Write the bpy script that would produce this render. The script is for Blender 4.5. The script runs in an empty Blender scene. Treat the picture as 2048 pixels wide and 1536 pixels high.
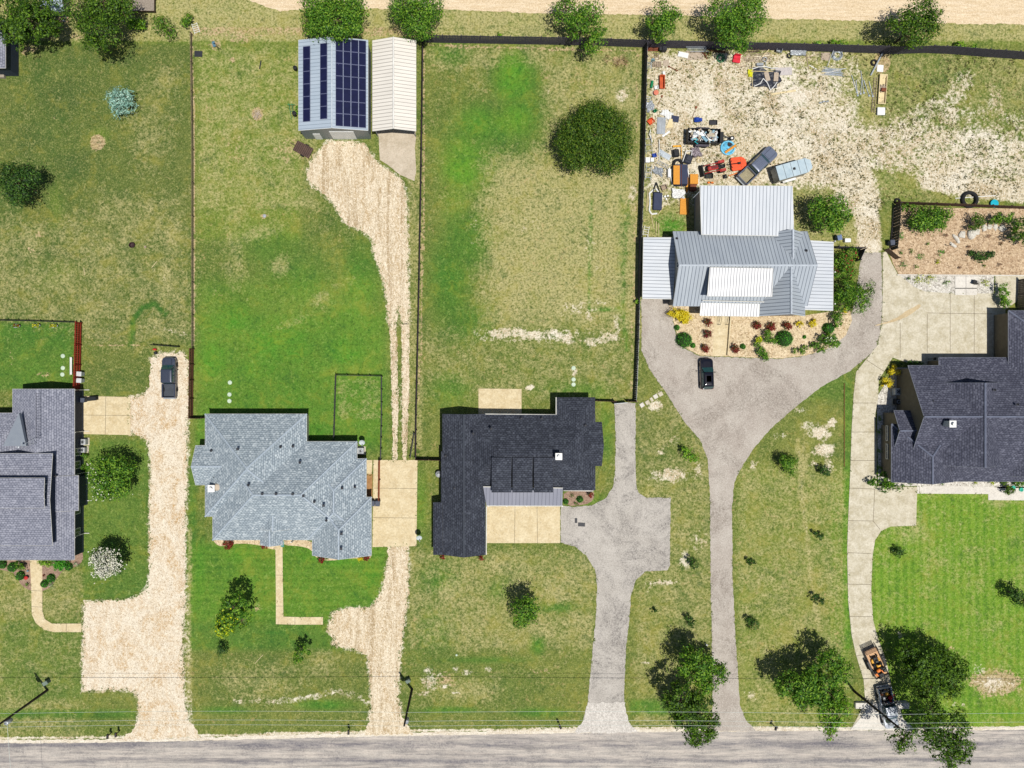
import bpy, math, random
import numpy as np
from mathutils import Vector, Matrix
from mathutils.geometry import tessellate_polygon
random.seed(7)
RNG = np.random.default_rng(11)
SC = bpy.context.scene
COL = SC.collection
# ---------------------------------------------------------------- camera, sky, sun
S = 0.072            # metres per photo pixel on the ground
NX, NY = 955.0, 768.0  # point straight below the drone, in photo pixels
FP = 1380.0
H = S * FP           # flying height
cam = bpy.data.cameras.new('camera')
cam.sensor_width = 36.0
cam.lens = FP / 2048 * 36.0
cam.shift_x = (1024 - NX) / 2048
cam.clip_end = 2000
cam.clip_start = 1
co = bpy.data.objects.new('camera', cam)
co.location = (0, 0, H)
COL.objects.link(co)
SC.camera = co
SUNV = Vector((0.172, -0.228, 1.0)).normalized()   # towards the sun
w = bpy.data.worlds.new('World')
SC.world = w
w.use_nodes = True
nt = w.node_tree
bg = nt.nodes['Background']
sky = nt.nodes.new('ShaderNodeTexSky')
sky.sky_type = 'NISHITA'
sky.sun_disc = False
sky.sun_elevation = math.asin(SUNV.z)
sky.sun_rotation = math.atan2(SUNV.x, SUNV.y)
nt.links.new(sky.outputs[0], bg.inputs[0])
bg.inputs[1].default_value = 0.065
sun = bpy.data.lights.new('sun', 'SUN')
sun.energy = 4.6
sun.angle = math.radians(0.5)
sun.color = (1.0, 0.96, 0.88)
so = bpy.data.objects.new('sun', sun)
so.rotation_euler = SUNV.to_track_quat('Z', 'Y').to_euler()
so.location = (20, -30, 80)
COL.objects.link(so)
SC.view_settings.view_transform = 'Standard'
SC.view_settings.look = 'None'
SC.view_settings.exposure = 0.32
SC.view_settings.gamma = 1.0

def G(px, py, h=0.0):
    k = S * (H - h) / H
    return Vector(((px - NX) * k, (NY - py) * k, h))

# ---------------------------------------------------------------- colour and material helpers
def lin(c):
    c = c / 255.0
    return c / 12.92 if c <= 0.04045 else ((c + 0.055) / 1.055) ** 2.4
def pc(r, g, b, k=1.45):
    return tuple(min(0.86, lin(v) / k) for v in (r, g, b)) + (1.0,)

class NB:
    def __init__(s, name):
        s.m = bpy.data.materials.new(name)
        s.m.use_nodes = True
        s.t = s.m.node_tree
        s.b = s.t.nodes['Principled BSDF']
        s.out = s.t.nodes['Material Output']
        s.pos = s.n('ShaderNodeNewGeometry').outputs['Position']
    def n(s, typ, **kw):
        nd = s.t.nodes.new(typ)
        for k, v in kw.items():
            setattr(nd, k, v)
        return nd
    def put(s, sock, v):
        if isinstance(v, bpy.types.NodeSocket):
            s.t.links.new(v, sock)
        else:
            sock.default_value = v
    def math(s, op, a, b=0.0, clamp=False):
        nd = s.n('ShaderNodeMath', operation=op)
        nd.use_clamp = clamp
        s.put(nd.inputs[0], a)
        s.put(nd.inputs[1], b)
        return nd.outputs[0]
    def mapr(s, v, a, b, c=0.0, d=1.0):
        nd = s.n('ShaderNodeMapRange')
        nd.clamp = True
        s.put(nd.inputs[0], v)
        for i, q in enumerate((a, b, c, d)):
            s.put(nd.inputs[i + 1], q)
        return nd.outputs[0]
    def mix(s, f, a, b, mode='MIX'):
        nd = s.n('ShaderNodeMix', data_type='RGBA', blend_type=mode)
        s.put(nd.inputs[0], f)
        s.put(nd.inputs[6], a)
        s.put(nd.inputs[7], b)
        return nd.outputs[2]
    def vec(s, sx=1, sy=1, sz=1, v=None, rot=0.0):
        nd = s.n('ShaderNodeMapping')
        s.put(nd.inputs[0], v if v is not None else s.pos)
        nd.inputs['Scale'].default_value = (sx, sy, sz)
        nd.inputs['Rotation'].default_value = (0, 0, rot)
        return nd.outputs[0]
    def noise(s, scale, detail=3, rough=0.55, v=None, dist=0.0):
        nd = s.n('ShaderNodeTexNoise')
        s.put(nd.inputs['Vector'], v if v is not None else s.pos)
        nd.inputs['Scale'].default_value = scale
        nd.inputs['Detail'].default_value = detail
        nd.inputs['Roughness'].default_value = rough
        nd.inputs['Distortion'].default_value = dist
        return nd.outputs[0]
    def vor(s, scale, v=None, out='Distance', feature='F1'):
        nd = s.n('ShaderNodeTexVoronoi', feature=feature)
        s.put(nd.inputs['Vector'], v if v is not None else s.pos)
        nd.inputs['Scale'].default_value = scale
        return nd.outputs[out]
    def attr(s, name):
        nd = s.n('ShaderNodeAttribute')
        nd.attribute_name = name
        sp = s.n('ShaderNodeSeparateColor')
        s.t.links.new(nd.outputs['Color'], sp.inputs[0])
        return sp.outputs
    def bump(s, h, strength=0.4, dist=0.05):
        nd = s.n('ShaderNodeBump')
        s.put(nd.inputs['Height'], h)
        nd.inputs['Strength'].default_value = strength
        nd.inputs['Distance'].default_value = dist
        s.t.links.new(nd.outputs[0], s.b.inputs['Normal'])
    def fin(s, col, rough=0.85, metal=0.0, spec=0.3):
        s.put(s.b.inputs['Base Color'], col)
        s.put(s.b.inputs['Roughness'], rough)
        s.b.inputs['Metallic'].default_value = metal
        s.b.inputs['Specular IOR Level'].default_value = spec
        return s.m

_mc = {}
def plain(name, c, c2=None, rough=0.7, metal=0.0, scale=1.5, bump=0.0, bscale=30, spec=0.3, fine=0.12):
    """surface with blotchy weathering and a fine grain"""
    if name in _mc:
        return _mc[name]
    n = NB(name)
    if c2 is None:
        c2 = tuple(v * 0.72 for v in c[:3]) + (1,)
    f = n.mapr(n.noise(scale, 5, 0.6), 0.3, 0.7)
    col = n.mix(f, c, c2)
    g = n.mapr(n.noise(bscale, 3), 0.25, 0.75, 1 - fine, 1 + fine)
    gc = n.n('ShaderNodeCombineColor')
    for i in range(3):
        n.t.links.new(g, gc.inputs[i])
    col = n.mix(1.0, col, gc.outputs[0], 'MULTIPLY')
    if bump:
        n.bump(n.noise(bscale, 4), bump, 0.03)
    _mc[name] = n.fin(col, rough, metal, spec)
    return _mc[name]

# ---------------------------------------------------------------- mesh helpers
def tag(o, label=None, cat=None, group=None, kind=None):
    if label: o['label'] = label
    if cat: o['category'] = cat
    if group: o['group'] = group
    if kind: o['kind'] = kind
    return o

def empty(name, loc, rz=0.0, label=None, cat=None, group=None):
    o = bpy.data.objects.new(name, None)
    o.empty_display_size = 0.3
    o.location = loc
    o.rotation_euler = (0, 0, rz)
    COL.objects.link(o)
    return tag(o, label, cat, group)

class MB:
    def __init__(s):
        s.v = []; s.f = []; s.mi = []; s.uv = None
        s.M = Matrix.Identity(4)
    def at(s, x=0, y=0, z=0, rz=0, rx=0, ry=0):
        s.M = Matrix.Translation((x, y, z)) @ Matrix.Rotation(rz, 4, 'Z') @ Matrix.Rotation(ry, 4, 'Y') @ Matrix.Rotation(rx, 4, 'X')
        return s
    def add(s, vs, fs, mi=0):
        o = len(s.v)
        s.v += [tuple(s.M @ Vector(p)) for p in vs]
        s.f += [tuple(o + i for i in f) for f in fs]
        s.mi += [mi] * len(fs)
        return s
    def box(s, cx, cy, cz, sx, sy, sz, mi=0, bev=0.0):
        x, y, z = sx / 2, sy / 2, sz / 2
        if bev <= 0:
            vs = [(cx + i * x, cy + j * y, cz + k * z) for k in (-1, 1) for j in (-1, 1) for i in (-1, 1)]
            fs = [(0, 2, 3, 1), (4, 5, 7, 6), (0, 1, 5, 4), (2, 6, 7, 3), (0, 4, 6, 2), (1, 3, 7, 5)]
            return s.add(vs, fs, mi)
        b = min(bev, x * .9, y * .9, z * .9)
        pl = [(-x + b, -y), (x - b, -y), (x, -y + b), (x, y - b), (x - b, y), (-x + b, y), (-x, y - b), (-x, -y + b)]
        ins = [(p[0] * (1 - b / x), p[1] * (1 - b / y)) for p in pl]
        return s.rings([[(cx + p[0], cy + p[1], cz - z) for p in ins], [(cx + p[0], cy + p[1], cz - z + b) for p in pl],
                        [(cx + p[0], cy + p[1], cz + z - b) for p in pl], [(cx + p[0], cy + p[1], cz + z) for p in ins]], mi)
    def rings(s, rs, mi=0, cap=True, close=True):
        n = len(rs[0]); vs = [p for r in rs for p in r]; fs = []
        for k in range(len(rs) - 1):
            for i in range(n if close else n - 1):
                j = (i + 1) % n
                fs.append((k * n + i, k * n + j, (k + 1) * n + j, (k + 1) * n + i))
        if cap:
            fs.append(tuple(range(n - 1, -1, -1)))
            fs.append(tuple((len(rs) - 1) * n + i for i in range(n)))
        return s.add(vs, fs, mi)
    def prism(s, pts, z0, z1, mi=0):
        n = len(pts)
        ar = sum(pts[i][0] * pts[(i + 1) % n][1] - pts[(i + 1) % n][0] * pts[i][1] for i in range(n))
        if ar < 0: pts = pts[::-1]
        vs = [(p[0], p[1], z0) for p in pts] + [(p[0], p[1], z1) for p in pts]
        fs = [(i, (i + 1) % n, n + (i + 1) % n, n + i) for i in range(n)]
        tri = tessellate_polygon([[Vector((p[0], p[1], 0)) for p in pts]])
        for t in tri:
            a, b, c = t
            if (pts[b][0] - pts[a][0]) * (pts[c][1] - pts[a][1]) - (pts[c][0] - pts[a][0]) * (pts[b][1] - pts[a][1]) < 0:
                a, c = c, a
            fs.append((n + a, n + b, n + c))
            fs.append((c, b, a))
        return s.add(vs, fs, mi)
    def tube(s, p0, p1, r0, r1=None, n=6, mi=0):
        if r1 is None: r1 = r0
        p0 = Vector(p0); p1 = Vector(p1); d = (p1 - p0)
        if d.length < 1e-5: return s
        d.normalize()
        u = d.orthogonal().normalized(); v = d.cross(u)
        r = []
        for p, q in ((p0, r0), (p1, r1)):
            r.append([tuple(p + (u * math.cos(a) + v * math.sin(a)) * q) for a in [2 * math.pi * i / n for i in range(n)]])
        return s.rings(r, mi)
    def path(s, pts, r, n=6, mi=0):
        for a, b in zip(pts[:-1], pts[1:]): s.tube(a, b, r, r, n, mi)
        return s
    def lathe(s, prof, n=16, cx=0, cy=0, cz=0, mi=0):
        return s.rings([[(cx + r * math.cos(2 * math.pi * i / n), cy + r * math.sin(2 * math.pi * i / n), cz + z) for i in range(n)] for r, z in prof], mi)
    def torus(s, R, r, cx=0, cy=0, cz=0, n=24, m=8, mi=0):
        rs = []
        for i in range(n + 1):
            a = 2 * math.pi * i / n
            rs.append([(cx + (R + r * math.cos(b)) * math.cos(a), cy + (R + r * math.cos(b)) * math.sin(a), cz + r * math.sin(b)) for b in [2 * math.pi * j / m for j in range(m)]])
        return s.rings(rs, mi, cap=False)
    def build(s, name, mats, parent=None, smooth=False, loc=None):
        me = bpy.data.meshes.new(name)
        me.from_pydata(s.v, [], s.f)
        if not isinstance(mats, (list, tuple)): mats = [mats]
        for m in mats: me.materials.append(m)
        if len(mats) > 1: me.polygons.foreach_set('material_index', s.mi)
        if smooth: me.polygons.foreach_set('use_smooth', [True] * len(s.f))
        me.update()
        if s.uv:
            ul = me.uv_layers.new(name='UVMap')
            fl = [c for p in s.uv for c in p]
            ul.data.foreach_set('uv', [q for c in fl for q in c])
        o = bpy.data.objects.new(name, me)
        if loc is not None: o.location = loc
        if parent is not None: o.parent = parent
        COL.objects.link(o)
        return o

def thing(name, mb, mats, label, cat, loc=(0, 0, 0), rz=0.0, group=None, smooth=False):
    o = mb.build(name, mats, None, smooth)
    o.location = loc
    o.rotation_euler = (0, 0, rz)
    return tag(o, label, cat, group)

# ---------------------------------------------------------------- flat sheets of ground
def smooth_poly(pts, it=2, closed=True):
    for _ in range(it):
        q = []
        n = len(pts)
        for i in range(n if closed else n - 1):
            a, b = pts[i], pts[(i + 1) % n]
            q.append((a[0] * .75 + b[0] * .25, a[1] * .75 + b[1] * .25))
            q.append((a[0] * .25 + b[0] * .75, a[1] * .25 + b[1] * .75))
        if not closed: q = [pts[0]] + q + [pts[-1]]
        pts = q
    return pts
def rough_poly(pts, step, amp, seed=0):
    r = random.Random(seed); out = []
    n = len(pts); ph = [r.uniform(0, 6.28) for _ in range(6)]; d = 0
    for i in range(n):
        a, b = pts[i], pts[(i + 1) % n]
        L = math.hypot(b[0] - a[0], b[1] - a[1]); k = max(1, int(L / step))
        if L < 1e-6: continue
        nx, ny = -(b[1] - a[1]) / L, (b[0] - a[0]) / L
        for j in range(k):
            t = j / k
            w_ = amp * (0.35 * math.sin(d * .05 + ph[0]) + .4 * math.sin(d * .19 + ph[1]) + .35 * math.sin(d * .43 + ph[2]) + r.uniform(-.55, .55))
            out.append((a[0] + (b[0] - a[0]) * t + nx * w_, a[1] + (b[1] - a[1]) * t + ny * w_))
            d += L / k
    return out
SHEETS = {}
def sheet(name, polys, z, mat, sm=0, rough=0, step=4, joints=(), jw=0.05, jm=None, z0=0.002, seed=1, kind='structure', label=None, cat=None):
    """one ground surface; polys in photo pixels on the ground"""
    mb = MB()
    SHEETS.setdefault(name, []).extend(polys)
    for k, pts in enumerate(polys):
        if sm: pts = smooth_poly(pts, sm)
        if rough: pts = rough_poly(pts, step, rough, seed + k)
        w_ = [tuple(G(*p))[:2] for p in pts]
        mb.prism(w_, z0, z)
    mats = [mat]
    if joints:
        mats.append(jm)
        for (a, b, c, d) in joints:
            p, q = G(a, b), G(c, d)
            L = (q - p).length
            ang = math.atan2(q.y - p.y, q.x - p.x)
            mb.at((p.x + q.x) / 2, (p.y + q.y) / 2, 0, ang).box(0, 0, z + 0.001, L, jw, 0.006, 1)
        mb.at()
    o = mb.build(name, mats)
    return tag(o, label, cat, None, kind)
# ================================================================ ground with painted ground-cover masks
x_in = np.arange(-72.5, 82.1, 0.36); y_in = np.arange(-58.5, 58.6, 0.36)
xs = np.concatenate([[-900, -450, -220, -120, -85], x_in, [95, 130, 230, 460, 900]])
ys = np.concatenate([[-900, -450, -220, -120, -75], y_in, [75, 120, 220, 450, 900]])
GX, GY = np.meshgrid(xs, ys)
PX = GX / S + NX; PY = NY - GY / S
def zero(): return np.zeros_like(PX)
mk = {k: zero() for k in ('lush', 'dry', 'bare', 'thatch', 'vivid', 'stripe', 'cool', 'weed')}
def ell(m, cx, cy, rx, ry=None, rot=0, val=1.0, hard=0.05):
    if m == 'bare': rx *= 1.2; ry = (ry or rx / 1.2) * 1.2
    if m in ('dry', 'lush', 'vivid', 'cool') : rx *= 1.25; ry = (ry or rx / 1.25) * 1.25
    if m == 'vivid': val *= .7
    ry = ry or rx
    a = math.radians(rot); dx = PX - cx; dy = PY - cy
    u = (dx * math.cos(a) + dy * math.sin(a)) / rx; v = (-dx * math.sin(a) + dy * math.cos(a)) / ry
    d = np.sqrt(u * u + v * v)
    f = np.clip((1 - d) / (1 - hard), 0, 1); f = f * f * (3 - 2 * f)
    mk[m] = np.maximum(mk[m], f * val)
def seg(m, pts, wd, val=1.0):
    best = np.full(PX.shape, 1e9)
    for (ax, ay), (bx, by) in zip(pts[:-1], pts[1:]):
        L2 = (bx - ax) ** 2 + (by - ay) ** 2
        t = np.clip(((PX - ax) * (bx - ax) + (PY - ay) * (by - ay)) / L2, 0, 1)
        best = np.minimum(best, np.hypot(PX - ax - t * (bx - ax), PY - ay - t * (by - ay)))
    f = np.clip(1.4 - best / wd * 1.4, 0, 1); f = f * f * (3 - 2 * f)
    mk[m] = np.maximum(mk[m], f * val)
def rect(m, x0, y0, x1, y1, val=1.0, soft=14):
    d = np.minimum(np.minimum(PX - x0, x1 - PX), np.minimum(PY - y0, y1 - PY))
    f = np.clip(d / soft + .5, 0, 1); f = f * f * (3 - 2 * f)
    mk[m] = np.maximum(mk[m], f * val)
# lawn north-west
rect('cool', -40, 60, 388, 690, .55, 30); rect('dry', -40, 430, 388, 690, .36, 60); rect('dry', 180, 380, 388, 690, .34, 60)
for a in ((130, 190, 120, 90), (50, 280, 90, 70), (150, 330, 110, 60), (230, 110, 130, 50), (80, 420, 90, 60), (120, 510, 90, 50)): ell('cool', *a, 0, .9)
for a in ((300, 250, 70, 160, .35), (250, 450, 120, 60, .4), (60, 480, 40, 40, .55), (350, 470, 40, 60, .5), (120, 470, 60, 30, .45), (330, 170, 60, 60, .35), (120, 580, 130, 60, .4)): ell('dry', a[0], a[1], a[2], a[3], 0, a[4])
ell('thatch', 195, 285, 22, 22, 0, .9, .5); ell('vivid', 200, 270, 26, 20, 0, .6); ell('thatch', 60, 98, 45, 20, -20, .7); ell('thatch', 150, 72, 40, 16, 0, .6); ell('thatch', 60, 500, 20, 16, 0, .6)
ell('thatch', 78, 470, 26, 14, 20, .55); ell('thatch', 110, 235, 12, 12, 0, .55); ell('thatch', 160, 205, 12, 8, 0, .5); ell('thatch', 280, 195, 12, 10, 0, .5); ell('vivid', 112, 410, 20, 50, 0, .5); ell('vivid', 115, 550, 50, 40, 0, .35)
ell('dry', 330, 560, 26, 60, 0, .7); ell('bare', 328, 560, 10, 40, 0, .38); seg('bare', [(310, 655), (345, 662), (375, 670)], 8, .45)
seg('cool', [(262, 690), (266, 640), (285, 615), (310, 608), (330, 628), (338, 655)], 9, 1.0); seg('lush', [(262, 690), (266, 640), (285, 615), (310, 608), (330, 628)], 8, .5)
seg('thatch', [(384, 70), (387, 300), (386, 500), (386, 690)], 5, .8)
seg('thatch', [(165, 688), (240, 690), (310, 693)], 4, .6)
rect('lush', -40, 645, 150, 780, .55, 14); rect('lush', 392, 560, 775, 900, .35, 60); rect('vivid', 392, 560, 775, 900, .25, 60); rect('lush', 0, 1240, 165, 1400, .2, 20); ell('thatch', 90, 750, 30, 14, 0, .6); ell('thatch', 126, 728, 6, 20, 0, .6); ell('thatch', 22, 720, 26, 40, 0, .35); rect('cool', 168, 695, 300, 790, .3)
# strip lawn beside the solar barn
rect('vivid', 392, 90, 600, 480, .38, 25); rect('dry', 392, 100, 640, 420, .3, 30); rect('lush', 392, 620, 775, 900, .55, 40)
for a in ((560, 690, 120, 70, 1), (430, 720, 60, 70, .9), (520, 740, 110, 50, .75), (690, 700, 90, 60, .9), (600, 560, 120, 90, .5), (470, 640, 70, 60, .8), (720, 560, 60, 110, .65), (550, 500, 100, 50, .45), (700, 630, 80, 50, .6), (640, 860, 60, 40, .8), (700, 730, 70, 30, .6)): ell('lush', a[0], a[1], a[2], a[3], 0, a[4])
for a in ((585, 645, 70, 16, .55), (560, 530, 30, 30, .6), (640, 600, 30, 20, .6), (510, 470, 60, 20, .5), (700, 560, 50, 20, .35)): ell('dry', a[0], a[1], a[2], a[3], -20, a[4])
for a in ((430, 90, 22, 20, .6), (515, 228, 16, 22, 1.0), (528, 432, 9, 8, .9), (465, 120, 12, 10, .7), (480, 80, 40, 12, .6), (580, 300, 50, 40, .45), (470, 300, 30, 60, .4), (418, 190, 20, 100, .35), (620, 310, 30, 20, .6)): ell('thatch', a[0], a[1], a[2], a[3], 0, a[4], .4)
ell('bare', 516, 226, 12, 20, 0, .6); ell('vivid', 516, 262, 14, 12, 0, .8); ell('vivid', 490, 190, 70, 80, 0, .45); ell('bare', 580, 570, 12, 16, 0, .35); ell('thatch', 428, 580, 12, 20, 0, .55)
for y in (500, 560, 620): ell('dry', 470, y - 80, 30, 60, 0, .4)
rect('dry', 672, 756, 764, 840, .4, 8); rect('dry', 815, 270, 845, 900, .35, 5); rect('bare', 812, 270, 828, 420, .3, 8)
# middle meadow
rect('dry', 1080, 90, 1300, 660, .42, 80); rect('dry', 960, 300, 1300, 660, .62, 130); rect('thatch', 1000, 360, 1270, 640, .22, 120); rect('dry', 850, 90, 1110, 140, .35, 20); rect('dry', 850, 650, 1275, 800, .25, 30)
for a in ((1030, 160, 60, 70, 1.0), (960, 250, 60, 60, .8), (925, 340, 50, 50, .8), (940, 310, 80, 120, .55), (900, 560, 60, 130, .7), (1040, 215, 60, 110, .7), (1000, 260, 60, 70, .6), (930, 480, 70, 90, .6), (900, 110, 50, 30, .5), (930, 640, 70, 60, .5), (1150, 780, 90, 25, .45), (900, 780, 60, 50, .5), (1245, 500, 12, 200, .4)): ell('lush', a[0], a[1], a[2], a[3], 0, a[4])
for a in ((1025, 150, 40, 60, .6), (922, 330, 60, 70, .8), (950, 250, 60, 40, .35), (1025, 240, 50, 35, .8), (905, 400, 40, 40, .6)): ell('vivid', a[0], a[1], a[2], a[3], 0, a[4])
for a in ((1240, 120, 40, 20), (1090, 150, 30, 30), (1160, 170, 50, 40)): ell('thatch', *a, 0, .5)
for a in ((985, 470, 60, 50, .55), (960, 160, 40, 40, .2), (1110, 560, 130, 90, .5), (1030, 420, 70, 60, .5), (1200, 400, 70, 50, .6), (1150, 480, 110, 50, .5)): ell('dry', a[0], a[1], a[2], a[3], 0, a[4])
seg('bare', [(985, 668), (1030, 664), (1060, 672), (1110, 668), (1140, 680)], 17, .66); seg('bare', [(1180, 685), (1230, 675)], 16, .6); seg('bare', [(960, 672), (1240, 672)], 26, .38)
for a in ((1245, 190, 22, 30, .65), (1265, 390, 14, 60, .55), (1200, 540, 30, 18, .45), (1190, 605, 60, 9, .5), (1150, 620, 70, 30, .45), (1235, 650, 14, 50, .55), (1060, 450, 80, 40, .32), (1190, 490, 60, 50, .34), (1060, 775, 16, 9, .9), (1148, 745, 10, 16, .6), (950, 470, 25, 60, .3), (1100, 190, 60, 60, .28), (1180, 630, 30, 30, .5)): ell('bare', a[0], a[1], a[2], a[3], 0, a[4])
seg('lush', [(1183, 400), (1180, 480), (1178, 620), (1240, 618)], 6, .65); seg('lush', [(1258, 400), (1250, 500), (1245, 620), (1255, 700)], 6, .5)
for x in range(900, 1270, 14): seg('stripe', [(x, 100), (x - 4, 640)], 3.5, .5)
for x in range(400, 780, 16): seg('stripe', [(x, 120), (x, 820)], 4, .4)
seg('thatch', [(849, 90), (847, 400), (843, 640), (838, 800)], 5, .7); seg('thatch', [(1275, 110), (1272, 400), (1265, 640), (1262, 790)], 6, .55); seg('thatch', [(860, 91), (1050, 97), (1270, 102)], 6, .65)
# belt by the dirt road
rect('dry', -40, -20, 2150, 82, .62, 10); rect('vivid', -40, -20, 2150, 90, .3, 10); rect('thatch', 380, 52, 860, 72, .6, 5); rect('thatch', 200, 60, 400, 72, .4, 8)
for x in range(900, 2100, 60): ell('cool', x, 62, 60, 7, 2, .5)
# work yard of bare caliche
rect('dry', 1288, 95, 1760, 500, .5, 15); rect('weed', 1290, 95, 1760, 480, .85, 20); rect('bare', 1292, 100, 1720, 380, .74, 50); rect('bare', 1300, 330, 1400, 420, .5, 20)
for a in ((1430, 200, 120, 60, .85), (1560, 260, 120, 60, .95), (1640, 330, 90, 60, 1.0), (1700, 300, 90, 60, .85), (1500, 300, 80, 50, .8), (1730, 420, 30, 90, .95), (1600, 200, 90, 40, .7), (1700, 390, 60, 60, .9), (1440, 250, 70, 40, .8), (1345, 170, 50, 60, .66), (1820, 255, 100, 60, .62), (1900, 230, 70, 60, .6), (1960, 290, 110, 60, .62), (1900, 345, 130, 45, .85), (1960, 380, 100, 30, .9), (1990, 200, 40, 60, .5), (1930, 180, 30, 60, .5)): ell('bare', a[0], a[1], a[2], a[3], 0, a[4])
for a in ((1625, 130, 60, 26, .8), (1690, 130, 60, 40, .6), (1540, 140, 40, 20, .4), (1620, 165, 60, 20, .5), (1690, 180, 30, 60, .6), (1770, 345, 30, 60, .9), (1800, 370, 40, 50, .7), (1320, 450, 40, 40, .9), (1350, 440, 40, 40, .7)): 
    ell('vivid', a[0], a[1], a[2], a[3], 0, a[4] * .4); 
    f_ = np.clip(1 - np.hypot((PX - a[0]) / a[2], (PY - a[1]) / a[3]), 0, 1); mk['bare'] *= (1 - f_ * a[4] * .7)
rect('weed', 1760, 130, 2100, 400, .6, 30); rect('dry', 1760, 110, 2100, 400, .3, 20); ell('lush', 1340, 452, 45, 28, 0, .8); ell('thatch', 1235, 122, 45, 18, 10, .8)
seg('bare', [(1720, 380), (1735, 440), (1738, 496)], 40, .9); seg('bare', [(1600, 330), (1700, 320), (1725, 400)], 60, .95); seg('bare', [(1700, 290), (1830, 300), (1960, 300), (2060, 330)], 85, .66); seg('bare', [(1860, 360), (1960, 375), (2060, 385)], 34, .95); seg('bare', [(1880, 240), (1980, 250), (2060, 260)], 70, .42); seg('bare', [(1820, 240), (1900, 200), (1930, 160)], 40, .5); ell('thatch', 1765, 125, 24, 30, 0, .9, .5); ell('thatch', 1440, 148, 60, 16, 0, .6)
# front lawns
rect('lush', 375, 1085, 775, 1300, .5, 20); rect('vivid', 375, 1085, 775, 1240, .35, 30); rect('stripe', 375, 1085, 775, 1240, .0, 20); ell('thatch', 1990, 1365, 95, 48, 0, 1.1); ell('thatch', 1900, 1300, 30, 20, 0, .5)
for y in range(1095, 1240, 13): seg('stripe', [(378, y), (770, y + 3)], 3.5, .8)
for a in ((680, 1120, 90, 30, .85), (480, 1110, 60, 40, .8), (400, 1150, 25, 120, .8), (620, 1110, 50, 30, .8), (740, 1150, 40, 50, .9), (450, 1420, 70, 10, .6), (650, 1410, 80, 14, .8), (540, 1265, 60, 12, .7), (385, 1060, 14, 200, .6), (840, 1010, 20, 90, .4), (1215, 870, 18, 90, .5), (1180, 1000, 60, 16, .5), (400, 870, 14, 50, .7)): ell('lush', a[0], a[1], a[2], a[3], 0, a[4])
for a in ((690, 1180, 60, 40, .5), (500, 1150, 60, 30, .4), (1205, 800, 15, 60, .5), (845, 1000, 20, 90, .4)): ell('vivid', a[0], a[1], a[2], a[3], 0, a[4])
ell('thatch', 515, 1215, 16, 22, 0, .6); ell('dry', 640, 1330, 60, 40, 0, .4); ell('dry', 520, 1360, 120, 50, 0, .4); seg('bare', [(470, 1404), (560, 1402), (640, 1392), (668, 1382), (720, 1392)], 13, .46); seg('bare', [(720, 1395), (735, 1410)], 6, .6)
rect('cool', 380, 1300, 735, 1400, .25, 20); rect('cool', 0, 1240, 165, 1400, .3, 20); rect('lush', 0, 1420, 270, 1436, .5, 6); ell('cool', 180, 1430, 100, 9, 0, .6)
rect('lush', 165, 880, 300, 1200, .35, 10); rect('dry', -40, 1140, 170, 1480, .28, 40)
for x in range(175, 300, 11): seg('stripe', [(x, 880), (x, 1190)], 3, .35)
seg('bare', [(378, 820), (378, 900), (375, 1000), (372, 1100), (376, 1230)], 8, .4); seg('bare', [(375, 1200), (378, 1380), (385, 1470)], 9, .45); seg('dry', [(380, 1060), (378, 1200), (378, 1400)], 8, .7)
rect('dry', 815, 1100, 1195, 1300, .35, 30)
for a in ((1010, 1130, 150, 25, .5), (900, 1180, 60, 40, .6), (1110, 1190, 70, 40, .55), (1000, 1280, 120, 30, .35), (930, 1380, 110, 40, .4)): ell('dry', a[0], a[1], a[2], a[3], 0, a[4])
for a in ((870, 1260, 50, 60, .3), (880, 1160, 50, 40, .5), (1075, 1290, 20, 25, .8), (1110, 1215, 60, 14, .5), (900, 1420, 80, 8, .8), (1080, 1425, 80, 12, .7), (960, 1320, 120, 8, .5), (1000, 1180, 40, 30, .35)): ell('lush', a[0], a[1], a[2], a[3], 0, a[4])
for a in ((855, 1340, 16, 12), (880, 1350, 14, 8), (912, 1338, 10, 12), (935, 1345, 20, 12), (890, 1372, 20, 8), (845, 1388, 30, 8), (910, 1385, 24, 6), (978, 1338, 14, 10), (860, 1365, 30, 30)): ell('bare', *a, 0, .62)
ell('thatch', 890, 1360, 70, 35, 0, .6); ell('thatch', 1080, 1340, 60, 30, 0, .4)
rect('dry', 1270, 800, 1425, 1460, .3, 20); rect('cool', 1270, 800, 1425, 960, .35, 15)
for a in ((1310, 812, 24, 16, .9), (1325, 905, 25, 25, .45), (1340, 950, 65, 26, .72), (1395, 1080, 50, 45, .4), (1370, 1120, 22, 30, .62), (1330, 1165, 50, 10, .68), (1300, 1172, 20, 22, .5), (1290, 1325, 25, 5, .6), (1395, 940, 16, 30, .6), (1350, 880, 20, 20, .45), (1318, 785, 12, 14, .5)): ell('bare', a[0], a[1], a[2], a[3], 0, a[4])
rect('lush', 1260, 1400, 1350, 1430, .6, 10); rect('dry', 1475, 930, 1700, 1460, .28, 20); rect('vivid', 1475, 930, 1700, 1460, .25, 30)
for a in ((1640, 865, 34, 24, .9), (1650, 900, 40, 22, .8), (1620, 850, 30, 16, .6), (1655, 935, 26, 26, .6), (1665, 845, 16, 16, .8), (1600, 820, 30, 10, .5), (1505, 930, 20, 20, .55), (1560, 870, 30, 14, .4), (1625, 930, 24, 16, .6), (1500, 1390, 30, 30, .4), (1990, 1370, 60, 30, .6), (1960, 1340, 30, 24, .5), (1910, 1410, 60, 9, .45), (1800, 1270, 8, 20, .5)): ell('bare', a[0], a[1], a[2], a[3], 0, a[4])
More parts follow.
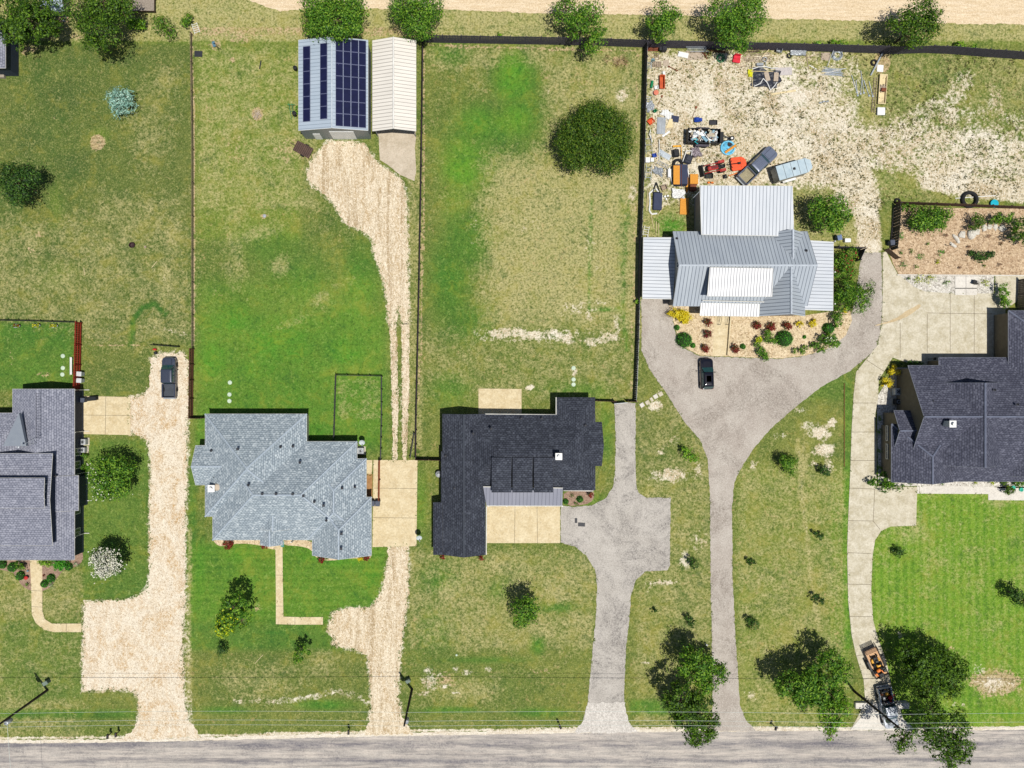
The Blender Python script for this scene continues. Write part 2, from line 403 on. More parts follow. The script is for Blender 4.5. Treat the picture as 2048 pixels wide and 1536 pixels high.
ell('thatch', 1975, 1360, 70, 36, 0, .7); ell('dry', 1605, 940, 14, 110, 5, .6); seg('dry', [(1596, 880), (1602, 980), (1615, 1080), (1625, 1180), (1640, 1260)], 8, .6); seg('bare', [(1598, 900), (1604, 1000), (1618, 1100)], 4, .35)
for k in range(7): seg('stripe', [(1640 + k * 9, 960), (1655 + k * 8, 1440)], 3, .7)
rect('vivid', 1660, 960, 1700, 1380, .6, 10); rect('lush', 1688, 760, 1704, 1300, .5, 6); rect('lush', 1560, 730, 1700, 800, .3, 20)
# striped lawn in the south-east
rect('vivid', 1735, 985, 2150, 1460, 1.0, 8); rect('lush', 1735, 985, 2150, 1460, .26, 8); rect('dry', 1735, 985, 2150, 1460, .2, 8)
for x in range(1745, 2150, 16): seg('stripe', [(x, 1000), (x + 4, 1440)], 6, 1.0)
ell('dry', 1830, 1060, 60, 40, 20, .6); ell('dry', 2000, 1005, 70, 12, 0, .5); ell('dry', 1790, 1040, 40, 30, 0, .5); ell('dry', 1900, 1120, 120, 100, 0, .3)
rect('cool', 1750, 1410, 2150, 1430, .5, 6)
seg('bare', [(-60, 1478), (400, 1472), (850, 1461), (1300, 1457), (2150, 1455)], 6, .8)
GR1 = [(302, 716), (322, 706), (366, 706), (377, 722), (378, 800), (374, 870), (373, 980), (370, 1080), (372, 1160), (366, 1260), (366, 1340), (370, 1400), (378, 1440), (400, 1474), (320, 1478), (240, 1480), (262, 1463), (274, 1446), (278, 1430), (277, 1400), (270, 1385), (235, 1379), (165, 1382), (164, 1340), (168, 1203), (250, 1201), (280, 1190), (296, 1172), (299, 1150), (298, 1060), (301, 960), (299, 900), (292, 878), (276, 869), (258, 868), (258, 794), (280, 793), (296, 780)]
GR2 = [(778, 1092), (817, 1092), (817, 1180), (810, 1240), (800, 1320), (797, 1390), (803, 1430), (826, 1468), (730, 1470), (738, 1440), (741, 1400), (739, 1340), (734, 1312), (712, 1300), (680, 1294), (664, 1290), (668, 1280), (656, 1262), (664, 1225), (690, 1216), (740, 1216), (757, 1195), (768, 1160), (776, 1120)]
GR3 = [(778, 648), (771, 590), (760, 540), (745, 500), (742, 478), (726, 462), (700, 452), (685, 440), (672, 415), (660, 400), (640, 385), (622, 370), (614, 350), (622, 322), (640, 300), (655, 282), (700, 284), (728, 286), (738, 300), (748, 318), (780, 342), (806, 362), (814, 400), (816, 480), (818, 600), (819, 648), (802, 648), (797, 612), (792, 648)]
GR4 = [(784, 922), (786, 880), (784, 820), (782, 720), (778, 648), (792, 648), (795, 700), (796, 760), (797, 830), (794, 922)]
GR5 = [(806, 922), (804, 860), (804, 760), (803, 690), (802, 648), (819, 648), (819, 700), (818, 800), (815, 870), (813, 922)]
for g_ in (GR1, GR2, GR3): seg('bare', [(x, y) for x, y in g_ if y < 1455] , 9, .52)
for g_ in (GR4, GR5): seg('bare', g_, 4, .4)
verts = np.stack([GX.ravel(), GY.ravel(), np.zeros(GX.size)], 1)
ny_, nx_ = GX.shape
idx = np.arange(GX.size).reshape(ny_, nx_)
quads = np.stack([idx[:-1, :-1].ravel(), idx[:-1, 1:].ravel(), idx[1:, 1:].ravel(), idx[1:, :-1].ravel()], 1)
gm = bpy.data.meshes.new('ground')
gm.vertices.add(len(verts)); gm.vertices.foreach_set('co', verts.ravel())
gm.loops.add(quads.size); gm.loops.foreach_set('vertex_index', quads.ravel())
gm.polygons.add(len(quads)); gm.polygons.foreach_set('loop_start', np.arange(0, quads.size, 4)); gm.polygons.foreach_set('loop_total', np.full(len(quads), 4))
gm.update(calc_edges=True)
inner = (np.abs(GX) < 90) & (np.abs(GY) < 62)
for nm, ks in (('m1', ('lush', 'dry', 'bare')), ('m2', ('thatch', 'vivid', 'stripe')), ('m3', ('cool', 'weed', None))):
    ca = gm.color_attributes.new(nm, 'FLOAT_COLOR', 'POINT')
    arr = np.ones((GX.size, 4), dtype=np.float32)
    for i, k in enumerate(ks):
        arr[:, i] = (mk[k] * inner).ravel() if k else 0
    ca.data.foreach_set('color', arr.ravel())
def ground_mat():
    n = NB('mown_grass')
    lush, dry, bare = n.attr('m1')[:3]; thatch, vivid, stripe = n.attr('m2')[:3]; cool, weed = n.attr('m3')[:2]
    C = lambda v, w_=.17: n.mapr(v, .5 - w_, .5 + w_)
    A = lambda *t: t[0] if len(t) == 1 else n.math('ADD', t[0], A(*t[1:]))
    K = lambda v, k: n.math('MULTIPLY', v, k)
    big = C(n.noise(0.06, 5, .62), .14); mid = C(n.noise(0.3, 6, .7), .16); m2_ = C(n.noise(0.9, 6, .74, None, .6), .17)
    gr = C(n.noise(2.1, 4, .75, n.vec(1, 1, 1, rot=.7), .4), .16); vf = C(n.noise(3.6, 3, .7), .16); blade = C(n.noise(4.6, 2, .8, n.vec(1, 1, 1, rot=1.9)), .16)
    col = n.mix(big, pc(102, 122, 54), pc(130, 136, 68))
    col = n.mix(K(mid, .7), col, pc(78, 102, 38))
    col = n.mix(n.math('MULTIPLY', cool, n.mapr(m2_, 0, 1, .5, .95)), col, pc(56, 84, 42))
    col = n.mix(n.math('MULTIPLY', vivid, n.mapr(m2_, 0, 1, .5, .95)), col, pc(136, 164, 50))
    lf = n.math('MULTIPLY', n.mapr(lush, 0, .8), n.mapr(A(K(mid, .6), K(m2_, .4)), .15, .85, 1.0, .45))
    col = n.mix(lf, col, n.mix(vivid, n.mix(big, pc(44, 108, 40), pc(76, 134, 42)), pc(100, 168, 40)))
    sp = n.math('MULTIPLY', n.mapr(stripe, 0, 1, 0, .85), n.mapr(m2_, 0, 1, .35, 1))
    col = n.mix(sp, col, n.mix(vivid, pc(64, 108, 32), pc(66, 124, 22)))
    mm = A(K(mid, .26), K(m2_, .34), K(gr, .3), K(vf, .1))
    f = n.mapr(A(mm, K(dry, .74), K(lush, -.3), K(cool, -.12)), .58, .98, 0, .85)
    col = n.mix(f, col, n.mix(vf, pc(154, 150, 88), pc(202, 190, 142)))
    f = n.mapr(A(K(gr, .45), K(m2_, .4), K(thatch, .95), K(vf, .1)), .92, 1.12, 0, .92)
    col = n.mix(f, col, n.mix(vf, pc(160, 130, 96), pc(214, 190, 154)))
    rt = n.mapr(A(K(C(n.noise(.5, 6, .75, n.vec(1, 1, 1, rot=2.2), .8), .14), .55), K(gr, .45), K(lush, -.35), K(cool, -.1)), .74, .98, 0, .7)
    col = n.mix(rt, col, pc(184, 152, 108))
    col = n.mix(n.mapr(blade, .5, 1, 0, .42), col, n.mix(n.mapr(lush, 0, .5), pc(184, 178, 118), pc(120, 164, 66)))
    col = n.mix(n.mapr(vf, .5, .0, 0, .42), col, n.mix(lush, pc(52, 66, 26), pc(16, 56, 16)))
    col = n.mix(n.mapr(gr, .45, .0, 0, .34), col, pc(38, 66, 22))
    # patchwork of yellower, cooler, paler and darker turf
    hu = C(n.noise(.17, 6, .7, n.vec(1, 1, 1, rot=1.3), .7), .13); h2 = C(n.noise(.55, 6, .76, n.vec(1, 1, 1, rot=.3), .9), .13); h3 = C(n.noise(1.3, 5, .8, n.vec(1, 1, 1, rot=2.7), .5), .14)
    col = n.mix(n.mapr(A(K(hu, .5), K(h2, .5)), .55, .95, 0, .5), col, n.mix(lush, pc(152, 146, 66), pc(134, 156, 50)))
    col = n.mix(n.mapr(A(K(hu, -.5), K(h2, -.3), K(h3, -.3)), -.42, -.1, 0, .55), col, n.mix(lush, pc(58, 92, 44), pc(34, 96, 44)))
    col = n.mix(n.mapr(A(K(h3, .6), K(vf, .4)), .62, .95, 0, .5), col, n.mix(lush, pc(184, 180, 116), pc(128, 172, 74)))
    col = n.mix(n.mapr(A(K(h3, .55), K(gr, .45)), .36, .08, 0, .4), col, n.mix(lush, pc(60, 72, 28), pc(24, 74, 26)))
    e = A(K(m2_, .42), K(gr, .34), K(vf, .14))
    f = n.mapr(A(e, bare), .86, 1.14, 0, .96)
    soil = n.mix(n.mapr(mid, .1, .8), pc(230, 220, 198), pc(206, 190, 158))
    soil = n.mix(n.mapr(n.noise(.16, 7, .74, None, .5), .5, .6, 0, .8), soil, pc(184, 160, 122))
    dust = n.mapr(n.noise(.11, 6, .7, n.vec(1, 1, 1, rot=.9)), .5, .6)
    soil = n.mix(K(dust, .75), soil, pc(238, 230, 214))
    soil = n.mix(n.mapr(vf, .5, .0, 0, .75), soil, pc(150, 130, 98))
    soil = n.mix(n.mapr(blade, .5, .95, 0, .85), soil, pc(250, 244, 230))
    soil = n.mix(n.math('MULTIPLY', n.mapr(gr, .46, .05, 0, .9), n.math('MULTIPLY', n.mapr(weed, .1, .5), n.mapr(dust, 0, 1, 1, .3))), soil, pc(112, 100, 60))
    col = n.mix(f, col, soil)
    d = n.vor(1.9); dn = A(d, K(n.noise(4, 3), .35))
    wf = n.math('MULTIPLY', n.mapr(dn, .44, .33), n.mapr(A(n.noise(.35, 3), K(weed, .25)), .48, .62))
    wf = n.math('MULTIPLY', n.math('MULTIPLY', wf, n.mapr(weed, 0, .4)), n.mapr(dust, 0, 1, 1, .25))
    col = n.mix(wf, col, pc(100, 92, 50))
    n.bump(n.math('ADD', n.math('MULTIPLY', gr, .5), vf), .5, .1)
    return n.fin(col, .95, 0, .1)
gm.materials.append(ground_mat())
go = bpy.data.objects.new('ground', gm); COL.objects.link(go); tag(go, kind='structure')

# ================================================================ paving materials
def gravel_mat(name, a, b, c, sc=1.0, along=(1, 1), stone=9.0, dk=.6):
    n = NB(name)
    w1 = n.mapr(n.noise(.45 * sc, 7, .7, n.vec(along[0], along[1], 1), 1.2), .42, .6)
    w2 = n.mapr(n.noise(1.6 * sc, 6, .72, n.vec(along[0], along[1], 1), 1.0), .4, .62)
    col = n.mix(n.math('MULTIPLY', w1, n.mapr(w2, 0, 1, .45, 1)), a, b)
    col = n.mix(n.mapr(n.noise(3.2 * sc, 5, .75, n.vec(along[0], along[1], 1), .8), .46, .64, 0, .9), col, c)
    rut = n.mapr(n.noise(.8 * sc, 6, .7, n.vec(along[0] * 1.2, along[1] * .22, 1), .5), .5, .62, 0, .75)
    rut = n.math('MULTIPLY', rut, .0 if along[1] > .35 else 1.0)
    col = n.mix(rut, col, tuple(v * .78 for v in b[:3]) + (1,))
    st = n.vor(stone, None, 'Color'); g = n.n('ShaderNodeSeparateColor'); n.t.links.new(st, g.inputs[0])
    col = n.mix(n.mapr(g.outputs[0], .5, 1, 0, dk * .55), col, tuple(v * .5 for v in b[:3]) + (1,))
    col = n.mix(n.mapr(g.outputs[1], .6, .95, 0, .5), col, tuple(min(.86, v * 1.2) for v in c[:3]) + (1,))
    n.bump(n.vor(stone), .4, .05)
    return n.fin(col, .95, 0, .1)
def concrete_mat(name, a, b, c, sc=.5):
    n = NB(name)
    col = n.mix(n.mapr(n.noise(sc, 6, .65, None, .4), .36, .64), a, b)
    col = n.mix(n.mapr(n.noise(2.4, 6, .75), .5, .75, 0, .7), col, c)
    col = n.mix(n.mapr(n.noise(4, 4, .8), .46, .7, 0, .5), col, tuple(v * .55 for v in b[:3]) + (1,))
    col = n.mix(n.mapr(n.noise(.22, 5, .7), .6, .72, 0, .35), col, tuple(v * .6 for v in b[:3]) + (1,))
    n.bump(n.noise(18, 4), .15, .02)
    return n.fin(col, .85, 0, .25)
def asphalt_mat(name, a, b, dark, streak=0.0, band=False):
    n = NB(name)
    col = n.mix(n.mapr(n.noise(.3, 6, .65), .36, .64), a, b)
    pat = n.mapr(n.noise(.17, 6, .8, n.vec(1, 1, 1, rot=.4), .6), .48, .6)
    grain = n.mapr(n.noise(3.2, 5, .85), .42, .6)
    col = n.mix(n.math('MULTIPLY', pat, n.mapr(grain, 0, 1, .1, .85)), col, dark)
    col = n.mix(n.mapr(n.noise(5, 4, .85), .5, .66, 0, .55), col, dark)
    col = n.mix(n.mapr(n.noise(5.5, 4, .85, n.vec(1, 1, 1, rot=1)), .5, .66, 0, .5), col, pc(226, 218, 210))
    if streak:
        col = n.mix(n.mapr(n.noise(1.0, 6, .7, n.vec(.09, 1.3, 1)), .46, .64, 0, streak), col, dark)
        col = n.mix(n.mapr(n.noise(2.2, 6, .75, n.vec(.1, 1.2, 1)), .46, .64, 0, .6), col, pc(214, 202, 190))
    if band:
        sp = n.n('ShaderNodeSeparateXYZ'); n.put(sp.inputs[0], n.pos)
        y = n.math('ADD', sp.outputs[1], n.math('MULTIPLY', n.math('SUBTRACT', n.noise(.1, 5, .7), .5), 1.8))
        for y0, wd, am in ((-51.9, .8, .85), (-54.2, .5, .8)):
            q = n.math('ABSOLUTE', n.math('SUBTRACT', y, y0))
            k = n.math('MULTIPLY', n.mapr(q, wd, wd * .2), n.mapr(n.noise(.45, 6, .8, n.vec(.12, 1, 1)), .38, .56))
            col = n.mix(n.math('MULTIPLY', n.math('MULTIPLY', k, am), n.mapr(grain, 0, 1, .6, 1)), col, pc(84, 84, 98))
    n.bump(n.noise(20, 3, .8), .4, .02)
    return n.fin(col, .92, 0, .2)
m_dirt = gravel_mat('dirt_road_caliche', pc(218, 196, 162), pc(204, 180, 144), pc(232, 214, 186), .8, (.12, 1.2))
m_grav1 = gravel_mat('caliche_gravel', pc(220, 208, 188), pc(190, 156, 108), pc(232, 222, 202), .8, (1, .7), 9, 1.0)
m_grav2 = gravel_mat('tan_gravel', pc(212, 196, 168), pc(186, 160, 120), pc(236, 224, 202), 1.2, (1, .34), 8, 1.0)
m_conc = concrete_mat('warm_concrete', pc(224, 208, 172), pc(204, 184, 144), pc(240, 228, 198), .7)
m_conc2 = concrete_mat('pale_concrete', pc(214, 206, 186), pc(186, 176, 150), pc(232, 226, 208), .8)
m_conc3 = concrete_mat('new_concrete', pc(226, 220, 210), pc(212, 206, 196), pc(236, 232, 224))
m_asph = asphalt_mat('worn_driveway_asphalt', pc(190, 184, 176), pc(172, 166, 158), pc(94, 90, 88))
m_asph2 = asphalt_mat('brown_driveway_asphalt', pc(186, 178, 168), pc(168, 158, 148), pc(124, 114, 104))
m_road = asphalt_mat('street_asphalt', pc(188, 180, 170), pc(166, 160, 154), pc(118, 114, 114), .7, True)
m_joint = plain('dark_joint', pc(120, 108, 88), rough=.95)  # dark strips marking the joints between concrete slabs
m_chip = gravel_mat('garden_stone_chips', pc(206, 186, 150), pc(176, 148, 110), pc(230, 212, 182), 2.0, (1, 1), 5.5, 1.1)
m_chip2 = gravel_mat('pink_stone_chips', pc(188, 162, 130), pc(156, 124, 94), pc(218, 196, 166), 2.2, (1, 1), 5.5, 1.2)
m_peb = gravel_mat('white_pebbles', pc(200, 194, 182), pc(160, 152, 140), pc(236, 232, 224), 2.4, (1, 1), 5.5, 1.3)
m_mulch = gravel_mat('bed_mulch', pc(150, 124, 108), pc(126, 102, 88), pc(176, 150, 130), 1.2)
m_cnt = plain('contact', pc(60, 50, 40))

# ================================================================ roads, drives, paths
sheet('dirt_road', [[(380, -60), (2400, -60), (2400, 12), (2048, 10), (1900, 2), (1400, -6)]], .012, m_dirt)
sheet('dirt_road', [[(430, -30), (520, 10), (560, 22), (610, 18), (760, 18), (900, 19), (1050, 26), (1300, 30), (1540, 37), (1750, 42), (1890, 47), (2400, 54), (2400, 12), (2048, 10), (1750, -14), (1200, -50), (430, -50)]], .016, m_dirt, 0, 1.6, 5)
road_top = [(-700, 1493), (-60, 1487), (150, 1486), (380, 1482), (600, 1476), (850, 1471), (1300, 1464), (1700, 1461), (2048, 1460), (2800, 1460)]
sheet('road_shoulder', [[(x, y - 7) for x, y in road_top] + [(2800, 1590), (-700, 1590)]], .010, gravel_mat('chip_shoulder', pc(218, 208, 190), pc(194, 178, 152), pc(234, 226, 212), 1.2, (.2, 1)), 0, 1.6, 5)
sheet('road', [[(x, y) for x, y in road_top] + [(2800, 1580), (-700, 1580)]], .018, m_road, 0, 1.0, 6)
# left caliche drive
sheet('gravel_driveway', [GR1], .014, m_grav1, 0, 2.6, 2.2)
# drive between the two middle lots: lower part, twin wheel tracks, upper fan
sheet('gravel_driveway', [GR2, GR3], .015, m_grav2, 0, 2.6, 2.2, seed=5)
sheet('wheel_tracks', [GR4, GR5], .015, m_grav2, 0, 1.3, 2.2, seed=8)
sheet('concrete_driveway', [[(747, 920), (835, 920), (833, 1092), (745, 1094)], [(733, 920), (745, 920), (744, 948), (733, 948)]], .05, m_conc, joints=[(748, 976, 834, 977), (746, 1035, 834, 1036)], jm=m_joint)
sheet('carport_slab', [[(748, 90), (830, 92), (832, 280), (830, 296), (832, 340), (829, 362), (800, 350), (776, 330), (760, 320), (757, 270), (748, 262)]], .035, concrete_mat('old_concrete', pc(206, 192, 172), pc(186, 172, 150), pc(222, 212, 194)), 0, .6, 6)
sheet('patio', [[(164, 792), (261, 794), (261, 870), (164, 868)]], .06, m_conc, joints=[(212, 793, 211, 869), (165, 830, 261, 831)], jm=m_joint)
sheet('patio', [[(957, 777), (1043, 778), (1043, 832), (957, 832)]], .06, m_conc)
sheet('patio', [[(973, 1010), (1120, 1012), (1120, 1086), (973, 1086)]], .06, m_conc, joints=[(1030, 1012, 1029, 1086), (1074, 1012, 1075, 1086)], jm=m_joint)
sheet('front_path', [smooth_poly([(551, 1085), (565, 1085), (566, 1180), (567, 1233), (600, 1234), (646, 1234), (646, 1249), (580, 1249), (552, 1248), (552, 1200)], 0)], .05, m_conc, joints=[(552, 1212, 566, 1212), (590, 1234, 590, 1249), (552, 1150, 566, 1150)], jm=m_joint)
sheet('front_path', [[(60, 1115), (84, 1115), (85, 1160), (85, 1222), (90, 1238), (104, 1247), (163, 1247), (163, 1264), (108, 1264), (88, 1259), (72, 1246), (64, 1228), (63, 1180)]], .05, m_conc, joints=[(63, 1181, 85, 1182), (63, 1213, 85, 1214), (133, 1247, 133, 1264)], jm=m_joint)
# asphalt drive of the dark-roofed house
sheet('asphalt_driveway', [[(1229, 804), (1271, 806), (1271, 900), (1272, 970), (1277, 986), (1292, 995), (1341, 995), (1340, 1130), (1335, 1140), (1290, 1143), (1272, 1160), (1262, 1190), (1258, 1240), (1252, 1300), (1248, 1380), (1250, 1420), (1256, 1445), (1275, 1462), (1150, 1464), (1165, 1445), (1175, 1405), (1182, 1340), (1187, 1280), (1193, 1220), (1194, 1170), (1190, 1140), (1172, 1110), (1150, 1093), (1121, 1085), (1121, 1012), (1150, 1014), (1185, 1010), (1212, 996), (1226, 974), (1230, 950), (1231, 880)]], .02, m_asph, 0, .8, 4)
# looping drive of the metal-roofed house with its stem to the street
sheet('asphalt_driveway', [[(1283, 598), (1344, 598), (1346, 640), (1352, 670), (1368, 697), (1398, 712), (1500, 716), (1560, 718), (1610, 712), (1660, 695), (1690, 668), (1700, 640), (1712, 590), (1718, 540), (1724, 505), (1763, 505), (1764, 560), (1764, 620), (1762, 660), (1750, 700), (1720, 725), (1700, 742), (1640, 775), (1590, 815), (1540, 858), (1505, 900), (1480, 940), (1468, 965), (1464, 1020), (1465, 1150), (1470, 1260), (1476, 1350), (1480, 1410), (1490, 1438), (1512, 1462), (1425, 1462), (1424, 1300), (1421, 1150), (1420, 1000), (1416, 920), (1400, 880), (1370, 845), (1335, 790), (1300, 740), (1283, 700)]], .022, m_asph2, 0, .8, 4, seed=9)
sheet('asphalt_driveway_apron', [[(1176, 1405), (1249, 1405), (1251, 1425), (1260, 1448), (1278, 1465), (1146, 1466), (1168, 1440)]], .026, gravel_mat('chalky_apron', pc(198, 192, 184), pc(178, 172, 164), pc(224, 218, 210), 1.0), 0, 1.8, 4)
# concrete drive and court on the east side
j5 = [(1706, 806, 1752, 806), (1703, 864, 1752, 864), (1700, 921, 1752, 921), (1698, 976, 1749, 978), (1696, 1041, 1746, 1042), (1749, 978, 1746, 1042), (1746, 1042, 1760, 1059), (1695, 1105, 1742, 1107), (1694, 1168, 1741, 1169), (1697, 1233, 1744, 1233), (1900, 586, 1900, 705), (1948, 588, 1948, 706), (1855, 626, 1990, 628), (1854, 628, 1854, 706), (1800, 645, 1800, 716), (1764, 644, 1800, 640), (1728, 717, 1768, 743), (1711, 1312, 1775, 1300), (1726, 1358, 1785, 1352), (1728, 1400, 1790, 1398)]
sheet('concrete_driveway', [[(1765, 505), (1772, 503), (1784, 528), (1795, 548), (1810, 560), (1828, 574), (1850, 583), (1900, 587), (1990, 587), (1990, 551), (2200, 553), (2200, 580), (2050, 590), (2010, 620), (2020, 740), (1870, 745), (1785, 715), (1757, 760), (1756, 800), (1753, 812), (1750, 830), (1753, 880), (1753, 972), (1834, 974), (1832, 1051), (1780, 1053), (1762, 1062), (1750, 1080), (1745, 1110), (1742, 1180), (1746, 1240), (1755, 1275), (1772, 1320), (1782, 1370), (1789, 1410), (1802, 1440), (1830, 1460), (1702, 1458), (1722, 1420), (1730, 1400), (1727, 1360), (1712, 1310), (1703, 1270), (1696, 1200), (1694, 1100), (1696, 1040), (1700, 950), (1703, 860), (1707, 790), (1712, 744), (1735, 715), (1755, 690), (1763, 650), (1765, 600)]], .045, m_conc2, 0, joints=j5, jm=m_joint, jw=.06)
sheet('concrete_apron', [[(1712, 1402), (1738, 1402), (1739, 1407), (1790, 1405), (1790, 1401), (1812, 1401), (1812, 1414), (1800, 1420), (1806, 1438), (1832, 1460), (1700, 1459), (1727, 1428), (1735, 1415), (1712, 1415)]], .075, m_conc3)
sheet('front_path', [[(1834, 972), (2000, 973), (2200, 975), (2200, 1002), (1976, 1000), (1976, 988), (1834, 987)]], .06, m_conc3, joints=[(1838, 972, 1838, 987)], jm=m_joint)
sheet('garden_path', [[(1430, 630), (1458, 630), (1452, 712), (1424, 712)]], .05, m_conc)
sheet('wheel_ruts', [[(1745, 652), (1790, 638), (1812, 622), (1832, 612), (1838, 608), (1842, 613), (1820, 630), (1795, 642), (1760, 650)]], .052, concrete_mat('wash', pc(206, 186, 150), pc(190, 168, 130), pc(216, 200, 170)), 1, .6, 4)
# stone beds
sheet('gravel_garden_bed', [[(1336, 604), (1400, 606), (1600, 632), (1668, 622), (1700, 620), (1704, 640), (1692, 670), (1662, 694), (1612, 711), (1560, 717), (1500, 715), (1400, 711), (1370, 696), (1354, 670), (1346, 640)]], .04, m_chip, 0, .6, 4)
sheet('gravel_garden_bed', [[(1787, 415), (2300, 420), (2300, 552), (1797, 549), (1786, 528), (1778, 506)]], .04, m_chip2)
sheet('pebble_bed', [[(1799, 551), (1988, 552), (1987, 588), (1852, 586), (1828, 575), (1810, 561)]], .035, m_peb)
sheet('pebble_bed', [[(1754, 812), (1756, 790), (1772, 764), (1790, 735), (1830, 735), (1810, 820), (1800, 960), (1756, 968)], [(1785, 962), (2000, 955), (2200, 960), (2200, 976), (1995, 976), (1990, 973), (1834, 972), (1790, 972)]], .06, m_peb)
sheet('flower_bed', [[(-40, 1105), (150, 1105), (158, 1096), (166, 1104), (166, 1122), (152, 1134), (130, 1138), (118, 1150), (104, 1172), (90, 1180), (85, 1182), (62, 1182), (44, 1172), (34, 1156), (24, 1142), (-40, 1136)]], .03, m_mulch, 1)
sheet('flower_bed', [[(424, 1078), (540, 1076), (560, 1084), (560, 1100), (540, 1098), (520, 1090), (480, 1086), (450, 1092), (436, 1092)], [(562, 1080), (628, 1080), (650, 1112), (744, 1108), (740, 1118), (700, 1116), (660, 1122), (634, 1118), (622, 1098), (600, 1092), (566, 1090)]], .03, m_chip, 1)
sheet('flower_bed', [[(1126, 980), (1188, 980), (1188, 1000), (1170, 1010), (1130, 1012)]], .03, m_mulch, 1)
sheet('bare_dirt_strip', [[(733, 948), (745, 948), (745, 1000), (733, 1000)]], .02, plain('brown_soil', pc(176, 136, 92), pc(150, 110, 70), .95))
# ================================================================ roofs and houses
def shingle_mat(name, c1, c2, mort, light, amt=.5):
    n = NB(name)
    uv = n.n('ShaderNodeUVMap').outputs[0]
    br = n.n('ShaderNodeTexBrick'); n.put(br.inputs['Vector'], uv)
    br.inputs['Scale'].default_value = 1.0; br.inputs['Brick Width'].default_value = .4; br.inputs['Row Height'].default_value = .3
    br.inputs['Mortar Size'].default_value = .035; br.inputs['Mortar Smooth'].default_value = .4; br.inputs['Bias'].default_value = -.1
    n.put(br.inputs['Color1'], c1); n.put(br.inputs['Color2'], c2); n.put(br.inputs['Mortar'], mort)
    wn = n.n('ShaderNodeTexWhiteNoise', noise_dimensions='3D'); sn = n.n('ShaderNodeVectorMath', operation='SNAP'); n.put(sn.inputs[0], uv); sn.inputs[1].default_value = (.28, .15, 1); n.put(wn.inputs[0], sn.outputs[0])
    col = n.mix(n.mapr(wn.outputs[0], .7, 1, 0, amt), br.outputs[0], light)
    col = n.mix(n.mapr(wn.outputs[0], .3, .0, 0, amt * .6), col, mort)
    col = n.mix(n.mapr(n.noise(.4, 5, .7), .45, .7, 0, .12), col, light)
    col = n.mix(n.mapr(n.noise(.25, 4, .6), .5, .7, 0, .12), col, mort)
    n.bump(br.outputs[1], .5, -.03)
    return n.fin(col, .9, 0, .2)
def seam_mat(name, c, c2, line, pitch=.48, wd=.10, rough=.4, metal=.0, spec=.5):
    n = NB(name)
    uv = n.n('ShaderNodeUVMap').outputs[0]
    sp = n.n('ShaderNodeSeparateXYZ'); n.put(sp.inputs[0], uv)
    fr = n.math('FRACT', n.math('DIVIDE', sp.outputs[0], pitch))
    ln = n.mapr(n.math('ABSOLUTE', n.math('SUBTRACT', fr, .5)), .5 - wd, .5 - wd * .4)
    col = n.mix(n.mapr(n.noise(.6, 5, .65, n.vec(1, .3, 1, uv)), .35, .7), c, c2)
    cell = n.n('ShaderNodeTexWhiteNoise', noise_dimensions='1D'); n.put(cell.inputs['W'], n.math('FLOOR', n.math('DIVIDE', sp.outputs[0], pitch)))
    col = n.mix(n.mapr(cell.outputs[0], 0, 1, 0, .35), col, c2)
    col = n.mix(ln, col, line)
    n.bump(ln, .5, .04)
    return n.fin(col, rough, metal, spec)
m_sh_blue = shingle_mat('blue_grey_shingles', pc(162, 174, 182), pc(146, 158, 168), pc(102, 114, 124), pc(208, 216, 220), .7)
m_sh_grey = shingle_mat('grey_shingles', pc(148, 150, 164), pc(128, 131, 146), pc(84, 88, 102), pc(180, 182, 194), .5)
m_sh_dark = shingle_mat('charcoal_shingles', pc(64, 68, 80), pc(52, 56, 66), pc(28, 30, 38), pc(108, 114, 126), .4)
m_sh_slate = shingle_mat('slate_shingles', pc(84, 86, 102), pc(70, 72, 88), pc(44, 46, 58), pc(136, 138, 154), .42)
m_met = seam_mat('grey_standing_seam', pc(178, 186, 194), pc(162, 170, 180), pc(90, 98, 110))
m_metl = seam_mat('light_standing_seam', pc(208, 212, 218), pc(192, 198, 206), pc(118, 124, 134))
m_metw = seam_mat('white_ribbed_metal', pc(214, 214, 216), pc(200, 202, 206), pc(110, 112, 122), .4, .16)
m_metb = seam_mat('barn_roof_metal', pc(178, 190, 202), pc(162, 176, 190), pc(130, 144, 158), .5, .1)
m_metc = seam_mat('carport_roof_metal', pc(236, 230, 220), pc(222, 216, 206), pc(160, 154, 146), .5, .11)
m_metg = seam_mat('porch_metal', pc(142, 144, 156), pc(128, 130, 144), pc(92, 94, 104), .52, .06)
m_wtrim = plain('white_trim', pc(232, 230, 222), rough=.6, fine=.05)
m_dtrim = plain('dark_trim', pc(46, 48, 56), rough=.6)
m_wall_cream = plain('cream_siding', pc(206, 198, 172), rough=.8)
m_wall_grey = plain('grey_stone_wall', pc(176, 170, 160), rough=.85, scale=3)
m_wall_navy = plain('navy_siding', pc(52, 62, 82), rough=.7)
m_wall_olive = plain('olive_board_siding', pc(124, 116, 98), pc(108, 100, 84), rough=.8)
m_glass = plain('window_glass', pc(46, 62, 74), rough=.12, spec=.8, fine=0)
m_black = plain('black_plastic', pc(30, 32, 36), rough=.5)
m_rub = plain('tyre_rubber', pc(34, 34, 36), rough=.85)
m_steel = plain('galvanised_steel', pc(178, 184, 190), rough=.45, metal=.3)
m_white = plain('white_paint', pc(242, 242, 240), pc(226, 226, 224), .5, fine=.05)

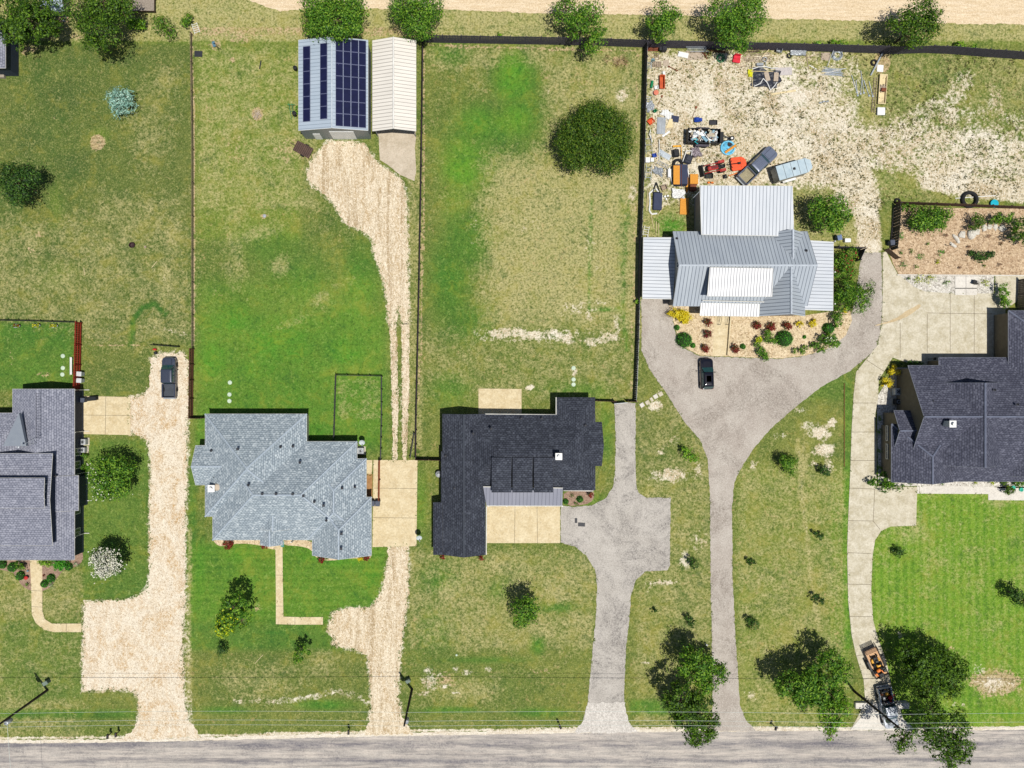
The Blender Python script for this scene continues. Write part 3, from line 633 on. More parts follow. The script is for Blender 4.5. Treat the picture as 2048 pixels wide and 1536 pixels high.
def face_uv(ps):
    n_ = Vector((0, 0, 0))
    for i in range(len(ps)):
        a, b = ps[i], ps[(i + 1) % len(ps)]
        n_ += Vector(((a[1] - b[1]) * (a[2] + b[2]), (a[2] - b[2]) * (a[0] + b[0]), (a[0] - b[0]) * (a[1] + b[1])))
    n_.normalize()
    if abs(n_.z) < .2:
        hz = Vector((-n_.y, n_.x, 0)).normalized(); up = Vector((0, 0, 1))
    elif n_.xy.length < .01:
        hz = Vector((1, 0, 0)); up = Vector((0, 1, 0))
    else:
        d = Vector((n_.x, n_.y, 0)).normalized(); hz = Vector((-d.y, d.x, 0)); up = hz.cross(n_)
    return [(Vector(p).dot(hz), Vector(p).dot(up)) for p in ps]
def build_uv(mb, name, mats, parent):
    mb.uv = [face_uv([mb.v[i] for i in f]) for f in mb.f]
    return mb.build(name, mats, parent)

class House:
    def __init__(s, name, label, px, py, cat='house'):
        s.o = G(px, py, 0)
        s.root = empty(name, s.o, 0, label, cat)
        s.roof = MB(); s.wall = MB(); s.trim = MB(); s.cap = MB(); s.k = 0
        for m in (s.roof, s.wall, s.trim, s.cap): m.at(-s.o.x, -s.o.y, 0)
    def L(s, p):
        return (p[0] - s.o.x, p[1] - s.o.y, p[2])
    def solid(s, faces, drop=.14, edge=True, er=.035):
        key = lambda p: (round(p[0], 3), round(p[1], 3), round(p[2], 3))
        cnt = {}
        for f in faces:
            for i in range(len(f)):
                e = frozenset((key(f[i]), key(f[(i + 1) % len(f)])))
                cnt[e] = cnt.get(e, 0) + 1
        for f in faces:
            n = len(f)
            s.roof.add([tuple(p) for p in f], [tuple(range(n))])
            s.roof.add([(p[0], p[1], p[2] - drop) for p in f], [tuple(range(n - 1, -1, -1))], 1)
            for i in range(n):
                a, b = f[i], f[(i + 1) % n]
                if cnt[frozenset((key(a), key(b)))] == 1:
                    s.roof.add([tuple(a), tuple(b), (b[0], b[1], b[2] - drop), (a[0], a[1], a[2] - drop)], [(3, 2, 1, 0)], 1)
                    if edge: s.trim.tube((a[0], a[1], a[2] - .035), (b[0], b[1], b[2] - .035), er, er, 5)
    def wing(s, x0, y0, x1, y1, h, p, axis, lo='gable', hi='gable', o=.4, cap=True, wall=True, edge=True):
        s.k += 1; h = h + s.k * .005
        a = G(x0, y1, h); b = G(x1, y0, h)
        if axis == 'x': U0, U1, V0, V1 = a.x, b.x, a.y, b.y; W = lambda u, v, z: (u, v, z)
        else: U0, U1, V0, V1 = a.y, b.y, a.x, b.x; W = lambda u, v, z: (v, u, z)
        hf = (V1 - V0) / 2; vm = (V0 + V1) / 2; hr = h + p * hf
        ua = U0 + (hf if lo == 'hip' else 0); ub = U1 - (hf if hi == 'hip' else 0)
        if ua > ub: ua = ub = (ua + ub) / 2
        A, B, C, D = W(U0, V0, h), W(U1, V0, h), W(U1, V1, h), W(U0, V1, h)
        R0, R1 = W(ua, vm, hr), W(ub, vm, hr)
        fs = [[A, B, R1, R0] if ua < ub else [A, B, R0], [C, D, R0, R1] if ua < ub else [C, D, R0]]
        if lo == 'hip': fs.append([D, A, R0])
        if hi == 'hip': fs.append([B, C, R1])
        if axis == 'y': fs = [f[::-1] for f in fs]
        s.solid(fs, edge=edge)
        if cap:
            seg_ = [(R0, R1)] + ([(D, R0), (A, R0)] if lo == 'hip' else []) + ([(B, R1), (C, R1)] if hi == 'hip' else [])
            for q, r in seg_:
                s.cap.tube((q[0], q[1], q[2] - .03), (r[0], r[1], r[2] - .03), .13, .13, 6)
        if wall:
            u0, u1 = U0 + o * .8, U1 - o * .8; v0, v1 = V0 + o, V1 - o
            zt = h + p * o - .2; zp = hr - .2
            um = (u0 + u1) / 2
            if lo == 'hip': um = max(um, ua)
            if hi == 'hip': um = min(um, ub)
            def blk(ua_, ub_, gable):
                cs = [(v0, 0), (v1, 0), (v1, zt)] + ([(vm, zp)] if gable else []) + [(v0, zt)]
                r0 = [W(ua_, v, z) for v, z in cs]; r1 = [W(ub_, v, z) for v, z in cs]
                if axis == 'x': s.wall.rings([r0, r1])
                else: s.wall.rings([r1, r0])
            blk(u0, um, lo == 'gable'); blk(um, u1, hi == 'gable')
        return hr
    def poly(s, pts, drop=.12, edge=True):
        ps = [tuple(G(*q)) for q in pts]
        s.k += 1
        ar = sum(ps[i][0] * ps[(i + 1) % len(ps)][1] - ps[(i + 1) % len(ps)][0] * ps[i][1] for i in range(len(ps)))
        if ar < 0: ps = ps[::-1]
        s.solid([ps], drop, edge)
    def done(s, mroof, mwall, mtrim, mcap=None, msof=None):
        s.R = build_uv(s.roof, 'roof', [mroof, msof or mtrim], s.root)
        s.Wl = s.wall.build('wall', mwall, s.root) if s.wall.v else None
        s.trim.build('roof_edge', mtrim, s.R)
        if mcap and s.cap.v: s.cap.build('ridge_cap', mcap, s.R)
        return s
    def item(s, name, mb, mats, parent=None, smooth=False):
        return mb.build(name, mats, parent if parent is not None else s.root, smooth)
    def vent(s, px, py, h, kind='box'):
        p = s.L(G(px, py, h))
        if kind == 'box':
            s.item('roof_vent', MB().at(*p).box(0, 0, .04, .34, .34, .16, bev=.04), m_dtrim, s.R)
        else:
            s.item('vent_pipe', MB().at(*p).tube((0, 0, -.3), (0, 0, .22), .07, .07, 8).tube((0, 0, -.03), (0, 0, .0), .2, .12, 8), m_dtrim, s.R)
    def window(s, x, y, z, wd, ht, rz, glass=None):
        """frame facing local +x after rotation rz"""
        fr = s.item('window', MB().at(x - s.o.x, y - s.o.y, z, rz).box(0, 0, ht / 2 - .05, .08, wd, .1).box(0, 0, -ht / 2 + .05, .08, wd, .1)
                    .box(0, wd / 2 - .05, 0, .08, .1, ht - .2).box(0, -wd / 2 + .05, 0, .08, .1, ht - .2).box(0, 0, 0, .06, .05, ht - .2), m_wtrim)
        s.item('pane', MB().at(x - s.o.x, y - s.o.y, z, rz).box(0, 0, 0, .03, wd - .2, ht - .2), glass or m_glass, fr)

def chimney(hs, px, py, z0, z1, w_, d_, mat, cap=True, parent=None):
    p = hs.L(G(px, py, z1))
    c = hs.item('chimney', MB().at(p[0], p[1], 0).box(0, 0, (z0 + z1) / 2, w_, d_, z1 - z0), mat, parent or hs.R)
    hs.item('chimney_cap', MB().at(p[0], p[1], z1).box(0, 0, .05, w_ + .16, d_ + .16, .1).lathe([(.16, .1), (.16, .34), (.24, .36), (.24, .44), (.02, .5)], 14), m_white, hs.R)

# ---- west house with grey shingles
h = House('shingle_house', 'long grey shingled house with navy siding and raised upper storey, at the west edge', 60, 950)
h.wing(25, 778, 149, 1119, 3.0, .42, 'y', 'hip', 'gable', cap=False)
h.wing(-160, 1000, 147, 1120, 3.0, .42, 'x', 'gable', 'hip', cap=False)
h.wing(45, 951, 157, 1021, 3.0, .36, 'y', 'gable', 'gable', cap=False)
h.wing(-160, 826, 60, 950, 3.0, .42, 'x', 'gable', 'hip', cap=False)
h.wing(-160, 907, 105, 1091, 5.0, .1, 'x', 'gable', 'gable', cap=False)
h.wing(-160, 956, 89, 1016, 6.3, .06, 'x', 'gable', 'gable', cap=False)
h.done(m_sh_grey, m_wall_navy, m_wtrim, plain('grey_ridge_cap', pc(176, 178, 190)), m_wall_navy)
mb = MB().at(-h.o.x, -h.o.y, 0)
ps = [tuple(G(*q)) for q in ((38, 826, 5.05), (52, 892, 4.9), (6, 892, 4.9))]
mb.add(ps, [(0, 2, 1)]); mb.add([(p[0], p[1], p[2] - .5) for p in ps], [(0, 1, 2)])
for i in range(3):
    a, b = ps[i], ps[(i + 1) % 3]; mb.add([a, b, (b[0], b[1], b[2] - .5), (a[0], a[1], a[2] - .5)], [(0, 1, 2, 3)])
h.item('roof_cricket', mb, plain('sage_flashing', pc(132, 140, 150), pc(124, 132, 144), .7), h.R)
for py, z in ((906, 1.7), (932, 1.7), (1024, 1.7), (1068, 1.7)):
    q = G(149, py, 3.0); h.window(q.x - .38 + .02, q.y, z, 1.1, 1.4, 0)
q = G(89, 985, 6.3); h.window(q.x - .25, q.y, 5.75, 2.2, .9, 0)
for py in (780, 865, 950, 1008, 1075):
    q = h.L(G(151, py, 2.9)); h.item('downspout', MB().at(q[0], q[1], 0).tube((-.35, 0, .15), (-.35, 0, 2.8), .05).tube((-.35, 0, 2.7), (0, 0, 2.9), .05).tube((-.35, 0, .15), (.35, 0, .06), .06), m_wtrim)
q = h.L(G(66, 1010, 4.0))
p = h.L(G(110, 952, 4.3)); h.vent(110, 952, 4.35, 'pipe')
ant = h.item('roof_antenna', MB().at(*h.L(G(72, 886, 4.9))).tube((0, 0, -.7), (0, 0, 1.6), .035).tube((-1.4, -.4, 1.6), (.9, .7, 1.6), .025).tube((-.9, -.6, 1.55), (-1.0, .3, 1.55), .015).tube((-.3, -.4, 1.58), (-.5, .5, 1.58), .015).tube((.3, -.2, 1.6), (.1, .7, 1.6), .015)
      .tube((.7, 0, 1.6), (.5, 1.0, 1.6), .015).lathe([(.02, 0), (.16, .05), (.02, .1)], 8, -1.4, -.4, 1.55), m_steel, h.R)
lad = MB().at(*h.L(G(75, 832, 4.95)))
for i in range(17): lad.box(0, 3.0 - i * .38, 0, .5, .05, .03)
lad.box(-.25, 0, 0, .04, 6.3, .05).box(.25, 0, 0, .04, 6.3, .05)
tag(lad.build('roof_ladder', plain('ladder_grey', pc(150, 152, 166)), None, loc=h.o), 'long flat ladder lying along the grey shingled ridge of the west house', 'ladder')

# ---- blue-grey hipped house
h = House('hip_roof_house', 'sprawling house under a pale blue-grey hipped shingle roof with a short stone chimney', 560, 960)
Z = lambda x, y: (384 + x / 4, 768 + y / 4)
def wz(h, z0, z1, *a, **k): h.wing(*Z(*z0), *Z(*z1), *a, **k)
wz(h, (165, 460), (1320, 1248), 2.9, .55, 'x', 'hip', 'hip')
wz(h, (105, 240), (918, 1060), 2.9, .55, 'y', 'hip', 'hip')
wz(h, (28, 492), (420, 808), 2.9, .55, 'x', 'gable', 'hip')
wz(h, (925, 597), (1395, 1240), 2.9, .55, 'y', 'hip', 'hip')
wz(h, (962, 905), (1436, 1372), 2.9, .55, 'y', 'gable', 'hip')
wz(h, (550, 960), (775, 1165), 3.9, .5, 'y', 'gable', 'gable')
wz(h, (545, 1010), (728, 1288), 2.9, .62, 'y', 'gable', 'gable')
wz(h, (385, 960), (560, 1200), 3.15, .62, 'y', 'hip', 'gable', wall=False, edge=False)
wz(h, (1260, 1160), (1432, 1300), 3.0, .3, 'x', 'hip', 'gable', wall=False, edge=False, cap=False)
h.done(m_sh_blue, m_wall_cream, m_wtrim, plain('pale_ridge_shingles', pc(186, 196, 206), pc(148, 162, 176), scale=6, bscale=12, fine=.3))
for x, y, z in ((365, 520, 6.1), (562, 878, 6.7), (672, 878, 6.7), (806, 880, 6.7), (890, 895, 6.6), (1052, 972, 6.0), (1196, 1198, 5.6), (1193, 1317, 5.6)): h.vent(*Z(x, y), z)
for x, y, z in ((152, 533, 3.9), (287, 714, 4.2), (178, 745, 3.6), (708, 503, 5.0), (806, 498, 4.4), (862, 628, 5.2), (978, 942, 6.2), (1200, 834, 5.2), (1302, 825, 4.3), (1074, 1092, 5.6), (450, 668, 6.5), (450, 808, 6.5)): h.vent(*Z(x, y), z, 'pipe')
chimney(h, *Z(155, 836), 0, 4.4, .8, .8, m_wall_grey)
h.item('chimney_saddle', MB().at(*h.L(G(*Z(205, 826), 4.2))).box(0, 0, -1.2, .9, .95, 2.6, bev=.15), plain('tan_stone', pc(202, 186, 166)), h.R)
q = h.L(G(592, 1090, 0)); 
for px in (566, 547, 592): h.item('porch_post', MB().at(*h.L(G(px, 1076, 0))).box(0, 0, 1.35, .16, .16, 2.7), m_wtrim)

# ---- dark central house
h = House('dark_roof_house', 'house with a near-black shingle roof, three shed dormers and a grey metal porch roof', 1030, 940)
Z = lambda x, y: (768 + x / 4, 768 + y / 4)
wz(h, (468, 240), (812, 1366), 2.9, .5, 'y', 'gable', 'gable')
a = [Z(395, 948), Z(470, 948), Z(470, 1366), Z(395, 1366)]
h.poly([(*a[0], 2.38), (*a[1], 2.95), (*a[2], 2.95), (*a[3], 2.38)])
q = G(*Z(405, 1360), 2.2), G(*Z(480, 955), 2.2)
h.wall.box((q[0].x + q[1].x) / 2 + .15, (q[0].y + q[1].y) / 2, 1.08, q[1].x - q[0].x, q[1].y - q[0].y - .3, 2.16)
a = [Z(458, 540), Z(475, 540), Z(475, 948), Z(458, 948)]
h.poly([(*a[0], 2.85), (*a[1], 2.98), (*a[2], 2.98), (*a[3], 2.85)])
wz(h, (620, 246), (1690, 848), 2.9, .5, 'x', 'hip', 'hip', cap=False)
wz(h, (1382, 108), (1688, 500), 2.9, .42, 'y', 'hip', 'hip', cap=False)
wz(h, (1480, 305), (1742, 655), 2.95, .5, 'x', 'hip', 'gable', cap=False)
for x0, x1 in ((862, 1017), (1030, 1186), (1200, 1352)):
    a, b = Z(x0, 590), Z(x1, 866)
    h.poly([(a[0], a[1], 5.6), (b[0], a[1], 5.6), (b[0], b[1], 4.2), (a[0], b[1], 4.2)])
    A = G(a[0], a[1], 5.6); B = G(b[0], b[1], 4.2)
    h.wall.rings([[(A.x + .1, A.y, 3), (A.x + .1, B.y + .4, 3), (A.x + .1, B.y + .4, 4.2), (A.x + .1, A.y, 5.4)], [(B.x - .1, A.y, 3), (B.x - .1, B.y + .4, 3), (B.x - .1, B.y + .4, 4.2), (B.x - .1, A.y, 5.4)]][::-1])
wz(h, (1438, 620), (1680, 852), 2.9, .5, 'y', 'hip', 'hip', cap=False, wall=False, edge=False)
h.done(m_sh_dark, m_wall_cream, m_dtrim, plain('charcoal_ridge', pc(66, 72, 84)))
P = MB().at(-h.o.x, -h.o.y, 0)
ps = [tuple(G(*Z(x, y), z)) for x, y, z in ((793, 822, 3.55), (1430, 832, 3.55), (1426, 976, 2.7), (820, 974, 2.7))]
P.add(ps, [(3, 2, 1, 0)]); P.add([(a, b, c - .12) for a, b, c in ps], [(0, 1, 2, 3)])
for i in range(4):
    a, b = ps[i], ps[(i + 1) % 4]; P.add([a, b, (b[0], b[1], b[2] - .12), (a[0], a[1], a[2] - .12)], [(0, 1, 2, 3)])
pr = build_uv(P, 'porch_roof', [m_metg], h.root)
e = MB().at(-h.o.x, -h.o.y, 0)
for a, b in ((3, 2), (0, 1)): e.tube((ps[a][0], ps[a][1], ps[a][2] - .02), (ps[b][0], ps[b][1], ps[b][2] - .02), .07)
e.build('porch_gutter', m_wtrim, pr)
for x in (835, 975, 1130, 1280, 1410): h.item('porch_post', MB().at(*h.L(G(*Z(x, 952), 0))).box(0, 0, 1.3, .18, .18, 2.6), m_wtrim)
for (x0, y0), (x1, y1), z in (((808, 240), (1394, 246), 2.85), ((1377, 106), (1377, 244), 2.85), ((820, 980), (818, 1366), 2.85), ((1436, 852), (1675, 855), 2.85)):
    a, b = h.L(G(*Z(x0, y0), z)), h.L(G(*Z(x1, y1), z)); h.item('gutter', MB().tube(a, b, .07), m_wtrim, h.R)
chimney(h, *Z(1398, 580), 3, 6.7, .75, .75, m_wtrim)
for x, y, z in ((856, 358, 4.8), (1098, 275, 3.4), (1612, 330, 3.9), (1262, 275, 3.5), (712, 398, 5), (565, 832, 3.8), (490, 575, 3.3)): h.vent(*Z(x, y), z, 'pipe')

# ---- metal-roofed house
h = House('metal_roof_house', 'rambling house with pale grey standing-seam metal roofs, two white shed dormers and a side carport', 1480, 520)
h.wing(1346, 463, 1615, 612, 3.2, .55, 'x', 'gable', 'gable')
h.wing(1518, 541, 1610, 632, 3.2, .9, 'y', 'gable', 'gable')
h.wing(1537, 466, 1607, 528, 3.25, .9, 'y', 'gable', 'gable')
for (x0, y0, x1, y1, z) in ((1402, 374, 1583, 470, 4.1),):
    a, b = G(x0, y1, z), G(x1, y0, z); h.wall.box((a.x + b.x) / 2 + .1, (a.y + b.y) / 2, z / 2, b.x - a.x - .5, b.y - a.y - .4, z - .02)
h.done(m_met, m_wall_grey, plain('silver_edge', pc(206, 212, 220), rough=.5), plain('silver_ridge', pc(206, 214, 224), rough=.45))
for nm, q in (('rear_roof', ((1400, 371, 4.4), (1585, 372, 4.4), (1588, 472, 4.15), (1403, 469, 4.15))), ('carport_roof', ((1287, 475, 2.65), (1353, 475, 2.95), (1346, 598, 2.95), (1285, 597, 2.65))), ('side_porch_roof', ((1606, 480, 3.25), (1667, 484, 2.75), (1666, 621, 2.75), (1604, 619, 3.25))), ('dormer_roof', ((1420, 535, 6.5), (1546, 537, 6.5), (1544, 593, 5.9), (1415, 592, 5.9))), ('porch_roof', ((1402, 606, 3.45), (1519, 608, 3.45), (1518, 633, 3.2), (1400, 631, 3.2)))):
    P = MB().at(-h.o.x, -h.o.y, 0); ps = [tuple(G(*t)) for t in q]
    P.add(ps, [(3, 2, 1, 0)]); P.add([(a, b, c - .14) for a, b, c in ps], [(0, 1, 2, 3)])
    for i in range(4):
        a, b = ps[i], ps[(i + 1) % 4]; P.add([a, b, (b[0], b[1], b[2] - .14), (a[0], a[1], a[2] - .14)], [(0, 1, 2, 3)])
    rr_ = build_uv(P, nm, [m_metw if nm[0] in 'dp' else m_metl], h.root)
    e_ = MB()
    for i in range(4): a, b = ps[i], ps[(i + 1) % 4]; e_.tube((a[0] - h.o.x, a[1] - h.o.y, a[2] - .04), (b[0] - h.o.x, b[1] - h.o.y, b[2] - .04), .05)
    e_.build('roof_edge', m_wtrim, rr_)
a, b = G(1420, 592, 5.7), G(1544, 536, 5.7)
h.item('dormer_wall', MB().at(-h.o.x, -h.o.y, 0).box((a.x + b.x) / 2, (a.y + b.y) / 2 + .1, 4.65, b.x - a.x - .3, b.y - a.y - .3, 2.1), m_wall_grey)
a, b = h.L(G(1405, 601, 4.0)), h.L(G(1528, 604, 4.0)); h.item('snow_guard', MB().tube(a, b, .07), m_wtrim, h.R)
for px in (1402, 1432, 1458, 1490, 1514): h.item('porch_post', MB().at(*h.L(G(px, 627, 0))).box(0, 0, 1.5, .16, .16, 3.0), m_wtrim)
for px, py in ((1290, 480), (1290, 537), (1288, 592), (1340, 594)): h.item('carport_post', MB().at(*h.L(G(px - 3, py, 0))).box(0, 0, 1.3, .15, .15, 2.6), m_wtrim)
for px, py in ((1655, 490), (1655, 550), (1655, 612)): h.item('porch_post', MB().at(*h.L(G(px - 4, py, 0))).box(0, 0, 1.35, .15, .15, 2.7), m_wtrim)
h.vent(1613, 501, 5.0, 'pipe'); h.vent(1354, 477, 3.9, 'pipe')
a, b = h.L(G(1399, 383, 4.2)), h.L(G(1386, 396, 4.2)); h.item('roof_antenna', MB().tube(a, b, .04).tube((b[0], b[1], 3.4), (b[0], b[1], 4.4), .03), m_steel, h.R)
a, b = G(1352, 528, 0), G(1352, 538, 0); h.window(G(1346, 533, 3.2).x + .28, G(1346, 533, 3).y, 4.6, .9, .9, 0)

# ---- east house with slate shingles
h = House('slate_roof_house', 'large house with cross-gabled slate-coloured shingle roof and olive siding, on the east edge', 1930, 840)
h.wing(1816, 731, 2250, 931, 3.2, .5, 'x', 'gable', 'gable')
h.wing(1878, 715, 2250, 963, 3.0, .34, 'x', 'hip', 'gable', cap=False)
h.wing(1788, 821, 1905, 899, 3.2, .5, 'x', 'gable', 'gable')
h.wing(1783, 848, 1907, 964, 3.2, .5, 'y', 'gable', 'hip')
h.wing(1886, 766, 2000, 931, 4.3, .66, 'y', 'gable', 'gable')
h.wing(2017, 621, 2240, 800, 3.3, .45, 'y', 'gable', 'hip')
h.wing(2014, 850, 2126, 952, 3.2, .55, 'y', 'gable', 'gable')
h.done(m_sh_slate, m_wall_olive, plain('slate_edge', pc(150, 154, 166)), plain('slate_ridge', pc(116, 122, 142)))
chimney(h, 1905, 848, 3, 7.5, .75, .75, m_wtrim)
h.vent(1866, 802, 5.6, 'pipe'); h.vent(2036, 809, 6.4, 'pipe'); h.vent(1990, 780, 6.0, 'pipe'); h.vent(1844, 800, 4.6, 'pipe')
q = h.L(G(2001, 925, 1.2)); h.item('entry_door', MB().at(q[0] - .4, q[1] + .8, 0).box(0, 0, 1.1, .9, .08, 2.2, bev=.03), plain('tan_door', pc(168, 138, 112)))
for py, z in ((868, 1.6), (905, 1.6)):
    q = G(1783, py, 3.2); h.window(q.x + .31, q.y, z, 2.2, .5, 0)
q = G(1816, 800, 3.2); 

# ---- north-west corner house
h = House('navy_house', 'corner of a navy-walled house with grey shingle roof at the north-west edge', 0, 100)
h.wing(-180, 45, 11, 136, 3.1, .4, 'x', 'gable', 'hip', o=.25)
h.done(m_sh_grey, m_wall_navy, m_wtrim, None, m_wall_navy)
q = h.L(G(8, 152, 0)); h.item('step', MB().at(*q).box(-1, .2, .25, 2.6, 1.2, .5, bev=.04), plain('weathered_boards', pc(176, 164, 148), rough=.9))
q = h.L(G(26, 143, 0)); h.item('porch_rail', MB().at(*q).tube((-2, .8, 1.2), (.2, -.2, 1.0), .05).tube((.2, -.2, 0), (.2, -.2, 1.0), .05).tube((-.9, .3, 0), (-.9, .3, 1.1), .04), m_wtrim)
h = House('tin_roof_shed', 'small tin-roofed shed half hidden between two trees in the north-west corner', 100, -10, 'shed')
h.poly([(66, -46, 2.9), (116, -46, 2.9), (128, 23, 2.5), (84, 23, 2.5)])
a, b = G(88, 18, 2.2), G(120, -40, 2.2); h.wall.box((a.x + b.x) / 2, (a.y + b.y) / 2, 1.15, b.x - a.x, b.y - a.y, 2.3)
h.done(m_metb, m_wall_grey, plain('slate_edge', pc(150, 154, 166)))
sheet('paver_patio', [[(96, 24), (140, 24), (136, 44), (100, 42)]], .04, plain('tan_pavers', pc(206, 176, 142), pc(182, 150, 118), scale=3))

# ---- solar barn
h = House('solar_barn', 'silver metal barn with rows of black solar panels on its roof', 668, 180, 'barn')
h.wing(597, 80, 736, 261, 3.6, .2, 'y', 'gable', 'gable', o=.12)
h.done(m_metb, seam_mat('barn_wall_metal', pc(172, 178, 182), pc(156, 162, 168), pc(120, 128, 134), .3, .12), m_wtrim, plain('barn_ridge', pc(204, 214, 224)))
a = G(597, 261, 3.6); b = G(736, 80, 3.6); hf = (b.x - a.x) / 2; xm = (a.x + b.x) / 2
def panel(px0, py0, px1, py1, side):
    z = 3.6 + .2 * hf * .5
    p0, p1 = G(px0, py1, z), G(px1, py0, z)
    sl = math.atan(.2) * (1 if side < 0 else -1)
    xc = (p0.x + p1.x) / 2; yc = (p0.y + p1.y) / 2
    zc = 3.6 + .2 * (hf - abs(xc - xm)) + .1
    w_, d_ = p1.x - p0.x - .04, p1.y - p0.y - .05
    q = h.L((xc, yc, zc))
    o = MB().at(*q, 0, 0, -sl).box(0, 0, 0, w_, d_, .05).build('solar_panel', plain('solar_cells', pc(28, 30, 66), pc(22, 24, 54), .2, spec=.6, fine=.05), h.R)
    e = MB().at(*q, 0, 0, -sl)
    for s_ in (-1, 1): e.box(s_ * (w_ / 2), 0, .005, .04, d_ + .02, .06).box(0, s_ * (d_ / 2), .005, w_, .04, .06)
    e.build('panel_frame', plain('panel_frame', pc(110, 116, 148), rough=.4), o)
for i in range(6):
    for x0, x1, y0 in ((605, 620.5, 91.5), (641, 656, 89)): panel(x0, y0 + i * 25.2, x1, y0 + i * 25.2 + 25, -1)
for i in range(7):
    for j in range(4): panel(672.5 + j * 14.8, 79.5 + i * 25, 672.5 + j * 14.8 + 14.6, 79.5 + i * 25 + 24.8, 1)
q = h.L(G(672, 262, 3.6)); yw = h.L(G(600, 261, 3.6))[1] + .1
h.item('roller_door', MB().at(q[0] + .6, yw - .03, 1.5).box(0, 0, 0, 3.4, .06, 3.0), m_white); h.item('side_door', MB().at(q[0] - 3.1, yw - .03, 1.05).box(0, 0, 0, 1.0, .06, 2.1), m_white)
# ---- open carport beside it
h = House('metal_carport', 'long cream ribbed-metal carport standing open beside the solar barn', 790, 170, 'carport')
h.wing(745, 81, 832, 262, 3.1, .32, 'y', 'gable', 'gable', wall=False)
h.done(m_metc, m_wall_grey, m_wtrim, plain('carport_ridge', pc(236, 234, 228)))
for y in (86, 130, 175, 220, 258):
    for x in (750, 828):
        q = h.L(G(x, y, 3.0)); h.item('carport_post', MB().at(q[0], q[1], 0).tube((0, 0, 0), (0, 0, 2.9), .05).tube((0, 0, 2.1), ((.7 if x < 790 else -.7), 0, 3.0), .04), m_steel)
# ================================================================ trees and plants
def leaf_mat(name, c1, c2, c3, tr=.35, k=1.0):
    m = bpy.data.materials.new(name); m.use_nodes = True; t = m.node_tree
    for n_ in list(t.nodes): t.nodes.remove(n_)
    N = t.nodes.new; out = N('ShaderNodeOutputMaterial'); geo = N('ShaderNodeNewGeometry')
    rp = N('ShaderNodeValToRGB'); e = rp.color_ramp.elements
    e[0].position = 0; e[0].color = c1; e[1].position = 1; e[1].color = c3; q = e.new(.5); q.color = c2
    t.links.new(geo.outputs['Random Per Island'], rp.inputs[0])
    d = N('ShaderNodeBsdfPrincipled'); d.inputs['Roughness'].default_value = .55; d.inputs['Specular IOR Level'].default_value = .25
    tl = N('ShaderNodeBsdfTranslucent'); mx = N('ShaderNodeMixShader'); mx.inputs[0].default_value = tr
    t.links.new(rp.outputs[0], d.inputs['Base Color']); t.links.new(rp.outputs[0], tl.inputs[0])
    t.links.new(d.outputs[0], mx.inputs[1]); t.links.new(tl.outputs[0], mx.inputs[2]); t.links.new(mx.outputs[0], out.inputs[0])
    return m
lf_oak = leaf_mat('oak_leaves', pc(43, 73, 23), pc(73, 111, 29), pc(126, 165, 42))
lf_mid = leaf_mat('mid_green_leaves', pc(48, 91, 25), pc(89, 142, 36), pc(155, 194, 60))
lf_brt = leaf_mat('bright_leaves', pc(67, 118, 25), pc(118, 175, 37), pc(180, 216, 67))
lf_cedar = leaf_mat('cedar_sprays', pc(44, 78, 22), pc(78, 116, 30), pc(132, 156, 48))
lf_yel = leaf_mat('yellowing_leaves', pc(102, 138, 18), pc(186, 204, 24), pc(255, 255, 42))
lf_blue = leaf_mat('blue_spruce_needles', pc(106, 154, 140), pc(157, 205, 188), pc(219, 253, 236), .2)
lf_dark = leaf_mat('dark_leaves', pc(34, 61, 27), pc(58, 97, 37), pc(106, 147, 54))
lf_ball = leaf_mat('clipped_leaves', pc(46, 116, 32), pc(73, 164, 39), pc(130, 212, 63))
lf_yflo = leaf_mat('yellow_leaves', pc(220, 190, 10), pc(246, 226, 20), pc(252, 242, 90))
lf_red = leaf_mat('red_leaves', pc(120, 34, 34), pc(176, 56, 46), pc(92, 70, 40))
lf_maroon = leaf_mat('maroon_leaves', pc(96, 26, 36), pc(150, 48, 58), pc(110, 90, 50))
lf_wht = leaf_mat('white_blossoms', pc(236, 232, 214), pc(250, 248, 236), pc(226, 222, 190), .3)
lf_sage = leaf_mat('sage_leaves', pc(120, 160, 110), pc(160, 196, 146), pc(196, 222, 180))
lf_brown = leaf_mat('dead_brush', pc(120, 84, 70), pc(160, 116, 92), pc(110, 104, 50))
lf_weed = leaf_mat('weed_leaves', pc(84, 88, 38), pc(112, 116, 52), pc(70, 60, 36))
m_bark = plain('bark', pc(126, 108, 88), pc(90, 76, 62), .95, bump=.5)

def leaf_mesh(name, C, Nn, L, W, mat, parent, fold=.15):
    n = len(C)
    Nn = Nn / np.maximum(np.linalg.norm(Nn, axis=1, keepdims=True), 1e-6)
    r = RNG.normal(size=(n, 3)); T = np.cross(Nn, r); T /= np.maximum(np.linalg.norm(T, axis=1, keepdims=True), 1e-6)
    B = np.cross(Nn, T)
    s = .5 + 1.1 * RNG.random(size=(n, 1)) ** 1.4
    V = np.stack([C - T * L / 2 * s, C + B * W / 2 * s + Nn * fold * L * .5, C + T * L / 2 * s, C - B * W / 2 * s + Nn * fold * L * .5], 1).reshape(-1, 3)
    me = bpy.data.meshes.new(name)
    me.vertices.add(4 * n); me.vertices.foreach_set('co', V.astype(np.float32).ravel())
    me.loops.add(4 * n); me.loops.foreach_set('vertex_index', np.arange(4 * n))
    me.polygons.add(n); me.polygons.foreach_set('loop_start', np.arange(0, 4 * n, 4)); me.polygons.foreach_set('loop_total', np.full(n, 4))
    me.update(calc_edges=True); me.materials.append(mat)
    o = bpy.data.objects.new(name, me); o.parent = parent; COL.objects.link(o)
    return o
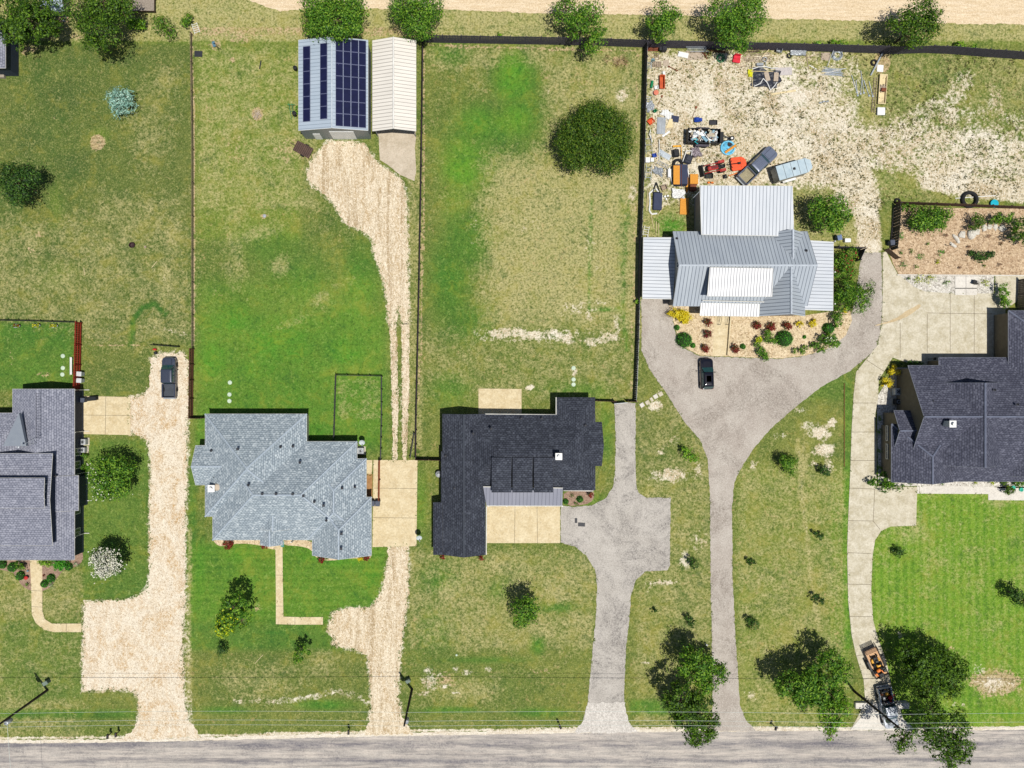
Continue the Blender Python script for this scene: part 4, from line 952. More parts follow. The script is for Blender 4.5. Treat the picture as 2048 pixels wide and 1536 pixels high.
def clump_points(c, R, rz, leaf, lai, spiky=0.0, rough=1.0):
    """leaf centres and normals for one lobe of a crown, gathered in clumps"""
    N = int(math.pi * R * R * lai / (leaf * leaf * .30)) + 20
    K = int(8 + (R / .42) ** 2 * 1.5)
    d = RNG.normal(size=(K, 3)); d[:, 2] = d[:, 2] * .9 + .25; d /= np.linalg.norm(d, axis=1, keepdims=True)
    rad = RNG.uniform(.45, 1.0, size=(K, 1)) ** .6 * (1 + rough * RNG.uniform(-.16, .2, size=(K, 1)))
    cc = d * rad * np.array([R, R, rz]) * .88
    k = RNG.integers(0, K, size=N)
    sg = min(.42, .2 * R) * (.8 + .5 * RNG.random(K))[k][:, None]
    off = RNG.normal(size=(N, 3)) * sg * np.array([1, 1, .6])
    if spiky:
        a = RNG.uniform(0, 6.28, size=(K, 5)); q = RNG.integers(0, 5, size=N); aa = a[k, q]
        t = RNG.random(N) ** .7 * spiky
        off = np.stack([np.cos(aa) * t, np.sin(aa) * t, -.35 * t * t / max(spiky, .1)], 1) + RNG.normal(size=(N, 3)) * sg * .32
    P = cc[k] + off
    nn = off / np.maximum(sg, .05) * .6 + d[k] * .7 + RNG.normal(size=(N, 3)) * .6 + np.array([0, 0, .8])
    return P + np.array(c), nn, cc + np.array(c)
def plant(name, label, cat, blobs, hc, mat, leaf=.3, lai=2.4, flat=.8, group=None, trunk=.16, spiky=0.0, rough=1.0, extra=None, twigs=True, asp=.55, part='crown'):
    if name == 'young_tree': hc *= .62
    mx_ = sum(b[0] * b[2] for b in blobs) / sum(b[2] for b in blobs); my_ = sum(b[1] * b[2] for b in blobs) / sum(b[2] for b in blobs)
    base = G(mx_, my_, hc); base.z = 0
    root = empty(name, base, 0, label, cat, group)
    Ps, Ns, Cs = [], [], []
    for i, b in enumerate(blobs):
        hz = hc + (b[3] if len(b) > 3 else 0)
        c = G(b[0], b[1], hz); R = b[2] * S * (H - hz) / H
        c = (c.x - base.x, c.y - base.y, max(hz, R * flat * .75))
        p, nn, cc = clump_points(c, R, R * flat, leaf, lai, spiky, rough)
        Ps.append(p); Ns.append(nn); Cs.append((c, R, cc))
    P = np.concatenate(Ps); Nn = np.concatenate(Ns)
    P[:, 2] = np.maximum(P[:, 2], .05)
    cr = leaf_mesh(part, P, Nn, leaf, leaf * asp, mat, root)
    if extra:
        em, frac, dx, dy, enm = extra
        ctr = P.mean(axis=0); rel = (P - ctr); sc = rel[:, 0] * dx + rel[:, 1] * dy + rel[:, 2] * 1.2
        sd = sc.std() + 1e-6; pr = 1 / (1 + np.exp(-(sc / sd - 1.0) * 2.2))
        pick = RNG.random(len(P)) < pr * frac * 2
        leaf_mesh(enm, P[pick] + np.array([0, 0, .06]), np.tile([0, 0, 1.0], (pick.sum(), 1)) + RNG.normal(size=(pick.sum(), 3)) * .3, leaf * .85, leaf * .6, em, root)
    if trunk:
        t = MB()
        fork = (0, 0, max(.4, hc * .42))
        t.tube((0, 0, -.05), fork, trunk, trunk * .75, 8)
        for c, R, cc in Cs:
            mid = ((fork[0] + c[0]) / 2, (fork[1] + c[1]) / 2, (fork[2] + c[2]) / 2 + .05 * R)
            t.tube(fork, mid, trunk * .62, trunk * .45, 6).tube(mid, c, trunk * .45, trunk * .3, 6)
            if twigs:
                for q in cc[::max(1, len(cc) // 16)]: t.tube(c, tuple(q), trunk * .24, trunk * .06, 4)
        t.build('trunk', m_bark, root)
    return root
O = dict
T = [
 ('broadleaf_tree', 'big dark green tree filling the north-west corner beside the navy house', [(18, 25, 52), (62, 40, 46, .5), (25, 62, 34), (95, 56, 26, -1), (70, 10, 36)], 5.5, lf_oak, O(leaf=.3, spiky=.5)),
 ('broadleaf_tree', 'tall dense tree hanging over the wooden deck at the north edge', [(160, 12, 46), (208, 8, 46), (200, 58, 40, .8), (190, 85, 22), (240, 12, 30)], 6.0, lf_oak, O(leaf=.26)),
 ('shrub', 'drooping dark shrub just east of the wooden deck', [(322, 48, 20), (340, 60, 16)], 1.5, lf_mid, O(leaf=.3, spiky=.7, trunk=.05, asp=.3)),
 ('shrub', 'small sparse shrub next to the leaning ladder', [(376, 38, 12), (368, 46, 8)], 1.2, lf_mid, O(leaf=.22, trunk=.04)),
 ('shrub', 'low bright bush in the shade south of the wooden deck', [(262, 50, 14), (282, 48, 12)], .9, lf_brt, O(leaf=.25, trunk=.04)),
 ('oak_tree', 'dense round oak at the north end of the solar barn', [(640, 18, 42), (692, 14, 42), (668, 42, 46, .4), (628, 46, 26), (706, 50, 22)], 5.0, lf_mid, O(leaf=.26, lai=3)),
 ('oak_tree', 'leafy oak at the north end of the open carport', [(806, 10, 36), (856, 12, 34), (832, 40, 36, .3), (850, 66, 18)], 4.6, lf_mid, O(leaf=.25)),
 ('oak_tree', 'lopsided oak reaching over the black fence at the top of the bright meadow', [(1130, 20, 28), (1178, 26, 30), (1158, 52, 26), (1188, 86, 22), (1200, 66, 14)], 4.4, lf_mid, O(leaf=.26)),
 ('oak_tree', 'smallest of the round oaks along the dirt road, near the fence corner', [(1330, 28, 28), (1326, 56, 26), (1306, 46, 18), (1352, 36, 16)], 4.2, lf_mid, O(leaf=.25)),
 ('oak_tree', 'widest round oak along the dirt road, behind the junk piles', [(1448, 26, 38), (1496, 30, 38), (1470, 62, 38), (1482, 92, 14), (1500, 8, 34)], 5.0, lf_mid, O(leaf=.25)),
 ('oak_tree', 'eastern oak standing on the grass strip with its shadow on the dirt road', [(1838, 30, 34), (1806, 44, 28), (1846, 62, 30), (1864, 36, 22), (1826, 82, 16)], 5.2, lf_oak, O(leaf=.26)),
 ('cedar_tree', 'large round cedar alone on the bright meadow', [(1190, 275, 56, .8), (1158, 262, 42), (1226, 262, 42), (1160, 306, 40), (1216, 314, 38), (1188, 232, 36), (1138, 286, 30), (1244, 290, 28), (1206, 236, 30)], 3.8, lf_cedar, O(leaf=.26, lai=3.6, asp=.45, flat=.7)),
 ('broadleaf_tree', 'dark round tree on the lawn at the west edge', [(36, 368, 34), (18, 350, 26), (60, 352, 22), (30, 392, 20)], 4.0, lf_dark, O(leaf=.26)),
 ('spruce_tree', 'pale blue spruce alone on the north-west lawn', [(238, 202, 24, .5), (224, 190, 13), (254, 190, 14), (256, 214, 14), (232, 220, 14), (240, 184, 12)], 1.8, lf_blue, O(leaf=.34, spiky=.6, asp=.25, lai=2.8, twigs=False)),
 ('flowering_tree', 'round flowering tree beside the west house, white blooms only on its lower left', [(222, 948, 40, .4), (206, 976, 26), (238, 974, 24), (200, 940, 26), (244, 936, 24)], 3.4, lf_mid, O(leaf=.26, lai=2.8, extra=(lf_wht, .05, -1.2, -1.2, 'blossoms'))),
 ('flowering_tree', 'smaller round tree covered all over in white blooms on the west lawn', [(214, 1120, 28, .2), (200, 1112, 18), (230, 1126, 18), (212, 1138, 18)], 3.0, lf_dark, O(leaf=.22, lai=3, extra=(lf_wht, .75, 0, -.2, 'blossoms'))),
 ('shade_tree', 'front lawn tree with yellow-green leaves on its sunny lower side', [(470, 1216, 30, .5), (452, 1244, 26), (484, 1238, 20), (446, 1258, 18)], 4.2, lf_mid, O(leaf=.3, spiky=.4, extra=(lf_yel, .2, -.8, -1.8, 'yellow_leaves'))),
 ('shrub', 'dark ball shrub on the lawn below the yellow-green tree', [(444, 1299, 13)], .9, lf_dark, O(leaf=.2, trunk=.04)),
 ('sapling', 'thin sapling on the lawn left of the tan gravel turnout', [(598, 1310, 13), (604, 1298, 11), (594, 1322, 8), (616, 1306, 7)], 2.6, lf_mid, O(leaf=.3, lai=1.5, trunk=.05)),
 ('shade_tree', 'green tree alone on the front lawn of the dark-roofed house', [(1048, 1222, 26, .3), (1064, 1212, 18), (1042, 1240, 18), (1060, 1236, 14)], 3.8, lf_mid, O(leaf=.28, lai=2.6)),
 ('pecan_tree', 'pecan leaning over the long asphalt stem drive', [(1404, 1330, 30, .5), (1432, 1348, 24), (1392, 1352, 22), (1412, 1372, 22), (1384, 1312, 22), (1372, 1336, 18)], 4.8, lf_mid, O(leaf=.3, lai=3.4, spiky=.7)),
 ('pecan_tree', 'pecan by the street west of the asphalt stem drive, its crown over the kerb', [(1360, 1400, 34, .4), (1392, 1412, 34), (1376, 1440, 30), (1404, 1462, 30), (1424, 1440, 16), (1386, 1474, 18)], 4.8, lf_oak, O(leaf=.3, lai=3.4, spiky=.6)),
 ('pecan_tree', 'broad pecan on the lawn west of the concrete drive', [(1574, 1372, 26), (1608, 1374, 34, .5), (1648, 1376, 34, .4), (1676, 1400, 22), (1640, 1404, 26), (1662, 1320, 26), (1684, 1344, 26), (1600, 1398, 20), (1630, 1350, 22)], 4.6, lf_mid, O(leaf=.3, lai=3.4, spiky=.7)),
 ('pecan_tree', 'thin yellow-green pecan between the street and the west gate wing', [(1668, 1430, 26), (1656, 1452, 18), (1690, 1418, 20), (1662, 1470, 10)], 5.4, lf_brt, O(leaf=.3, spiky=.8)),
 ('pecan_tree', 'large spreading pecan on the lawn east of the parked trailer', [(1814, 1306, 22), (1850, 1328, 38, .6), (1896, 1356, 38, .3), (1862, 1376, 34), (1826, 1344, 26), (1912, 1334, 24), (1884, 1318, 24)], 4.0, lf_oak, O(leaf=.3, lai=3.4, spiky=.8)),
 ('pecan_tree', 'wide open-branched pecan overhanging the street in the south-east', [(1860, 1420, 28), (1850, 1452, 30, .5), (1906, 1452, 36, .3), (1920, 1490, 28), (1804, 1480, 24), (1896, 1520, 22), (1880, 1482, 28), (1926, 1512, 18)], 6.4, lf_oak, O(leaf=.3, spiky=.8, lai=2.4)),
 ('young_tree', 'bright young tree on the bare patch left of the loop drive', [(1376, 908, 13), (1388, 916, 9), (1368, 902, 8)], 2.0, lf_brt, O(leaf=.25, lai=1.9, trunk=.05)),
 ('young_tree', 'compact round young tree right of the loop drive, the biggest of its row', [(1580, 930, 19), (1572, 922, 13)], 3.0, lf_mid, O(leaf=.2, lai=3, trunk=.07)),
 ('young_tree', 'little bushy tree at the edge of the caliche patch', [(1648, 942, 11), (1656, 944, 8)], 1.8, lf_dark, O(leaf=.22, trunk=.05)),
 ('young_tree', 'tiny dark tree halfway down the lawn left of the concrete drive', [(1640, 1072, 8), (1632, 1066, 5)], 1.4, lf_dark, O(leaf=.2, trunk=.04)),
 ('young_tree', 'small dark round tree on the striped lawn', [(1796, 1103, 12)], 1.3, lf_dark, O(leaf=.2, trunk=.04)),
 ('young_tree', 'small dark leaning tree above the broad pecan', [(1638, 1203, 10), (1630, 1196, 8)], 1.5, lf_dark, O(leaf=.2, trunk=.04)),
 ('young_tree', 'small dark tree right of the stem drive, the upper of two', [(1504, 1127, 8), (1498, 1121, 5)], 1.2, lf_dark, O(leaf=.2, trunk=.04)),
 ('young_tree', 'small dark tree right of the stem drive, the lower and wider of two', [(1508, 1250, 12), (1500, 1242, 8)], 1.5, lf_dark, O(leaf=.2, trunk=.04)),
 ('young_tree', 'small dark tree on the speckled bare patch by the parking pad', [(1388, 1128, 9), (1380, 1120, 7)], 1.5, lf_dark, O(leaf=.2, trunk=.04)),
 ('young_tree', 'small dark tree just left of the stem drive above the leaning pecan', [(1383, 1246, 9), (1377, 1236, 8)], 1.5, lf_dark, O(leaf=.2, trunk=.04)),
 ('young_tree', 'smallest seedling tree in the middle of the strip between two drives', [(1308, 1221, 6)], .9, lf_dark, O(leaf=.16, trunk=.03)),
 ('shade_tree', 'dark tree cut by the east edge of the photo on the striped lawn', [(2046, 1196, 20), (2034, 1188, 12)], 2.4, lf_dark, O(leaf=.24)),
 ('broadleaf_tree', 'lush tree behind the east end of the metal-roofed house', [(1668, 412, 28, .4), (1652, 436, 26), (1690, 430, 18), (1632, 412, 20), (1672, 452, 16)], 3.8, lf_mid, O(leaf=.27, lai=2.8)),
 ('shrub', 'reddish green hedge of nandina in the corner by the east gate', [(1682, 516, 16), (1704, 508, 14), (1694, 530, 15), (1680, 545, 14), (1700, 548, 14)], 1.6, lf_mid, O(leaf=.24, extra=(lf_red, .1, 0, 0, 'red_tips'), trunk=.05)),
 ('weeping_shrub', 'weeping shrub spilling over the loop drive beside the east porch roof', [(1690, 584, 26), (1712, 588, 24), (1682, 610, 18), (1724, 604, 18), (1736, 578, 14)], 2.4, lf_mid, O(leaf=.34, lai=4, spiky=.8, asp=.3, trunk=.06)),
 ('shrub', 'bushy green shrub at the eastern tip of the stone garden', [(1676, 634, 12), (1674, 646, 10)], 1.2, lf_mid, O(leaf=.22, trunk=.04)),
 ('shrub', 'vivid yellow spreading shrub left of the white porch roof', [(1350, 626, 12), (1364, 632, 15), (1376, 636, 12), (1368, 640, 10)], .9, lf_yflo, O(leaf=.2, lai=2.8, trunk=.05, flat=.6)),
 ('shrub', 'wide dark green bush in the stone garden, by its lower edge', [(1648, 676, 10), (1660, 684, 14), (1672, 688, 9), (1664, 672, 10)], 1.3, lf_mid, O(leaf=.2, trunk=.04, extra=(lf_wht, .05, 0, 0, 'blossoms'))),
 ('shrub', 'ragged low bush near the lower edge of the stone garden', [(1634, 694, 10), (1642, 700, 8), (1626, 690, 7)], .7, lf_mid, O(leaf=.2, lai=1.8, trunk=.03)),
 ('shrub', 'ragged low bush next to the drive at the foot of the stone garden', [(1604, 700, 8), (1590, 702, 6), (1610, 696, 6)], .6, lf_mid, O(leaf=.18, lai=1.8, trunk=.03)),
 ('shrub', 'loose green shrub touching the larger clipped ball on its left', [(1540, 676, 11), (1536, 668, 9), (1546, 684, 8)], 1.0, lf_mid, O(leaf=.2, trunk=.03)),
 ('shrub', 'loose shrub with a yellow top right of the garden path', [(1514, 688, 8), (1518, 680, 7)], .8, lf_mid, O(leaf=.18, trunk=.03, extra=(lf_yel, 1.4, 0, 1.2, 'yellow_foliage'))),
 ('shrub', 'lowest green shrub of the stone garden, over the drive edge', [(1522, 700, 9), (1530, 712, 9), (1526, 706, 9)], .9, lf_mid, O(leaf=.2, trunk=.03)),
 ('shrub', 'wide glossy bush in the corner of the fenced gravel garden', [(1838, 440, 22), (1866, 436, 24), (1888, 430, 18), (1848, 454, 14), (1880, 450, 12)], 1.6, lf_mid, O(leaf=.26, lai=3, trunk=.05)),
 ('shrub', 'small leafy shrub against the fence of the gravel garden', [(1808, 415, 9), (1826, 416, 8)], .8, lf_mid, O(leaf=.22, lai=1.8, trunk=.03)),
 ('shrub', 'mid-size shrub above the white rocks in the gravel garden', [(1958, 442, 16), (1948, 450, 10)], 1.3, lf_cedar, O(leaf=.24, lai=2.2, trunk=.04)),
 ('shrub', 'dark shrub against the fence at the east end of the gravel garden', [(1998, 436, 12), (2016, 434, 12), (1986, 440, 8)], 1.3, lf_mid, O(leaf=.22, trunk=.04)),
 ('shrub', 'big shrub cut by the east edge in the gravel garden', [(2040, 450, 18), (2030, 470, 14), (2050, 476, 14)], 1.8, lf_oak, O(leaf=.26, trunk=.05)),
 ('shrub', 'flat spreading juniper in the middle of the gravel garden', [(1952, 510, 10), (1968, 512, 11), (1982, 508, 8), (1942, 506, 6)], .5, lf_dark, O(leaf=.22, trunk=.03)),
 ('shrub', 'leafy shrub row by the plank gate of the slate-roofed house', [(2004, 575, 10), (2008, 590, 11), (2012, 606, 11), (2006, 600, 9)], 1.2, lf_mid, O(leaf=.2, trunk=.03, extra=(lf_brt, .3, 0, 0, 'pale_leaves'))),
 ('shrub', 'spreading agave-like bush at the corner of the concrete court', [(1750, 966, 11), (1772, 958, 15), (1784, 966, 11), (1772, 976, 10), (1796, 978, 6)], 1.1, lf_mid, O(leaf=.3, spiky=.5, trunk=.04)),
 ('shrub', 'round yellow shrub, upper of two beside the air conditioner', [(1790, 742, 11)], .8, lf_yflo, O(leaf=.16, lai=3, trunk=.03)),
 ('shrub', 'round yellow shrub, lower of two beside the air conditioner', [(1775, 766, 11)], .8, lf_yflo, O(leaf=.16, lai=3, trunk=.03)),
 ('shrub', 'small dark hedge row in the shadow above the slate roof', [(1818, 727, 7), (1830, 728, 8), (1842, 728, 6)], .7, lf_dark, O(leaf=.18, trunk=.03)),
 ('shrub', 'single little dark shrub in the shadow above the slate roof', [(1800, 728, 5)], .6, lf_dark, O(leaf=.16, trunk=.03)),
 ('shrub', 'olive bush at the right end of the front bed of the slate-roofed house', [(2008, 962, 10), (2012, 978, 10), (2022, 982, 8)], .9, lf_cedar, O(leaf=.2, trunk=.03)),
 ('shrub', 'yellow-tipped ball at the corner of the slate-roofed house', [(1984, 962, 7)], .7, lf_yel, O(leaf=.16, trunk=.03)),
 ('shrub', 'green bush at the very edge of the photo in the pebble bed', [(2040, 966, 11), (2034, 960, 8)], .9, lf_mid, O(leaf=.2, trunk=.03)),
 ('shrub', 'leafy shrub hidden under the north edge of the west house path', [(92, 1124, 10), (84, 1122, 8)], .8, lf_brt, O(leaf=.2, trunk=.03)),
 ('shrub', 'large dark green hedge bush under the eave of the west house', [(112, 1128, 10), (126, 1130, 11), (118, 1136, 8)], 1.2, lf_ball, O(leaf=.16, lai=3, trunk=.04)),
 ('shrub', 'bright leafy shrub beside a dark ball left of the path', [(38, 1128, 9), (44, 1134, 7)], .9, lf_mid, O(leaf=.2, trunk=.03)),
 ('dead_brush', 'heap of reddish dead brush in the corner of the bright meadow', [(1212, 118, 9), (1234, 124, 12), (1250, 128, 10), (1246, 118, 9)], .4, lf_brown, O(leaf=.3, lai=.9, asp=.15, trunk=.0, flat=.35, part='brushwood')),
 ('shrub', 'low scrub hugging the black fence west of the eastern oak', [(1668, 86, 9), (1684, 88, 10), (1636, 88, 7)], .7, lf_brt, O(leaf=.24, lai=1.6, trunk=.03)),
 ('shrub', 'low scrub hugging the black fence east of the eastern oak', [(1924, 92, 9), (1944, 96, 10), (1916, 88, 6)], .7, lf_brt, O(leaf=.24, lai=1.6, trunk=.03)),
 ('shrub', 'small weed clump outside the black fence north of the meadow', [(1000, 68, 5)], .4, lf_brt, O(leaf=.2, lai=1.6, trunk=.03)),
 ('shrub', 'weed clump growing through the fence beside the carport roof', [(1274, 604, 6)], .6, lf_brt, O(leaf=.2, lai=1.8, trunk=.03)),
 ('tall_grass', 'tuft of tall grass beside the green easel at the barn wall', [(592, 224, 5), (592, 214, 3)], .5, lf_brt, O(leaf=.2, lai=2, trunk=.0, part='blades')),
 ('shrub', 'bush by the two pots at the air conditioner of the west house', [(168, 911, 7)], .6, lf_mid, O(leaf=.18, trunk=.03)),
 ('shrub', 'bush below the air conditioners under the eave of the west house', [(169, 934, 8)], .6, lf_mid, O(leaf=.18, trunk=.03)),
]
for nm, lb, bl, hc, mt, kw in T:
    cat = {'shrub': 'shrub', 'weeping_shrub': 'shrub', 'dead_brush': 'brush', 'tall_grass': 'grass', 'sapling': 'sapling'}.get(nm, 'tree')
    plant(nm, lb, cat, bl, hc, mt, **kw)
# clipped balls: dense tiny leaves over a green core
def ball(px, py, r, label, mat=lf_ball, h=None, group='clipped ball shrubs'):
    R = r * S; h = h or R * .9
    b = G(px, py, h * .6); b.z = 0
    root = empty('ball_shrub', b, 0, label, 'shrub', group)
    N = int(R * R * 420) + 60
    d = RNG.normal(size=(N, 3)); d[:, 2] = np.abs(d[:, 2]); d /= np.linalg.norm(d, axis=1, keepdims=True)
    P = d * np.array([R, R, h * 1.5]) * (1 + RNG.uniform(-.07, .04, size=(N, 1)))
    leaf_mesh('foliage', P, d + RNG.normal(size=(N, 3)) * .55, .13, .08, mat, root)
    MB().lathe([(R * .82, .0), (R * .88, h * .5), (R * .7, h * 1.0), (R * .35, h * 1.3), (.01, h * 1.38)], 14).build('core', plain('inner_twigs', pc(40, 66, 22), rough=.9), root, True)
for a in ((1369, 680, 16.5, 'large clipped green ball by the left edge of the stone garden'), (1570, 677, 17.5, 'largest clipped green ball, in the centre of the stone garden'),
          (1658, 657, 12, 'clipped green ball near the right end of the stone garden'), (1354, 655, 6, 'little round bush between the yellow shrub and the large clipped ball'),
          (1386, 691, 5.5, 'little dark bush touching the large clipped ball on the left'), (1609, 674, 4, 'tiny round bush alone on stone chips right of the centre ball'),
          (1486, 693, 6, 'small round bush beside the lowest red shrub right of the path'),
          (4, 1129, 9, 'ball shrub cut by the west edge in the flower bed'), (24, 1135, 10, 'ball shrub left of the bright leafy shrub in the west bed'), (40, 1152, 9.5, 'ball shrub at the lower left of the west flower bed'),
          (137, 1134, 8, 'ball shrub next to the hedge bush at the house corner'), (101, 1157, 9, 'ball shrub right of the west house path'), (88, 1168, 8, 'brownish ball shrub touching the west house path'),
          (1132, 1003, 6, 'yellow-green ball in the bed beside the dark house porch'), (1160, 999, 7, 'dark-rimmed ball in the middle of the bed beside the dark house porch')):
    ball(*a)
for a in ((1416, 644, 9, 'red shrub nearest the steps, left of the garden path'), (1415, 668, 10, 'maroon shrub in the middle left of the garden path'), (1411, 696, 9.5, 'red shrub at the lower left of the garden path'),
          (1470, 697, 10, 'bright red shrub at the lower right of the garden path'), (1514, 650, 10, 'red shrub, first in the row under the front gable'), (1542, 652, 10.5, 'red shrub, second in the row under the front gable'),
          (1576, 650, 10, 'half green red shrub above the largest clipped ball'), (455, 1088, 11, 'red flowering shrub at the left of the hip-roofed house front'), (527, 1089, 8, 'red flowering shrub beside the front door of the hip-roofed house'),
          (641, 1117, 9, 'red flowering shrub at the left corner of the front wing'), (732, 1114, 8, 'red flowering shrub at the right corner of the front wing'), (884, 1112, 6, 'red shrub at the left of the dark house gable'), (962, 1115, 6, 'red shrub at the right of the dark house gable'), (1180, 989, 6.5, 'rusty red shrub at the corner of the dark house')):
    plant('red_shrub', a[3], 'shrub', [(a[0], a[1], a[2] * .85), (a[0] + 2, a[1] + 3, a[2] * .7)], .7, lf_red if 'maroon' not in a[3] else lf_maroon, leaf=.17, lai=2.6, trunk=.03, group='red shrubs', extra=(lf_dark, .15, -1, 1, 'green_leaves'))
for a in ((1599, 648, 7.5, 'yellow shrub right of the half green red shrub'), (1626, 646, 8.5, 'brightest small yellow shrub in the row under the front gable'), (1690, 622, 5, 'yellow bloom clump under the weeping shrub'), (720, 1117, 6, 'yellow shrub between the red ones on the front wing')):
    plant('yellow_shrub', a[3], 'shrub', [(a[0], a[1], a[2])], .6, lf_yflo, leaf=.16, lai=2.8, trunk=.03, group='yellow shrubs')
for a in ((1804, 471, 8, 'blue-green grass tuft nearest the metal rail fence'), (1842, 514, 9, 'blue-green grass tuft in the middle left of the gravel garden'), (1807, 530, 9, 'blue-green grass tuft lowest left in the gravel garden'), (1883, 505, 8, 'blue-green grass tuft beside the thin dark stake'),
          (1857, 487, 4, 'tiny olive tuft alone in the upper left of the gravel garden'), (1805, 505, 5, 'small olive tuft between two blue-green tufts at the left'), (1876, 523, 6, 'yellow-green tuft below the staked grass tuft'), (1834, 533, 4, 'small olive tuft near the concrete edge'),
          (1893, 470, 4, 'dull tuft left of the white rocks'), (1938, 493, 3.5, 'dull tuft right of the white rocks'), (1978, 472, 3.5, 'dull tuft upper right of the white rocks'), (2003, 487, 3.5, 'dull tuft far right of the white rocks'), (1999, 530, 4.5, 'orange-tinged tuft lower right of the juniper'), (1920, 535, 3, 'rust-coloured tuft below the juniper'), (1969, 532, 3, 'sparse tuft directly below the juniper'), (1824, 502, 6, 'dark creeping tuft in the left of the gravel garden'),
          (1840, 559, 11, 'golden yucca clump, first in the white pebble bed'), (1863, 560, 12, 'golden yucca clump with a blue agave, second in the pebble bed'), (1894, 566, 9, 'round yucca in the middle of the pebble bed'), (1970, 566, 10, 'golden yucca right of the stepping stones'), (1818, 557, 4, 'small dark tuft at the tip of the pebble bed'),
          (1760, 836, 6, 'leafy clump in the pebble strip, first from the north'), (1760, 865, 6, 'leafy clump in the pebble strip, second from the north'), (1760, 902, 6, 'leafy clump in the pebble strip, third from the north'), (1759, 936, 7, 'leafy clump in the pebble strip, nearest the big bush'),
          (1822, 967, 5, 'green clump under the gable of the slate-roofed house'), (1884, 966, 6, 'green clump left in the front bed of the slate-roofed house'), (1952, 965, 5, 'golden clump right in the front bed of the slate-roofed house'), (1806, 971, 4, 'dark clump beside the big bush at the court corner'),
          (151, 1130, 7, 'pale sage clump at the corner of the west house'), (101, 1171, 7, 'pale sage clump at the foot of the west house path'), (52, 1168, 5, 'brown-green clump at the lower tip of the left bed'), (652, 1119, 5, 'green clump beside the red shrub on the front wing'), (1144, 990, 6, 'spiky green clump in the bed beside the dark house porch'), (1152, 1008, 5, 'low green clump on the edge of that porch bed')):
    mt = lf_sage if ('sage' in a[3] or 'blue-green' in a[3]) else lf_yel if ('golden' in a[3] or 'yellow' in a[3]) else lf_brown if ('dull' in a[3] or 'rust' in a[3] or 'orange' in a[3]) else lf_mid
    if 'blue-green' in a[3]: mt = lf_ball
    plant('grass_clump', a[3], 'plant', [(a[0], a[1], a[2] * .8)], .35, mt, leaf=.3, lai=2.0, trunk=0, spiky=a[2] * S * .55, asp=.2, flat=.5, part='blades', group='tufts and clumps of the beds')
# weeds over the caliche yard and ragged grass along the gravel edges
def scatter(name, n, fn, leaf, mat, label=None, cat=None):
    P = []
    while len(P) < n:
        p = fn()
        if p is None: continue
        for _ in range(random.randint(4, 9)): P.append((p.x + random.gauss(0, leaf * .8), p.y + random.gauss(0, leaf * .8), abs(random.gauss(.04, .05)) + .02))
    P = np.array(P)
    o = leaf_mesh(name, P, RNG.normal(size=(len(P), 3)) * .5 + np.array([0, 0, .8]), leaf, leaf * .5, mat, None)
    return tag(o, label, cat, None, 'stuff')
def yard():
    x, y = random.uniform(1296, 2040), random.uniform(100, 470)
    if y > 400 and x > 1770: return None
    if 1395 < x < 1672 and y > 360: return None
    q = math.sin(x * .021 + 1) * math.sin(y * .027 + 2) + .5 * math.sin(x * .06) * math.sin(y * .053 + 1)
    if q < random.uniform(-.5, .6): return None
    return G(x, y)
scatter('weeds', 9000, yard, .17, lf_weed, 'sparse low weeds scattered over the bare caliche yard', 'weeds')

def edge_tufts(polys, n, sd=2.6):
    segs = []
    for g_ in polys:
        for a, b in zip(g_, g_[1:] + g_[:1]):
            if max(a[1], b[1]) < 1462: segs.append((a, b, math.hypot(b[0] - a[0], b[1] - a[1])))
    tot = sum(s_[2] for s_ in segs)
    def f():
        if n and random.random() < .0: return None
        r = random.uniform(0, tot)
        for a, b, l in segs:
            r -= l
            if r <= 0: break
        t = random.random(); d = random.gauss(n, sd); L = max(l, .1)
        nx, ny = -(b[1] - a[1]) / L, (b[0] - a[0]) / L
        return G(a[0] + (b[0] - a[0]) * t + nx * d, a[1] + (b[1] - a[1]) * t + ny * d)
    return f
lf_grass = leaf_mat('verge_grass', pc(84, 112, 44), pc(116, 140, 58), pc(150, 156, 86))
scatter('grass_tufts', 5200, edge_tufts([GR1, GR2, GR3, GR4, GR5], 0), .16, lf_grass, 'ragged grass creeping over the edges of the gravel drives', 'grass')
scatter('grass_tufts', 3600, edge_tufts(SHEETS['asphalt_driveway'] + SHEETS['concrete_driveway'] + SHEETS['front_path'], 0, .9), .13, lf_grass, 'thin grass creeping over the edges of the paved drives', 'grass')
